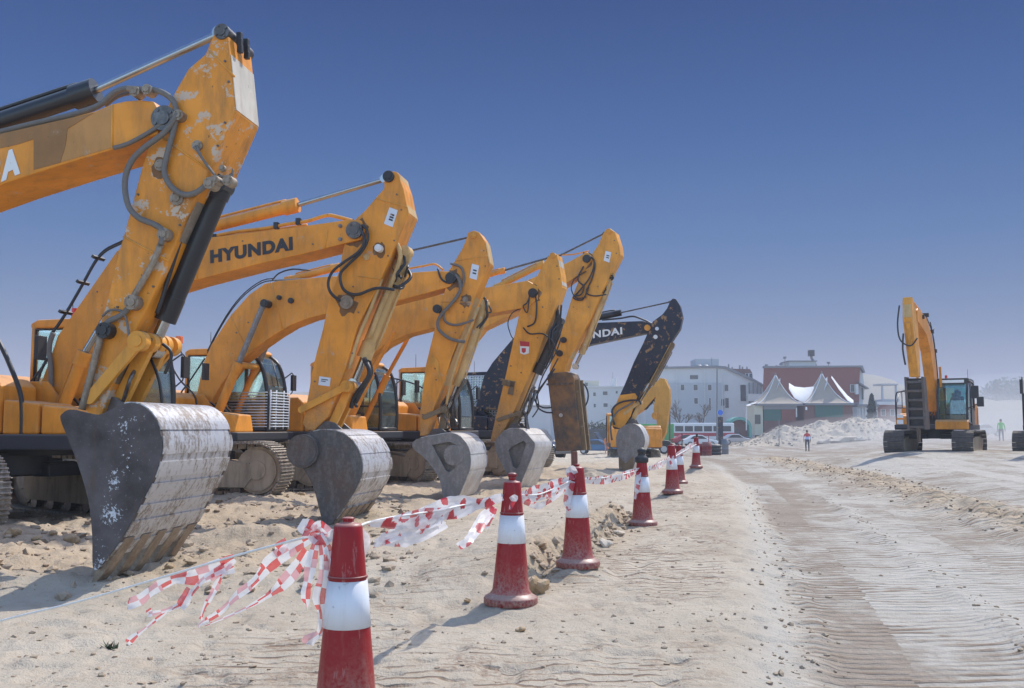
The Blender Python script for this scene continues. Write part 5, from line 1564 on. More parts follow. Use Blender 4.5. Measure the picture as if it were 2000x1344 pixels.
tag(kb, 'black rubber cap pressed on the tip of the fourth cone', 'cap')

# ================================================================== barrier rope and fluttering tapes
M['rope'] = plain('white_rope', (.70, .69, .66), .7, var=.1, scale=60)
def thin_mat(name, base, trans=.45):
    m, nt, b = new_mat(name)
    nt.nodes.remove(b)
    out = nt.nodes['Material Output']
    d = nt.nodes.new('ShaderNodeBsdfDiffuse'); t = nt.nodes.new('ShaderNodeBsdfTranslucent'); g = nt.nodes.new('ShaderNodeBsdfGlossy')
    g.inputs['Roughness'].default_value = .3
    for q_ in (d, t): q_.inputs['Color'].default_value = base + (1,)
    m1_ = nt.nodes.new('ShaderNodeMixShader'); m1_.inputs[0].default_value = trans
    nt.links.new(d.outputs[0], m1_.inputs[1]); nt.links.new(t.outputs[0], m1_.inputs[2])
    tp_ = nt.nodes.new('ShaderNodeBsdfTransparent'); m3_ = nt.nodes.new('ShaderNodeMixShader'); m3_.inputs[0].default_value = .22
    nt.links.new(m1_.outputs[0], m3_.inputs[1]); nt.links.new(tp_.outputs[0], m3_.inputs[2])
    m2_ = nt.nodes.new('ShaderNodeMixShader'); m2_.inputs[0].default_value = .06
    nt.links.new(m3_.outputs[0], m2_.inputs[1]); nt.links.new(g.outputs[0], m2_.inputs[2])
    nt.links.new(m2_.outputs[0], out.inputs['Surface'])
    return m, nt, d, t
M['tape_w'] = thin_mat('tape_white', (.80, .80, .82))[0]
M['tape_r'] = thin_mat('tape_red', (.70, .05, .06))[0]
M['tape_p'] = thin_mat('tape_pink', (.72, .36, .40))[0]
def spot_mat():
    m, nt, d, t = thin_mat('tape_white_red_spots', (.8, .8, .82))
    co = objco(nt)
    vo = nt.nodes.new('ShaderNodeTexVoronoi'); vo.inputs['Scale'].default_value = 9.0; vo.inputs['Randomness'].default_value = .85
    dn = nt.nodes.new('ShaderNodeTexNoise'); dn.inputs['Scale'].default_value = 22
    co = mapping(nt, co, (1, .5, 1))
    nt.links.new(co, dn.inputs['Vector'])
    ad = nt.nodes.new('ShaderNodeVectorMath'); ad.operation = 'MULTIPLY_ADD'
    nt.links.new(dn.outputs['Color'], ad.inputs[0]); ad.inputs[1].default_value = (.05, .05, .05); nt.links.new(co, ad.inputs[2])
    nt.links.new(ad.outputs[0], vo.inputs['Vector'])
    c = mixc(nt, ramp(nt, vo.outputs['Distance'], 0.38, .42), (.60, .03, .06, 1), (.80, .79, .81, 1))
    for q_ in (d, t): nt.links.new(c, q_.inputs['Color'])
    return m
M['tape_s'] = spot_mat()

def ribbon(name, pts, label, kind='check', block=.10, thick=0.0, sub=7, parent=None):
    """pts: (u, v, depth, width_px, twist) -> a fluttering strip of real size"""
    P3 = []; W = []; TW = []
    for (u, v, Y, w, tw) in pts:
        P3.append(at(u, v, Y)); W.append(w / F * Y * .88); TW.append(tw)
    c = spline(P3, sub)
    n = len(c)
    L = [0]
    for i in range(1, n): L.append(L[-1] + (c[i] - c[i - 1]).length)
    tt = np.linspace(0, len(pts) - 1, n)
    w = np.interp(tt, range(len(pts)), W); tw = np.interp(tt, range(len(pts)), TW)
    vs, fs, mi = [], [], []
    rows = 6
    sd_ = sum(ord(q_) for q_ in label)
    tw = tw + .45 * np.sin(np.linspace(0, 3.2 * len(pts), n) + sd_) * np.linspace(.3, 1, n)
    for i in range(n):
        t = (c[min(i + 1, n - 1)] - c[max(i - 1, 0)]).normalized()
        view = Vector((0, 1, 0))
        sd = t.cross(view).normalized()
        dp = t.cross(sd).normalized()
        d = sd * math.cos(tw[i]) + dp * math.sin(tw[i])
        for r_ in range(rows + 1):
            k = r_ / rows - .5
            curl = .22 * math.sin(L[i] * 9 + k * 3) * w[i]
            wr_ = .16 * w[i] * float(vnoise(L[i] * 22 + sd_, k * 5)) + .07 * w[i] * float(vnoise(L[i] * 60, k * 9 + sd_))
            edge = 1 + .10 * float(vnoise(L[i] * 30 + sd_, 3.0 * np.sign(k)))
            vs.append(c[i] + d * (k * w[i] * edge) + dp * (curl * (k * k - .1) + wr_))
    m_ = MB()
    for i in range(n - 1):
        for r_ in range(rows):
            a = i * (rows + 1) + r_
            if kind == 'check':
                ph = int(L[i] / (block * .68)) + (0 if r_ < rows / 2 else 1)
                pick = 1 if ph % 2 == 0 else 0
                if pick and (int(L[i] / block) % 3 == 1 or int(L[i] / block) % 7 == 5): pick = 2
                if r_ in (0, rows - 1) and int(L[i] / block) % 4 == 3: pick = 0
            else: pick = 0
            fs.append((a, a + 1, a + rows + 2, a + rows + 1)); mi.append(pick)
    m_.v = [tuple(q_) for q_ in vs]; m_.f = fs; m_.mi = mi; m_.sm = [True] * len(fs)
    o = m_.build(name, ['tape_w', 'tape_r', 'tape_p'] if kind == 'check' else ['tape_s'], parent)
    return tag(o, label, 'tape', 'fluttering barrier tapes on the rope')

def rope(pts, label, r=.006):
    q_ = [at(u, v, Y) for u, v, Y in pts]
    o = MB().tube(q_, r, 7, sub=8).build('rope', 'rope')
    return tag(o, label, 'rope', 'white ropes strung between the cones')
rope([(-160, 1262, 5.9), (0, 1213, 5.6), (150, 1176, 5.4), (292, 1135, 5.2), (400, 1103, 5.1), (458, 1086, 5.05), (540, 1064, 4.95), (620, 1044, 4.87), (662, 1033, 4.84)], 'white rope sagging from the nearest cone to the lower left')
rope([(698, 1030, 4.84), (722, 1020, 5.0), (780, 1008, 5.5), (860, 996, 6.3), (930, 980, 7.2), (982, 967, 7.9)], 'white rope between the two nearest cones')
rope([(1012, 966, 7.95), (1050, 966, 8.4), (1085, 953, 9.1), (1116, 938, 9.7)], 'white rope between the second and the third cone')
rope([(1138, 936, 9.75), (1170, 934, 11), (1210, 928, 12.7), (1246, 918, 14.25)], 'white rope between the third and the fourth cone', .007)
rope([(1262, 914, 14.3), (1285, 905, 17), (1308, 892, 20)], 'white rope between the fourth cone and the far pair', .008)
rope([(1318, 892, 20), (1335, 882, 25), (1360, 868, 31.4)], 'white rope from the far pair to the farthest cone', .01)
ribbon('barrier_tape', [(612, 1036, 4.85, 18, .4), (626, 1030, 4.83, 34, .2), (640, 1046, 4.82, 30, .5), (622, 1056, 4.84, 22, .3), (612, 1044, 4.86, 26, .6), (630, 1038, 4.83, 22, .2)], 'thick wound knot of checked tape at the nearest cone', block=.06)
ribbon('barrier_tape', [(745, 1020, 5.2, 16, .2), (790, 1022, 5.55, 30, .3), (840, 1016, 6.05, 34, .1), (880, 1004, 6.55, 28, .4), (930, 990, 7.2, 20, .2), (965, 978, 7.6, 14, .2)], 'fuller spotted tape bunch hanging under the rope before the second cone', 'spot')
ribbon('barrier_tape', [(1020, 968, 8.0, 10, .2), (1045, 972, 8.4, 22, .4), (1070, 962, 8.8, 24, .2), (1100, 948, 9.4, 18, .4), (1115, 942, 9.68, 10, .2)], 'second spotted tape bunch just before the third cone', 'spot')
# knot at the first cone
kn = MB()
for k in range(5): kn.tube([at(640 + 5 * k, 1040 + 2 * (k % 2), 4.86), at(650 + 4 * k, 1034, 4.80), at(660, 1042 - 3 * k, 4.86)], .007, 6, sub=3)
# checked tapes by the first cone
ribbon('barrier_tape', [(602, 1042, 4.86, 12, .2), (596, 1030, 4.84, 40, .1), (612, 1040, 4.85, 46, .2), (632, 1050, 4.86, 20, .4)], 'knotted tape tuft standing up beside the nearest cone', block=.06)
ribbon('barrier_tape', [(622, 1044, 4.86, 14, .3), (612, 1080, 4.84, 24, .1), (604, 1120, 4.82, 26, .2), (597, 1160, 4.82, 24, .5), (600, 1190, 4.84, 14, .9)], 'checked tape hanging straight down left of the nearest cone', block=.11)
ribbon('barrier_tape', [(626, 1044, 4.84, 14, .1), (632, 1090, 4.80, 20, .5), (631, 1130, 4.80, 26, .2), (624, 1170, 4.81, 30, .1), (630, 1205, 4.82, 22, .5), (624, 1235, 4.84, 16, .2), (602, 1252, 4.86, 30, .1), (598, 1258, 4.86, 12, .1)], 'longest checked tape hanging down against the nearest cone', block=.12)
ribbon('barrier_tape', [(626, 1044, 4.82, 12, .1), (640, 1070, 4.80, 18, .2), (644, 1095, 4.79, 20, .2), (640, 1130, 4.79, 10, .4)], 'short tape loop touching the side of the nearest cone', block=.09)
ribbon('barrier_tape', [(616, 1046, 4.87, 14, .2), (570, 1072, 4.93, 32, .2), (530, 1098, 4.98, 34, .2), (495, 1138, 5.05, 22, .4), (460, 1165, 5.1, 20, .6), (430, 1195, 5.15, 14, .3), (392, 1218, 5.2, 12, .4), (388, 1226, 5.2, 4, .4)], 'longest wind-blown tape streaming left from the knot', block=.12)
ribbon('barrier_tape', [(600, 1075, 4.9, 20, .2), (578, 1110, 4.95, 34, .3), (552, 1140, 5.0, 30, .2), (520, 1165, 5.04, 12, .5), (480, 1188, 5.1, 7, .3), (430, 1210, 5.15, 5, .2), (400, 1222, 5.18, 3, .2)], 'wind-blown tape with a long thin torn tail below the knot', block=.12)
ribbon('barrier_tape', [(560, 1058, 4.93, 20, .3), (545, 1072, 4.95, 28, .2), (538, 1085, 4.97, 12, .2)], 'red folded tape flap on the rope left of the knot', block=.09)
ribbon('barrier_tape', [(458, 1090, 5.05, 18, .1), (420, 1112, 5.1, 42, .1), (380, 1125, 5.14, 40, .2), (340, 1130, 5.18, 24, .3), (305, 1148, 5.2, 26, .2), (275, 1170, 5.24, 24, .2), (250, 1180, 5.26, 28, .2)], 'broad checked tape folded over the rope in front of the huge bucket', block=.115)
ribbon('barrier_tape', [(440, 1108, 5.06, 26, .2), (400, 1130, 5.1, 12, .5), (372, 1160, 5.12, 16, .3), (350, 1180, 5.14, 22, .8), (325, 1192, 5.16, 8, .3), (290, 1200, 5.2, 12, .1)], 'curled checked tape hanging under the broad one', block=.09)
ribbon('barrier_tape', [(372, 1150, 5.12, 20, .3), (362, 1170, 5.12, 28, .1), (352, 1186, 5.12, 24, .1)], 'pale round tape flap under the broad checked tape', block=.16)
ribbon('barrier_tape', [(456, 1108, 5.06, 26, .2), (436, 1120, 5.08, 14, .6), (422, 1145, 5.1, 16, .3), (412, 1165, 5.12, 16, .3), (400, 1185, 5.13, 8, .3), (392, 1210, 5.14, 10, .3)], 'tape streamer dropping from the right end of the broad tape', block=.12)
ribbon('barrier_tape', [(325, 1195, 5.18, 8, .3), (300, 1214, 5.2, 9, .2), (278, 1232, 5.22, 6, .3), (262, 1244, 5.24, 17, .2), (248, 1256, 5.26, 14, .2)], 'thin torn tape end fluttering lowest at the left', block=.10)
ribbon('barrier_tape', [(296, 1190, 5.2, 8, .2), (286, 1197, 5.21, 12, .2)], 'small red tape scrap under the broad tape', block=.2)
# white tape with red blotches between the farther cones
S = 'spot'
ribbon('barrier_tape', [(722, 1022, 5.0, 14, .2), (770, 1020, 5.4, 34, .1), (830, 1008, 6.0, 38, .2), (890, 998, 6.7, 36, .1), (940, 984, 7.3, 30, .2), (982, 970, 7.85, 16, .1)], 'spotted white tape draped along the rope between the two nearest cones', S)
ribbon('barrier_tape', [(860, 1010, 6.3, 30, .2), (810, 1030, 5.9, 32, .1), (770, 1045, 5.5, 30, .2), (730, 1062, 5.15, 20, .1)], 'spotted tape streaming down left below the rope', S)
ribbon('barrier_tape', [(870, 1020, 6.4, 26, .2), (830, 1045, 6.05, 22, .3), (790, 1055, 5.7, 30, .1), (745, 1060, 5.25, 14, .3)], 'second spotted tape twisted along the lower one', S)
ribbon('barrier_tape', [(940, 985, 7.3, 16, .2), (910, 978, 6.9, 22, .1), (880, 980, 6.6, 24, .1), (850, 988, 6.3, 18, .2), (820, 998, 6.0, 10, .3)], 'spotted tape loop bulging above the rope in front of the grey buckets', S)
ribbon('barrier_tape', [(965, 990, 7.6, 20, .2), (945, 1012, 7.3, 28, .1), (928, 1038, 7.1, 24, .2), (912, 1058, 6.9, 20, .2), (895, 1068, 6.75, 16, .1)], 'spotted tape tail hanging left of the second cone', S)
ribbon('barrier_tape', [(965, 990, 7.6, 16, .1), (957, 1012, 7.5, 18, .4), (948, 1032, 7.4, 10, .3)], 'short spotted tape beside the hanging tail', S)
ribbon('barrier_tape', [(700, 1034, 4.84, 10, .2), (712, 1050, 4.84, 26, .1), (712, 1072, 4.86, 20, .3), (706, 1096, 4.86, 12, .2)], 'clear white tape hanging right of the nearest cone', S)
ribbon('barrier_tape', [(1012, 968, 7.95, 14, .2), (1040, 962, 8.3, 26, .1), (1065, 955, 8.7, 30, .2), (1090, 946, 9.2, 26, .1), (1114, 936, 9.7, 14, .2)], 'spotted tape running up to the third cone', S)
ribbon('barrier_tape', [(1012, 970, 7.95, 10, .2), (1030, 980, 8.15, 18, .1), (1050, 988, 8.4, 16, .3), (1070, 980, 8.75, 14, .2), (1095, 962, 9.3, 10, .1), (1114, 944, 9.7, 10, .2)], 'sagging spotted tape below the rope before the third cone', S)
ribbon('barrier_tape', [(996, 975, 7.86, 8, .1), (1006, 972, 7.83, 14, .2), (1000, 985, 7.84, 10, .3), (996, 995, 7.84, 6, .2)], 'white tape knot tied round the second cone', S)
ribbon('barrier_tape', [(1119, 938, 9.66, 10, .1), (1112, 925, 9.66, 18, .3), (1118, 915, 9.66, 14, .1), (1124, 925, 9.66, 12, .4)], 'spotted tape bow at the foot of the rusty pipe', S)
ribbon('barrier_tape', [(1118, 940, 9.64, 12, .2), (1112, 960, 9.64, 18, .2), (1107, 982, 9.64, 16, .2), (1114, 996, 9.64, 12, .3)], 'spotted tape hanging down on the third cone', S)
ribbon('barrier_tape', [(1138, 938, 9.75, 12, .2), (1165, 938, 10.8, 20, .1), (1195, 936, 12.0, 18, .1), (1222, 928, 13.2, 18, .1), (1246, 918, 14.2, 12, .2)], 'spotted tape along the rope between the third and the fourth cone', S)
ribbon('barrier_tape', [(1248, 922, 14.2, 10, .1), (1246, 940, 14.15, 12, .2), (1244, 960, 14.15, 9, .3), (1240, 975, 14.15, 4, .3)], 'spotted tape hanging down on the fourth cone', S)
ribbon('barrier_tape', [(1262, 916, 14.3, 8, .2), (1280, 911, 16.2, 16, .1), (1298, 902, 18.6, 14, .1), (1310, 892, 20, 10, .1)], 'spotted tape between the fourth cone and the far pair', S)
ribbon('barrier_tape', [(1312, 890, 19.9, 10, .1), (1312, 900, 19.85, 10, .2), (1310, 912, 19.85, 6, .2)], 'spotted tape tied round the left far cone', S)
ribbon('barrier_tape', [(1316, 892, 20, 8, .2), (1330, 884, 24, 14, .1), (1345, 874, 27.5, 12, .1), (1359, 866, 31.3, 10, .1)], 'spotted tape running to the farthest cone', S)
# ================================================================== far things
def ground_at(u, Y):
    x = ray(u, 835)[0] * Y
    return Vector((x, Y, gz(x, Y)))
M['wall_white'] = plain('white_render', (.56, .56, .55), .85, var=.08, scale=.6)
M['wall_grey'] = plain('grey_render', (.42, .44, .46), .85, var=.08, scale=.6)
M['wall_cream'] = plain('cream_render', (.56, .52, .40), .85, var=.08, scale=.6)
M['brick'] = plain('red_brick', (.20, .065, .045), .85, var=.2, scale=3)
M['brick_dark'] = plain('dark_brick', (.17, .085, .07), .85, var=.2, scale=3)
M['tile'] = plain('red_roof_tiles', (.22, .07, .05), .8, var=.25, scale=5)
M['win'] = plain('dark_window', (.045, .05, .06), .15, 0, .2)
M['trim'] = plain('pale_trim', (.60, .60, .58), .6)
M['green_wall'] = plain('green_shutter', (.02, .105, .08), .6)
M['metal_grey'] = plain('grey_metal', (.20, .20, .21), .5, .4)
M['canvas'] = plain('sandy_canvas', (.36, .30, .235), .9, var=.12, scale=1.2)
M['canvas_w'] = plain('white_canvas', (.62, .62, .62), .8, var=.05, scale=1)

class Bld:
    """a building whose front faces the camera; local x runs right, y away, z up"""
    def __init__(s, u, Y, label, name='building', rz=0.0, group=None, base=None):
        s.Y = Y
        p = ground_at(u, Y)
        s.k = Y / F
        s.u, s.zb = u, p.z
        s.root = empty(name, p, R(rz), label, 'building', group)
    def x(s, u): return (u - s.u) * s.k
    def z(s, v): return CAMZ + (HZ - v) * s.k - s.zb
    def box(s, name, u0, u1, v0, v1, d0, d1, mat, parent=None, z0=None):
        za = s.z(v1) if z0 is None else z0
        return MB().bb(s.x(u0), s.x(u1), d0, d1, za, s.z(v0)).build(name, mat, parent or s.root)
    def wins(s, parent, rects, d=-.03, mat='win'):
        for u0, u1, v0, v1 in rects:
            w = MB().bb(s.x(u0), s.x(u1), d, d + .06, s.z(v1), s.z(v0)).build('window', mat, parent)
            f = MB()
            a, b, c, e = s.x(u0), s.x(u1), s.z(v1), s.z(v0)
            t = .09
            f.bb(a - t, b + t, d - .05, d + .02, c - t, c); f.bb(a - t, b + t, d - .05, d + .02, e, e + t * .6)
            f.bb(a - t, a, d - .05, d + .02, c, e); f.bb(b, b + t, d - .05, d + .02, c, e)
            f.build('frame', 'trim', w)

# --- white block with sloping right shoulder
B = Bld(1390, 205, 'white three storey building with flat roof and a long sloping right shoulder')
pr = [(1262, 860), (1262, 720), (1400, 716), (1418, 718), (1470, 742), (1492, 756), (1492, 860)]
w_ = MB().prism([(B.x(u), B.z(v) if v < 850 else -1.0) for u, v in pr], 0, 16).build('wall', 'wall_white', B.root)
MB().prism([(B.x(1258), B.z(721)), (B.x(1258), B.z(717.5)), (B.x(1401), B.z(714.5)), (B.x(1419), B.z(716)), (B.x(1472), B.z(740)), (B.x(1500), B.z(756)), (B.x(1500), B.z(758)), (B.x(1470), B.z(744.5)), (B.x(1417), B.z(720)), (B.x(1400), B.z(718.5))], -.5, 16.5).build('roof', 'metal_grey', B.root)
B.box('lower_wall', 1262, 1410, 748, 850, -.4, -.002, 'wall_grey', z0=-1)
B.wins(w_, [(1349, 1365, 733, 741)], -.03)
B.wins(w_, [(1330, 1337, 752, 763), (1355, 1363, 752, 763), (1383, 1390, 752, 763), (1356, 1363, 778, 789), (1385, 1388, 778, 802), (1408, 1415, 780, 793)], -.46)
B.wins(w_, [(1416.5, 1423.5, 752, 764), (1417, 1424, 778, 797), (1447, 1458, 752, 784)], -.03)
for u in (1322, 1376, 1410): B.box('downpipe', u, u + 1, 722, 850, -.62, -.46, 'trim', z0=-1)
B.box('roof_house', 1366, 1412, 699.5, 716, 3, 9, 'wall_grey')
B.box('roof_vent', 1305, 1312, 711.5, 719, 4, 5, 'metal_grey')
for u in (1371, 1384): MB().blob((B.x(u), 2, B.z(714.5)), .55, u, 2, (1.3, 1, .6), .1).build('satellite_dish', 'metal_grey', B.root)
B.box('mast', 1395.6, 1396.6, 697, 716, 2, 2.15, 'metal_grey')
rb = MB().prism([(B.x(1424), B.z(718)), (B.x(1476), B.z(719)), (B.x(1481), B.z(728)), (B.x(1482), B.z(756)), (B.x(1470), B.z(743))], 4, 14).build('brick_wing', 'brick_dark', B.root)
B.wins(rb, [(1467, 1472, 728, 742), (1474, 1480, 728, 744)], 3.95)
for u, v in ((1437, 708), (1444, 713.5), (1459.5, 710), (1465, 713), (1474, 713)): B.box('chimney', u, u + 2, v, 720, 6, 6.5, 'metal_grey', rb)
for u in (1463, 1471, 1479, 1486): B.box('pillar', u, u + 1.2, 748, 795, -.6, -.1, 'metal_grey')
B.box('balcony', 1459, 1496, 770, 784, -1.2, -.7, 'trim')

# --- long brick roofed house
B2 = Bld(1600, 188, 'house with a huge dark red roof behind the tents, tall black chimney on top')
rf = MB().prism([(B2.x(1497), B2.z(790)), (B2.x(1501), B2.z(716)), (B2.x(1690), B2.z(715)), (B2.x(1686), B2.z(785))], 2.0, 2.5)
rfo = rf.build('roof', 'tile', B2.root)
MB().prism([(B2.x(1500), B2.z(718)), (B2.x(1500), B2.z(714)), (B2.x(1694), B2.z(713)), (B2.x(1699), B2.z(727)), (B2.x(1697), B2.z(727.5)), (B2.x(1690), B2.z(716.5))], 1.6, 3).build('ridge', 'metal_grey', rfo)
gb = MB().prism([(B2.x(1687), -1), (B2.x(1688), B2.z(785)), (B2.x(1691), B2.z(717)), (B2.x(1698), B2.z(731)), (B2.x(1700), B2.z(760)), (B2.x(1694), B2.z(800)), (B2.x(1694), -1)], 2.6, 9)
gbo = gb.build('gable_wall', 'wall_white', B2.root)
B2.box('wall', 1498, 1686, 790, 860, 2.6, 9, 'brick_dark', z0=-1)
MB().prism([(B2.x(1684), B2.z(745)), (B2.x(1704), B2.z(758)), (B2.x(1703), B2.z(760)), (B2.x(1684), B2.z(748))], 1.2, 3).build('canopy', 'metal_grey', B2.root)
B2.wins(rfo, [(1670, 1677, 751, 765)], 1.9); B2.box('dormer_side', 1678, 1684, 750, 770, 1.4, 1.98, 'trim', rfo)
B2.wins(gbo, [(1693, 1697, 757, 780)], 2.5)
wh = B2.box('roof_house', 1553, 1606, 704, 715.5, 3, 8, 'wall_white'); B2.box('roof_slab', 1551, 1608, 702.5, 704.5, 2.6, 8.4, 'metal_grey', wh)
MB().tube([(B2.x(1609), 4, B2.z(712)), (B2.x(1606), 4, B2.z(704)), (B2.x(1601), 4, B2.z(697)), (B2.x(1600.5), 4, B2.z(690))], .25, 8).build('flue', 'metal_grey', B2.root)
B2.box('chimney', 1595.5, 1605.5, 681, 693, 3.4, 4.6, 'black_paint')
for u, v, r in ((1510, 709.5, 3), (1539, 707, 3), (1530, 711.5, 1.5), (1634, 704.5, 3), (1547, 694, 3)):
    B2.box('roof_vent', u - r * .7, u + r * .7, v, v + 4, 3.5, 4.2, 'metal_grey'); B2.box('vent_pipe', u - .4, u + .4, v + 4, 716, 3.7, 3.9, 'metal_grey')

# --- twin tents
def tent(u0, u1, up, vp, vb, Y, depth, label):
    g = ground_at((u0 + u1) / 2, Y); k = Y / F
    root = empty('tent', g, 0, label, 'tent', 'twin pointed market tents')
    zb = CAMZ + (HZ - vb) * k - g.z; zp = CAMZ + (HZ - vp) * k - g.z
    w = (u1 - u0) * k / 2; px = (up - (u0 + u1) / 2) * k
    n = 14
    vs, fs = [], []
    cs = [(-w, 0), (w, 0), (w, depth), (-w, depth)]
    per = []
    for i in range(4):
        a, b = cs[i], cs[(i + 1) % 4]
        for q in range(8): per.append((a[0] + (b[0] - a[0]) * q / 8, a[1] + (b[1] - a[1]) * q / 8))
    for r_ in range(n + 1):
        t = r_ / n
        h = t ** 1.9
        for x, y in per:
            sag = 1 - .10 * math.sin(math.pi * t) 
            vs.append((px + (x - px) * (1 - t) * 1.0, depth / 2 + (y - depth / 2) * (1 - t), zb + (zp - zb) * h))
    m_ = len(per)
    for r_ in range(n):
        for i in range(m_): fs.append((r_ * m_ + i, r_ * m_ + (i + 1) % m_, (r_ + 1) * m_ + (i + 1) % m_, (r_ + 1) * m_ + i))
    ro = MB().add(vs, fs, 0, True).build('canvas_roof', 'canvas', root)
    MB().bb(-w - .1, w + .1, -.1, .02, zb - .32, zb + .04).build('eave', 'metal_grey', root)
    MB().cyl((px, depth / 2, zp - .3), (px, depth / 2, zp + .35), .14, 8).build('peak', 'metal_grey', root)
    ed = MB()
    for sx in (-1, 1):
        for sy in (0, 1):
            pts = [(px + (sx * w - px) * (1 - t), depth / 2 + ((sy * depth) - depth / 2) * (1 - t), zb + (zp - zb) * t ** 1.9) for t in [q / 12 for q in range(13)]]
            ed.tube(pts, .09, 6)
    ed.build('edge_rope', 'canvas_w', root)
    return root, w, zb
t1, w1, zb1 = tent(1478, 1572, 1529, 730, 789, 168, 8, 'left pointed sandy tent roof in front of the red roofed house')
t2, w2, zb2 = tent(1570, 1668, 1622, 727, 788, 168, 8, 'right pointed sandy tent roof in front of the red roofed house')
k = 168 / F
def tb(root, uc, name, u0, u1, v0, v1, d0, d1, mat):
    g = root.location
    return MB().bb((u0 - uc) * k, (u1 - uc) * k, d0, d1, CAMZ + (HZ - v1) * k - g.z, CAMZ + (HZ - v0) * k - g.z).build(name, mat, root)
tb(t1, 1525, 'wall', 1476, 1492, 791, 850, .5, 7, 'wall_cream'); tb(t1, 1525, 'shutter', 1494, 1527, 800, 822, .4, 1, 'green_wall'); tb(t1, 1525, 'shutter', 1528, 1556, 800, 822, .42, 1, 'brick')
tb(t1, 1525, 'sign_band', 1493, 1558, 791, 799.5, .3, 1, 'metal_grey'); tb(t1, 1525, 'wall', 1494, 1572, 822, 860, .5, 7, 'brick_dark'); tb(t1, 1525, 'post', 1556, 1558, 797, 815, .2, .4, 'trim')
tb(t1, 1525, 'doorway', 1476, 1487, 810, 828, .38, .49, 'win')
tb(t2, 1619, 'wall', 1573, 1668, 790, 860, .5, 7, 'brick_dark'); tb(t2, 1619, 'shutter', 1594, 1648, 791, 815, .3, .49, 'green_wall'); tb(t2, 1619, 'lamp', 1575, 1578, 795, 801, .1, .4, 'lamp')
# white saddle canopies joining the tents
def sail(label, pts, Y, dy):
    g = ground_at(pts[0][0], Y)
    m_ = MB()
    top = [at(u, v, Y) - g for u, v, v2 in pts]; bot = [at(u, v2, Y - dy) - g for u, v, v2 in pts]
    n = len(pts)
    m_.add(top + bot + [q + Vector((0, .12, -.05)) for q in top] + [q + Vector((0, .12, -.05)) for q in bot],
           [(i, i + 1, n + i + 1, n + i) for i in range(n - 1)] + [(2 * n + i, 3 * n + i, 3 * n + i + 1, 2 * n + i + 1) for i in range(n - 1)] + [(i, 2 * n + i, 2 * n + i + 1, i + 1) for i in range(n - 1)], 0, True)
    o = m_.build('canopy', 'canvas_w'); o.location = g
    return tag(o, label, 'canopy', 'white canopies joining the tents')
sail('white sagging canopy between the two pointed tent roofs', [(1541, 748, 760), (1552, 755, 778), (1570, 757, 787), (1590, 755, 786), (1606, 747, 770), (1616, 736, 750)], 172.5, 2)
sail('white canopy wing falling left of the tents', [(1458, 791, 793), (1475, 786, 791), (1495, 776, 789), (1512, 758, 772), (1524, 738, 745)], 172.5, 2)
sail('white canopy edge falling right of the tents', [(1624, 734, 738), (1638, 752, 760), (1655, 772, 782), (1667, 782, 789)], 172.5, 2)
# green arched entrance left of the tents
def arch(label):
    g = ground_at(1445, 160); k_ = 160 / F
    pts = []
    for i in range(11):
        t = math.pi * i / 10
        pts.append((-(1.9) * math.cos(t), 2.3 + 1.6 * math.sin(t)))
    pts = [(-1.9, -.6)] + pts + [(1.9, -.6)]
    inn = [(-1.5, -.6)] + [(-1.5 * math.cos(math.pi * i / 10), 2.2 + 1.25 * math.sin(math.pi * i / 10)) for i in range(11)] + [(1.5, -.6)]
    o = MB().prism(pts + inn[::-1], 0, 3).build('archway', M['arch'] if 'arch' in M else 'green_wall')
    o.location = g
    MB().prism(inn, 1.2, 1.25).build('doors', 'brick_dark', o)
    return tag(o, label, 'archway')
M['arch'] = plain('teal_paint', (.10, .30, .25), .6)
arch('teal arched entrance left of the tents')

# --- other far buildings
B3 = Bld(1200, 215, 'pale flat roofed apartment block seen beside the hanging rusty hammer')
w3 = B3.box('wall', 1128, 1262, 757, 870, 0, 14, 'wall_white', z0=-2)
B3.box('parapet', 1127, 1263, 754.5, 757.2, -.3, 14.3, 'trim')
rh = B3.box('roof_house', 1143, 1172, 743, 755, 2, 8, 'wall_cream'); B3.wins(rh, [(1144, 1150, 747, 754)], 1.9)
tk = MB().cyl((B3.x(1203), 4, B3.z(756)), (B3.x(1203), 4, B3.z(738)), .65, 14).build('water_tank', 'trim', B3.root)
B3.box('mast', 1201, 1201.7, 725, 740, 4, 4.1, 'metal_grey')
B3.wins(w3, [(1159, 1164, 767, 774), (1178, 1187, 765, 772), (1203, 1207, 764, 769), (1179, 1187, 788, 795), (1160, 1164, 789, 796), (1205, 1210, 786, 793), (1222, 1228, 766, 773)], -.03)
B3.box('side_block', 1080, 1128, 765, 870, 3, 14, 'wall_grey', z0=-2)
B4 = Bld(1740, 230, 'small faded red and white building with a roof frame, beyond the facing excavator')
w4 = B4.box('wall', 1718, 1765, 790, 850, 0, 8, 'brick', z0=-1); B4.box('upper_wall', 1728, 1762, 780, 790, 1, 7, 'wall_grey')
B4.box('cornice', 1714, 1766, 785, 791, -.4, 0, 'trim')
for u in (1731, 1758): B4.box('post', u, u + 3, 752, 781, 2, 2.5, 'wall_grey')
B4.box('roof_slab', 1729, 1763, 749, 752, 1.6, 7, 'wall_grey')
B4.wins(w4, [(1722, 1730, 800, 812), (1740, 1748, 800, 812)], -.03)
B5 = Bld(1712, 185, 'low white annex at the foot of the red roofed house')
w5 = B5.box('wall', 1675, 1715, 795, 850, 0, 6, 'wall_white', z0=-1); B5.box('roof', 1674, 1716, 790, 795, -.5, 6.5, 'metal_grey')
for u in (1678, 1684, 1690): B5.box('pillar', u, u + 1.5, 797, 835, -.3, -.05, 'trim', w5)
B6 = Bld(1040, 260, 'long low pale buildings in the far haze behind the row', group=None)
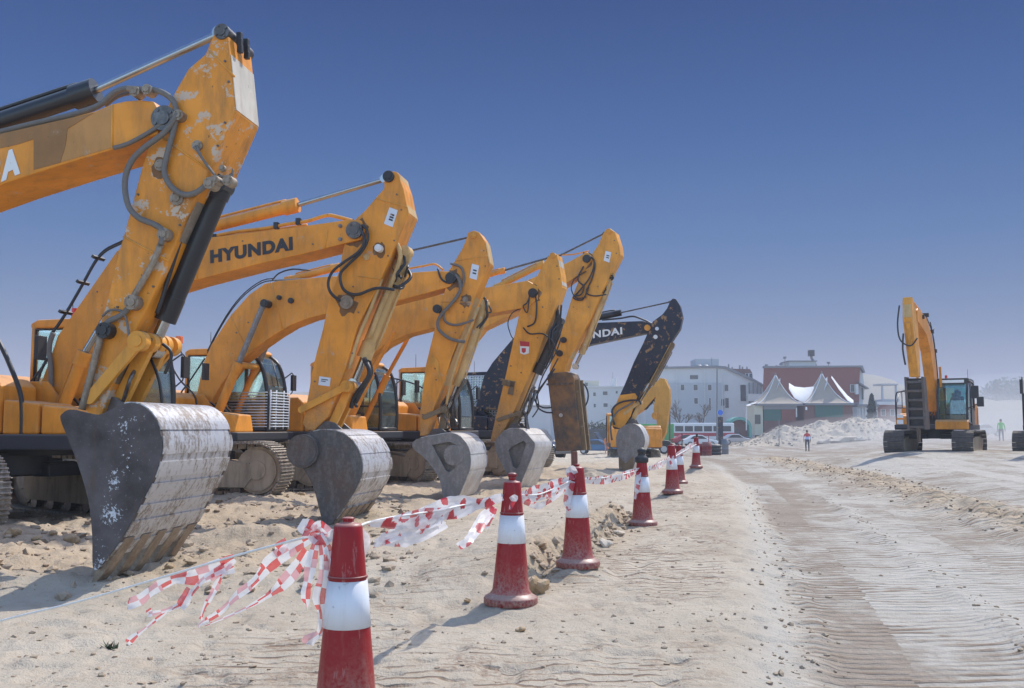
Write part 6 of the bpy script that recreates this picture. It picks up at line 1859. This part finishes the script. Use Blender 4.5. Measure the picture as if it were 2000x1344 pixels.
B6.box('wall', 960, 1100, 795, 870, 0, 10, 'wall_grey', z0=-2); B6.box('roof', 958, 1102, 792, 795.2, -.5, 10.5, 'metal_grey')
B7 = Bld(900, 270, 'long low pale shed far behind the fourth machine')
B7.box('wall', 700, 880, 800, 870, 0, 10, 'wall_white', z0=-2); B7.box('roof', 696, 884, 797, 800.2, -.5, 10.5, 'metal_grey')

# --- hills
def hill(name, u0, u1, Y, h, seed, label):
    x0, x1 = ray(u0, 835)[0] * Y, ray(u1, 835)[0] * Y
    n, m_ = 90, 12
    X = np.linspace(x0, x1, n); vs = []; fs = []
    prof = h * (.55 + .8 * fbm(np.linspace(0, 6, n), np.full(n, seed * 1.7), 4, seed)) * np.minimum(1, np.minimum(np.linspace(0, 8, n), np.linspace(8, 0, n)))
    for j in range(m_ + 1):
        t = j / m_
        for i in range(n): vs.append((X[i], Y + 260 * (t - .5), -4 + (prof[i] + 4) * math.sin(math.pi * t)))
    for j in range(m_):
        for i in range(n - 1): fs.append((j * n + i, j * n + i + 1, (j + 1) * n + i + 1, (j + 1) * n + i))
    o = MB().add(vs, fs, 0, True).build(name, 'hillside')
    return tag(o, label, None, None, 'structure')
M['hillside'] = plain('hillside', (.22, .19, .14), .95, var=.4, scale=.02)
hill('hills', 1250, 2900, 600, 44, 4, 'faint long ridge on the right horizon')
hill('hills', -900, 1400, 640, 30, 9, 'faint low ridge on the left horizon')

# --- rubble mound
def mound(u0, u1, Y, h, dep, label, seed, name='rubble_mound', mat='rubble'):
    x0, x1 = ray(u0, 835)[0] * Y, ray(u1, 835)[0] * Y
    n, m_ = 150, 40
    xs = np.linspace(x0, x1, n); ysn = np.linspace(-dep, dep, m_)
    XX, YY = np.meshgrid(xs, ysn)
    t = (XX - x0) / (x1 - x0)
    env = np.interp(t, [0, .06, .2, .32, .6, .86, .96, 1], [0, .12, .45, .95, 1, .95, .45, 0])
    cr = np.clip(1 - (np.abs(YY) / dep) ** 1.4, 0, 1)
    Z = ground_z(XX, YY + Y, False) - .35 + env * cr * h * (1 + .25 * fbm(XX * .35, YY * .35, 3, seed)) + env * cr * .55 * fbm(XX * 1.1, YY * 1.1, 4, seed + 3)
    vs = np.stack([XX, YY + Y, Z], -1).reshape(-1, 3).tolist()
    fs = [(j * n + i, j * n + i + 1, (j + 1) * n + i + 1, (j + 1) * n + i) for j in range(m_ - 1) for i in range(n - 1)]
    o = MB().add(vs, fs, 0, False).build(name, mat)
    return tag(o, label, 'rubble mound')
M['rubble'] = rock_mat('rubble', (.30, .245, .185), (.43, .365, .29))
mound(1405, 1790, 128, 3.2, 7, 'long pale rubble mound in front of the tents', 5)
mound(1255, 1300, 100, 1.2, 2.5, 'small grey rubble heap beside the parked trailer wheel', 8)
mound(1085, 1200, 27.5, .55, 1.6, 'low sand heap below the rusty hammer', 15, 'sand_heap', M['sand'])

def f_mound(rg, n):
    u = rg.uniform(1425, 1770, n); Y = 128 + rg.uniform(-6.5, 2, n)
    return (u - 1000) / F * 128, Y
mo = [o for o in bpy.data.objects if o.name == 'rubble_mound'][0]
from mathutils.bvhtree import BVHTree
_bv = BVHTree.FromPolygons([v.co for v in mo.data.vertices], [tuple(p.vertices) for p in mo.data.polygons])
mb = MB(); rg_ = np.random.default_rng(44)
for x_, y_ in zip(*f_mound(rg_, 900)):
    h_ = _bv.ray_cast(Vector((x_, y_, 30)), Vector((0, 0, -1)))[0]
    if h_ is None: continue
    r_ = .05 + .20 * rg_.random() ** 4
    v_ = IV * (1 + .3 * rg_.standard_normal((len(IV), 1))) * r_ * np.array([1, 1, .7]) + np.array(h_)
    mb.add(v_.tolist(), [tuple(f_) for f_ in IF.tolist()])
tag(mb.build('rubble', 'rubble'), 'broken stones lying all over the long rubble mound', 'rubble', None, 'stuff')

# --- vegetation
M['leaf'] = plain('dusty_leaves', (.055, .075, .04), .8, var=.45, scale=3)
M['leaf_dark'] = plain('dark_leaves', (.03, .05, .035), .8, var=.4, scale=3)
M['bark'] = plain('bark', (.12, .09, .065), .9, var=.3)
def crown_mesh(n, fn, size, rg):
    vs, fs = [], []
    for i in range(n):
        p = fn()
        a = Vector(rg.normal(size=3)).normalized(); b = a.cross(Vector(rg.normal(size=3))).normalized()
        s = size * (.6 + .8 * rg.random())
        o = len(vs)
        vs += [p - a * s - b * s * .5, p + a * s - b * s * .4, p + a * s * .8 + b * s * .6, p - a * s * .7 + b * s * .5]
        fs.append((o, o + 1, o + 2, o + 3))
    return MB().add(vs, fs)
def tree(u, Y, h, w, label, kind='round', mat='leaf', n=2200, group=None, seed=1, dz=0):
    g = ground_at(u, Y); g.z += dz
    root = empty('tree', g, 0, label, 'tree', group)
    rg = np.random.default_rng(seed)
    tr = MB().tube([(0, 0, -.2), (.05, 0, h * .3), (0, .05, h * .55), (.05, 0, h * .8)], [h * .03, h * .024, h * .016, h * .006], 8)
    ends = []
    for k_ in range(9):
        a = rg.uniform(0, 6.28); z0 = h * rg.uniform(.25, .6); r_ = w * rg.uniform(.25, .5)
        e = Vector((r_ * math.cos(a), r_ * math.sin(a), min(h * .92, z0 + h * rg.uniform(.12, .35))))
        tr.tube([(0, 0, z0), (e.x * .5, e.y * .5, z0 + (e.z - z0) * .6), e], [h * .012, h * .008, h * .003], 6); ends.append(e)
    tr.build('trunk', 'bark', root)
    if kind == 'cypress':
        def fn():
            t = rg.random(); r_ = w * .5 * (1 - t) ** .6 * (.5 + .5 * rg.random()); a = rg.uniform(0, 6.28)
            return Vector((r_ * math.cos(a), r_ * math.sin(a), h * (.06 + .94 * t)))
    elif kind == 'bush':
        cl = [(Vector((rg.uniform(-.4, .4) * w, rg.uniform(-.3, .3) * w, h * rg.uniform(.2, .62))), rg.uniform(.2, .34)) for _ in range(14)]
        def fn():
            c, r_ = cl[rg.integers(len(cl))]; d = Vector(rg.normal(size=3)).normalized() * (rg.random() ** .4) * r_ * w * .7
            d.z *= h / w * .9
            q = c + d; q.z = max(.05, q.z); return q
    else:
        cl = [(e, rg.uniform(.14, .26)) for e in ends] + [(Vector((rg.uniform(-.35, .35) * w, rg.uniform(-.35, .35) * w, h * rg.uniform(.5, .9))), rg.uniform(.14, .24)) for _ in range(9)]
        def fn():
            c, r_ = cl[rg.integers(len(cl))]
            d = Vector(rg.normal(size=3)).normalized() * (rg.random() ** .45) * r_ * w
            d.z *= .62
            return c + d
    crown_mesh(n, fn, max(.1, h * .028), rg).build('crown', mat, root)
    return root
tree(1962, 700, 33, 54, 'broad hazy tree fading in the dust right of the facing excavator', 'round', 'leaf', 3200, 'trees in the far haze', 3)
tree(2035, 720, 36, 50, 'hazy tree half outside the right edge', 'round', 'leaf', 2400, 'trees in the far haze', 8)
tree(1704, 172, 7.0, 2.4, 'slim dark cypress beside the red roofed house', 'cypress', 'leaf_dark', 1800, None, 4)
tree(1716, 175, 3.4, 4.0, 'round green bush right of the cypress', 'bush', 'leaf', 1300, None, 5)
tree(1155, 160, 4.6, 6.5, 'grey green bush in front of the pale apartment block', 'bush', 'leaf', 1800, None, 6)
def bare_tree(u, Y, h, label, seed):
    g = ground_at(u, Y); root = empty('tree', g, 0, label, 'tree', 'bare trees by the white building')
    rg = random.Random(seed)
    tr = MB(); tw = MB()
    def grow(mb, p, d, l, r_, lev):
        q = p + d * l
        mb.tube([p, p + d * l * .5 + Vector((rg.uniform(-.1, .1), rg.uniform(-.1, .1), .05)) * l * .4, q], [r_, r_ * .85, r_ * .65], 5)
        if lev == 0: return
        for _ in range(4 if lev > 1 else 5):
            nd = (d + Vector((rg.uniform(-.75, .75), rg.uniform(-.75, .75), rg.uniform(-.1, .5)))).normalized()
            grow(tw, p + d * l * rg.uniform(.55, 1), nd, l * rg.uniform(.5, .75), r_ * .55, lev - 1)
    grow(tr, Vector((0, 0, -.2)), Vector((0, 0, 1)), h * .38, h * .022, 4)
    tr.build('trunk', 'bark', root); tw.build('branches', 'bark', root)
bare_tree(1330, 150, 8.2, 'bare grey tree left in front of the white building', 2)
bare_tree(1372, 165, 7.6, 'bare grey tree nearer the middle of the white building', 5)

# --- poles and signs
def pole(u, vt, vb, Y, r, label, mat='metal_grey', name='pole'):
    a = at(u, vb, Y); b = at(u, vt, Y)
    o = MB().cyl((0, 0, -1), b - a, r, 10, r * .7).build(name, mat); o.location = a
    return tag(o, label, 'pole', 'thin far poles')
pole(1400.5, 714, 850, 140, .14, 'tall dark pole in front of the white building')
pole(1457.5, 795, 828, 155, .10, 'pale pole beside the teal archway', 'trim')
pole(1521.5, 820, 853, 118, .05, 'thin grey stake before the rubble mound')
pole(1308, 805, 862, 110, .11, 'leaning brown pole beside the yellow excavator arm', 'bark')
sg = ground_at(1407, 112)
sroot = empty('round_sign', sg, 0, 'round bright blue sign on a grey post before the white building', 'sign')
zc = CAMZ + (HZ - 806) * 112 / F - sg.z
M['sign_blue'] = plain('sign_blue', (.02, .13, .60), .35)
MB().cyl((0, 0, -.5), (0, 0, zc), .05, 10).build('post', 'metal_grey', sroot)
MB().cyl((0, -.06, zc), (0, -.1, zc), .30, 28).build('sign_face', 'sign_blue', sroot)
MB().cyl((0, -.055, zc), (0, -.075, zc), .33, 28).build('rim', 'trim', sroot)
MB().bb(-.28, .28, -.12, -.08, .2, zc - .5).build('board', 'navy', sroot)

# --- vehicles
M['car_blue'] = plain('car_blue', (.05, .13, .26), .25, .3, .05)
M['car_dark'] = plain('car_dark', (.035, .04, .048), .25, .3, .05)
M['car_silver'] = plain('car_silver', (.42, .43, .45), .3, .4, .05)
M['car_white'] = plain('car_white', (.62, .63, .64), .3, 0, .05)
M['car_red'] = plain('car_red', (.35, .03, .04), .35, 0, .1)
M['green'] = plain('green_sheet', (.07, .36, .10), .6)
def car(u, Y, rz, paint_, label, L=4.3, H=1.42, W=1.75, suv=False, dz=0.0):
    g = ground_at(u, Y); g.z += dz
    root = empty('parked_car', g, R(rz), label, 'car', 'cars parked beyond the machines')
    h = H
    if suv: prof = [(-L / 2, .38), (-L / 2 - .02, .95), (-L / 2 + .1, h - .12), (-L / 2 + .4, h), (.35, h), (.95, .98), (L / 2 - .15, .88), (L / 2, .7), (L / 2, .36)]
    else: prof = [(-L / 2, .34), (-L / 2, .86), (-L / 2 + .5, .95), (-.95, h - .06), (-.5, h), (.15, h - .02), (.95, .93), (L / 2 - .3, .78), (L / 2, .6), (L / 2, .32)]
    MB().prism(prof, -W / 2, W / 2).build('body', paint_, root, .09, seg=3)
    gl = MB()
    zt = h - .10
    if suv: wp = [(-L / 2 + .18, .98), (-L / 2 + .3, zt), (.28, zt), (.78, .98)]
    else: wp = [(-1.35, .93), (-.85, zt), (.12, zt), (.75, .93)]
    for s_ in (-1, 1): gl.prism(wp, s_ * W / 2 - .004, s_ * W / 2 + .012)
    gl.build('side_window', 'win', root)
    ws = MB(); a = Vector((.2, 0, h - .05)); b = Vector((.93, 0, .97))
    ws.add([(a.x + .03, -W / 2 + .15, a.z), (a.x + .03, W / 2 - .15, a.z), (b.x + .03, W / 2 - .12, b.z + .02), (b.x + .03, -W / 2 + .12, b.z + .02)], [(0, 1, 2, 3)]); ws.build('windscreen', 'win', root)
    for sx in (-1, 1):
        for sy in (-1, 1):
            w_ = MB().cyl((sx * L * .31, sy * (W / 2 - .19), .31), (sx * L * .31, sy * (W / 2 + .01), .31), .31, 20).build('wheel', 'black', root)
            MB().cyl((sx * L * .31, sy * (W / 2 - .05), .31), (sx * L * .31, sy * (W / 2 + .02), .31), .19, 14).build('rim', 'car_silver', w_)
    for sy in (-1, 1):
        MB().box((L / 2 - .02, sy * W * .34, .66), (.08, .3, .14)).build('headlight', 'lamp', root, .02)
        MB().box((-L / 2 + .02, sy * W * .36, .75), (.08, .26, .16)).build('tail_light', 'redlens', root, .02)
    MB().bb(L / 2 - .02, L / 2 + .06, -W / 2 + .06, W / 2 - .06, .34, .5).build('bumper', 'metal_grey', root, .03)
    return root
car(1168, 97, -12, 'car_blue', 'blue saloon car parked between the rusty hammer and the last bucket')
car(1040, 57, -38, 'car_dark', 'dark off-road car peeking out behind the kite-shaped bucket', 4.4, 1.72, 1.8, True)
car(1160, 118, -20, 'car_dark', 'dark pickup behind the blue saloon, red lamp on it', 4.9, 1.9, 1.9, True)
car(1178, 135, 10, 'car_dark', 'dark van farther behind the blue saloon', 5.0, 2.3, 1.9, True)
car(1060, 120, 8, 'car_silver', 'silver car in the haze left of the rusty hammer')
car(1030, 135, 5, 'car_white', 'pale car in the haze behind the fourth arm')
car(1432, 150, 4, 'car_dark', 'dark van parked under the teal archway', 4.8, 2.2, 1.9, True)
car(1437, 138, 6, 'car_silver', 'silver car parked right of the blue round sign')
car(1660, 150, 4, 'car_white', 'white car just behind the crest of the rubble mound', dz=1.2)
car(1706, 150, -6, 'car_silver', 'silver car at the right end of the rubble mound crest', dz=1.1)
car(1918, 112, 20, 'car_silver', 'pale car dim in the dust between the facing excavators')
car(1345, 128, 3, 'car_red', 'red car parked before the bare tree')
car(1366, 122, 2, 'car_white', 'white car parked under the coloured bus')
# bus
g = ground_at(1374, 148); bus = empty('bus', g, R(2), 'white and red bus parked in front of the white building', 'bus')
MB().bb(-4.6, 4.6, 0, 2.4, .5, 3.0).build('body', 'car_white', bus, .15, seg=3)
MB().bb(-4.61, 4.61, -.02, 2.42, 1.05, 1.55).build('stripe', 'car_red', bus)
for k_ in range(6): MB().bb(-4.2 + 1.42 * k_, -4.2 + 1.42 * k_ + 1.2, -.03, .02, 1.75, 2.55).build('window', 'win', bus)
for sx in (-2.9, 2.9): MB().cyl((sx, -.03, .48), (sx, .25, .48), .48, 18).build('wheel', 'black', bus)
# green container
g = ground_at(1272, 130); ct = empty('container', g, R(5), 'bright green container behind the small yellow excavator', 'container')
MB().bb(-3, 3, 0, 2.4, .2, 2.7).build('wall', 'green', ct, .03)
rb_ = MB()
for k_ in range(15): rb_.bb(-2.9 + .4 * k_, -2.75 + .4 * k_, -.05, -.002, .3, 2.6)
rb_.build('ribs', 'green', ct)
# long parked row at far left: low trucks
# trailer with a wheel
g = ground_at(1296, 72); trl = empty('trailer', g, R(-8), 'black trailer with one silver rimmed wheel by the far cones', 'trailer')
MB().prism([(-.9, .55), (-.75, .95), (-.3, 1.05), (.35, .95), (.75, .65), (2.0, .5), (2.0, .38), (-.9, .38)], -.5, .5).build('body', 'black', trl, .05)
w_ = MB().cyl((0, -.62, .36), (0, -.40, .36), .36, 22).build('wheel', 'black', trl); MB().cyl((0, -.64, .36), (0, -.5, .36), .22, 16).build('rim', 'car_silver', w_)
MB().cyl((1.3, 0, .4), (1.3, 0, 1.5), .04, 8).build('jack', 'black', trl)
MB().bb(-1.75, -1.3, -.4, .4, 0, 1.15).build('box', 'black', trl, .1)
# barrels, bin, tyre heap
def barrel(u, Y, mat, label, r=.30, h=.9):
    g = ground_at(u, Y)
    o = MB().lathe([(r, 0), (r, h * .31), (r * 1.05, h * .33), (r, h * .35), (r, h * .65), (r * 1.05, h * .67), (r, h * .69), (r, h), (r * .9, h), (r * .9, h - .03), (.01, h - .03)], n=20).build('barrel', mat)
    o.location = g
    return tag(o, label, 'barrel')
barrel(1380, 66, 'cone_base', 'red barrel standing right of the farthest cone')
barrel(1368, 66.5, 'cone_red', 'narrow red drum half behind the farthest cone', .18, .8)
pole(1384, 852, 878, 66, .03, 'thin red rod beside the red barrel', 'cone_red')
tg = ground_at(1393, 70); ty = MB()
for k_ in range(3): ty.tube([(.42 * math.cos(a), .42 * math.sin(a), .13 + .24 * k_) for a in [2 * math.pi * q / 20 for q in range(21)]], .14, 8)
to = ty.build('tyre_stack', 'black'); to.location = tg; tag(to, 'stack of black tyres right of the red barrel', 'tyres')
barrel(1415.5, 76, 'metal_grey', 'dark bin standing alone by the far mound', .26, 1.15)
# light scraps on the far ground
for i, (u, Y, w__, lb) in enumerate(((1652, 118, 1.7, 'white stone block lying before the rubble mound'), (1612, 120, 1.2, 'pale flat stone pile before the rubble mound'), (1678, 116, .6, 'small grey block before the right end of the rubble mound'))):
    g = ground_at(u, Y); o = MB().blob((0, 0, 0), w__, 30 + i, 2, (1, .7, .4), .4).build('rock', 'rock_pale'); o.location = (g.x, g.y, g.z + .2); tag(o, lb, 'rock', 'blocks before the mound')

# ================================================================== people
def person(loc, rz, pose, cols, label, h=1.72):
    """one continuous skinned body; materials given by height bands"""
    J = pose
    me = bpy.data.meshes.new('person')
    names = list(J['v'].keys())
    me.from_pydata([J['v'][n_][:3] for n_ in names], [(names.index(a), names.index(b)) for a, b in J['e']], [])
    o = bpy.data.objects.new('person', me); COL.objects.link(o)
    md = o.modifiers.new('skin', 'SKIN')
    sv = me.skin_vertices[0].data
    for i, n_ in enumerate(names):
        sv[i].radius = (J['v'][n_][3], J['v'][n_][4] if len(J['v'][n_]) > 4 else J['v'][n_][3]); sv[i].use_root = (n_ == 'pelvis')
    o.modifiers.new('sub', 'SUBSURF').levels = 1
    o.modifiers['sub'].render_levels = 2; o.modifiers['sub'].levels = 2
    bpy.context.view_layer.update()
    nm = bpy.data.meshes.new_from_object(o.evaluated_get(bpy.context.evaluated_depsgraph_get()))
    o.modifiers.clear(); o.data = nm; bpy.data.meshes.remove(me)
    nm.name = 'person'
    for c_ in cols['mats']: nm.materials.append(c_)
    for p_ in nm.polygons:
        p_.use_smooth = True
        c_ = p_.center
        p_.material_index = cols['fn'](c_)
    o.location = loc; o.rotation_euler = (0, 0, rz); k_ = h / 1.72; o.scale = (k_, k_, k_)
    tag(o, label, 'person')
    # hair, face
    hd = Vector(J['v']['head'][:3])
    MB().blob((hd.x, hd.y + .012, hd.z + .045), .108, 3, 3, (.86, .98, .95), .02, smooth=True).build('hair', cols['hair'], o)
    fm = MB()
    fm.blob((hd.x, hd.y - .112, hd.z - .005), .018, 1, 1, (.8, 1.2, 1.2), .02)
    for s_ in (-1, 1): fm.blob((hd.x + s_ * .09, hd.y, hd.z), .022, 1, 1, (.5, 1, 1.3), .02)
    fm.build('face', cols['mats'][0], o)
    return o
M['skin'] = plain('skin', (.36, .20, .13), .6)
M['c_red'] = plain('red_jacket', (.52, .02, .03), .8)
M['c_blue'] = plain('pale_blue_cloth', (.36, .44, .66), .8)
M['c_navy'] = plain('navy_trousers', (.03, .035, .06), .85)
M['c_green'] = plain('green_vest', (.03, .50, .06), .7)
M['c_grey'] = plain('grey_cloth', (.16, .16, .18), .85)
M['c_orange'] = plain('orange_vest', (.70, .20, .03), .7)
M['c_dark'] = plain('dark_cloth', (.03, .03, .033), .85)
M['hair_d'] = plain('dark_hair', (.02, .017, .015), .7)
M['helmet_y'] = plain('yellow_helmet', (.70, .50, .04), .35)
def stand(l_arm=(.26, -.02, 1.12, .24, -.10, .86), r_arm=(-.26, -.02, 1.12, -.24, -.10, .86), stride=.05):
    v = {'pelvis': (0, 0, .95, .15, .105), 'waist': (0, 0, 1.10, .135, .10), 'chest': (0, 0, 1.30, .165, .11), 'neck': (0, .01, 1.46, .058), 'head': (0, -.01, 1.60, .092, .105), 'crown': (0, 0, 1.70, .05),
         'sl': (.18, .01, 1.41, .062), 'sr': (-.18, .01, 1.41, .062),
         'el': (l_arm[0], l_arm[1], l_arm[2], .043), 'wl': (l_arm[3], l_arm[4], l_arm[5], .032), 'er': (r_arm[0], r_arm[1], r_arm[2], .043), 'wr': (r_arm[3], r_arm[4], r_arm[5], .032),
         'hl': (.10, 0, .88, .092), 'hr': (-.10, 0, .88, .092), 'kl': (.11, -stride - .02, .49, .062), 'kr': (-.11, stride - .03, .49, .062), 'al': (.11, -stride * .6, .09, .043), 'ar': (-.11, stride * 1.6, .09, .043),
         'tl': (.12, -stride * .6 - .17, .035, .035), 'tr': (-.12, stride * 1.6 - .17, .035, .035)}
    for s_, w_, q in (('l', 'wl', 1), ('r', 'wr', -1)):
        wv = Vector(v[w_][:3])
        v['p' + s_] = (wv.x, wv.y - .03, wv.z - .07, .026, .036)
        for f_ in range(4):
            v['f%s%d' % (s_, f_)] = (wv.x + q * .0, wv.y - .055 + .02 * f_, wv.z - .155 + .008 * abs(f_ - 1), .0095)
        v['t%s0' % s_] = (wv.x - q * .01, wv.y - .085, wv.z - .10, .0105)
    e = [('pelvis', 'waist'), ('waist', 'chest'), ('chest', 'neck'), ('neck', 'head'), ('head', 'crown'), ('chest', 'sl'), ('chest', 'sr'), ('sl', 'el'), ('el', 'wl'), ('sr', 'er'), ('er', 'wr'), ('pelvis', 'hl'), ('pelvis', 'hr'),
         ('hl', 'kl'), ('kl', 'al'), ('al', 'tl'), ('hr', 'kr'), ('kr', 'ar'), ('ar', 'tr'), ('wl', 'pl'), ('wr', 'pr')]
    for s_ in 'lr':
        for f_ in range(4): e.append(('p' + s_, 'f%s%d' % (s_, f_)))
        e.append(('p' + s_, 't%s0' % s_))
    return {'v': v, 'e': e}
def bands(skin, top, mid, bot, zt=1.47, zm=1.2, zb=.95, wrist=.86, split=False):
    def fn(c):
        if c.z > zt: return 0
        if abs(c.x) > .19 and c.z < wrist: return 0
        if c.z > zm: return 1
        if c.z > zb: return 2
        return 3
    return {'mats': [M[skin], M[top], M[mid], M[bot]], 'fn': fn, 'hair': M['hair_d']}
g = ground_at(1576, 82); g.z = CAMZ + (HZ - 884) * 82 / F
def ped(u, v, Y):
    x = ray(u, 835)[0] * Y
    return Vector((x, Y, gz(x, Y)))
p1 = ped(1576, 884, 82)
person(p1, R(170), stand(stride=.02), bands('skin', 'c_red', 'c_blue', 'c_navy', 1.47, 1.22, .98), 'person in red and pale blue top with dark trousers standing alone on the plain', 1.74)
p2 = ped(1955, 860, 80)
person(p2, R(160), stand(l_arm=(.24, .03, 1.12, .22, -.04, .86), r_arm=(-.27, -.03, 1.13, -.30, -.12, .88), stride=.14), bands('skin', 'c_green', 'c_green', 'c_grey'), 'person in green vest walking in the dust right of the facing excavator', 1.74)
p3 = ped(1185, 882, 92)
person(p3, R(20), stand(), bands('skin', 'c_orange', 'c_orange', 'c_orange', 1.47, 1.2, .9), 'person in orange work clothes beside the blue saloon car', 1.7)
# seated drivers
def seated():
    P_ = stand()
    v = P_['v']
    for n_ in v:
        q = list(v[n_]); q[2] -= .92; v[n_] = tuple(q)
    def st(n_, x, y, z): q = list(v[n_]); q[0:3] = (x, y, z); v[n_] = tuple(q)
    st('hl', .11, -.05, 0); st('hr', -.11, -.05, 0)
    st('kl', .15, -.46, .05); st('kr', -.15, -.46, .05); st('al', .15, -.52, -.36); st('ar', -.15, -.52, -.36); st('tl', .15, -.70, -.40); st('tr', -.15, -.70, -.40)
    for s_, q in (('l', 1), ('r', -1)):
        st('e' + s_, q * .28, -.06, .22); st('w' + s_, q * .26, -.32, .20); st('p' + s_, q * .25, -.40, .19)
        for f_ in range(4): st('f%s%d' % (s_, f_), q * (.21 + .022 * f_), -.475 + .006 * abs(f_ - 1), .165)
        st('t%s0' % s_, q * .19, -.41, .20)
    return P_
def seat_person(rig, lx, ly, lz, label, cols):
    mw = Matrix.Translation(rig.root.location) @ Matrix.Rotation(rig.yaw, 4, 'Z')
    loc = mw @ Vector((lx, ly, lz))
    return person(loc, rig.yaw + math.pi / 2, seated(), cols, label, 1.75)
sc_ = {'mats': [M['skin'], M['c_dark'], M['c_dark'], M['c_dark']], 'fn': lambda c: 0 if c.z > .56 else 1, 'hair': M['hair_d']}
seat_person(m8, .12, .9, 1.95, 'driver in dark clothes seated in the cab of the facing excavator', sc_)
sc2 = {'mats': [M['skin'], M['c_grey'], M['c_grey'], M['c_grey']], 'fn': lambda c: 0 if c.z > .56 else 1, 'hair': M['helmet_y']}
seat_person(m5, s5 + .1, .9, 1.95, 'driver in a yellow helmet seated in the cab of the hammer excavator', sc2)

# ================================================================== light, sky, air
SUN_EL, SUN_AZ = 51.0, 42.0       # azimuth measured from +Y towards +X
sd = bpy.data.lights.new('sun', 'SUN'); sd.energy = 2.0; sd.angle = R(.53); sd.color = (1.0, .95, .87)
so = bpy.data.objects.new('sun', sd); COL.objects.link(so)
dirn = Vector((math.sin(R(SUN_AZ)) * math.cos(R(SUN_EL)), math.cos(R(SUN_AZ)) * math.cos(R(SUN_EL)), math.sin(R(SUN_EL))))
so.rotation_euler = dirn.to_track_quat('Z', 'Y').to_euler()
so.location = (20, 20, 40)
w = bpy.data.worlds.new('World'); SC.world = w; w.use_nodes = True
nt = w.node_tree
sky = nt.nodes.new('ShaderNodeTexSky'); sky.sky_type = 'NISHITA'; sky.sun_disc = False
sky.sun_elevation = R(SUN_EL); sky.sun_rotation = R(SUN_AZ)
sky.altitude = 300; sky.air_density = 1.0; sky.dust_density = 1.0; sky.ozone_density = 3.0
# the photograph's deep polarised blue low in the sky, brighter sky above (with the sun's aureole) and behind the camera, added to lift shade
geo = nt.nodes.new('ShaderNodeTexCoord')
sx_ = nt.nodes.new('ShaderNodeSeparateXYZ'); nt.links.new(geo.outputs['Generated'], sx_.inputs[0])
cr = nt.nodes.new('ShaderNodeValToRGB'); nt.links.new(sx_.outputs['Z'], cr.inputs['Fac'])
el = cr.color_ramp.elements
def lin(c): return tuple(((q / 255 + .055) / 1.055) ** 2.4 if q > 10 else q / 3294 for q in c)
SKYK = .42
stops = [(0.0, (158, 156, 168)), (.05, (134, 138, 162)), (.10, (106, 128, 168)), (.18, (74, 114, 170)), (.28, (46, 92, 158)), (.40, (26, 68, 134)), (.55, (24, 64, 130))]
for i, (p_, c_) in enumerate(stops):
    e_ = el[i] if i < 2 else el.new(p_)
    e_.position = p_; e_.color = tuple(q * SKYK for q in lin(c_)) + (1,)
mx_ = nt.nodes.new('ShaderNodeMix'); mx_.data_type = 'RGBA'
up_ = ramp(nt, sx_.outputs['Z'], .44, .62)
bk_ = ramp(nt, mth(nt, 'MULTIPLY', sx_.outputs['Y'], -1.0), -.25, .25)  # unseen sky behind the camera made brighter than the front, fills shaded sides
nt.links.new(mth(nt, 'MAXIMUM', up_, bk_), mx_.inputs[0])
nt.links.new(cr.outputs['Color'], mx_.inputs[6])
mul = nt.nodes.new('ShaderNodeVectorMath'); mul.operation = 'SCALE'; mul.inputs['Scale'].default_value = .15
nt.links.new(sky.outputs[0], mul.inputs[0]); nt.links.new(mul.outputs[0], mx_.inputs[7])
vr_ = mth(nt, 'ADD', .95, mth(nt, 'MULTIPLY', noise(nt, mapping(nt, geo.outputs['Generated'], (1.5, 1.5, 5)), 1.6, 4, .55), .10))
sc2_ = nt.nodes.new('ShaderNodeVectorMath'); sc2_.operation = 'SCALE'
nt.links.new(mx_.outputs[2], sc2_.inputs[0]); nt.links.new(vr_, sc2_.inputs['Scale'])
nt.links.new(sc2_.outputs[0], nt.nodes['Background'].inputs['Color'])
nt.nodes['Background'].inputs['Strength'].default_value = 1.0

hz = MB().bb(-5200, 5200, -70, 3300, -12, 48).build('haze', [])
hm_, hnt, hb = new_mat('haze_air')
hnt.nodes.remove(hb)
pv = hnt.nodes.new('ShaderNodeVolumePrincipled')
pv.inputs['Color'].default_value = (.66, .72, .84, 1); pv.inputs['Density'].default_value = .0008; pv.inputs['Anisotropy'].default_value = .1
hnt.links.new(pv.outputs[0], hnt.nodes['Material Output'].inputs['Volume'])
hz.data.materials.clear(); hz.data.materials.append(hm_)
tag(hz, 'pale dusty haze over the whole plain', None, None, 'stuff')

def dust(u, Y, z, rx, ry, rz_, dens, label):
    m_, n_, b_ = new_mat('blown_dust')
    n_.nodes.remove(b_)
    v_ = n_.nodes.new('ShaderNodeVolumePrincipled')
    v_.inputs['Color'].default_value = (.86, .84, .82, 1); v_.inputs['Density'].default_value = dens
    n_.links.new(v_.outputs[0], n_.nodes['Material Output'].inputs['Volume'])
    x = ray(u, 835)[0] * Y
    o = MB().blob((0, 0, 0), 1, int(Y), 4, (rx, ry, rz_), .12, smooth=True).build('dust', m_)
    o.location = (x, Y, gz(x, Y) + z)
    return tag(o, label, None, None, 'stuff')
dust(1930, 66, .6, 8, 7, 2.6, .022, 'pale dust blown up behind the facing excavator')
dust(1860, 84, .4, 16, 9, 2.2, .02, 'thin dust veil over the far right ground')
dust(2010, 90, 1.5, 14, 10, 4.5, .02, 'rolling dust at the right edge of the plain')

SC.view_settings.view_transform = 'Standard'
SC.view_settings.look = 'None'
SC.view_settings.exposure = 1.15
SC.view_settings.gamma = 1.0
SC.cycles.use_denoising = True
SC.cycles.max_bounces = 8
SC.cycles.volume_bounces = 1
SC.cycles.transparent_max_bounces = 16
bpy.context.view_layer.update()
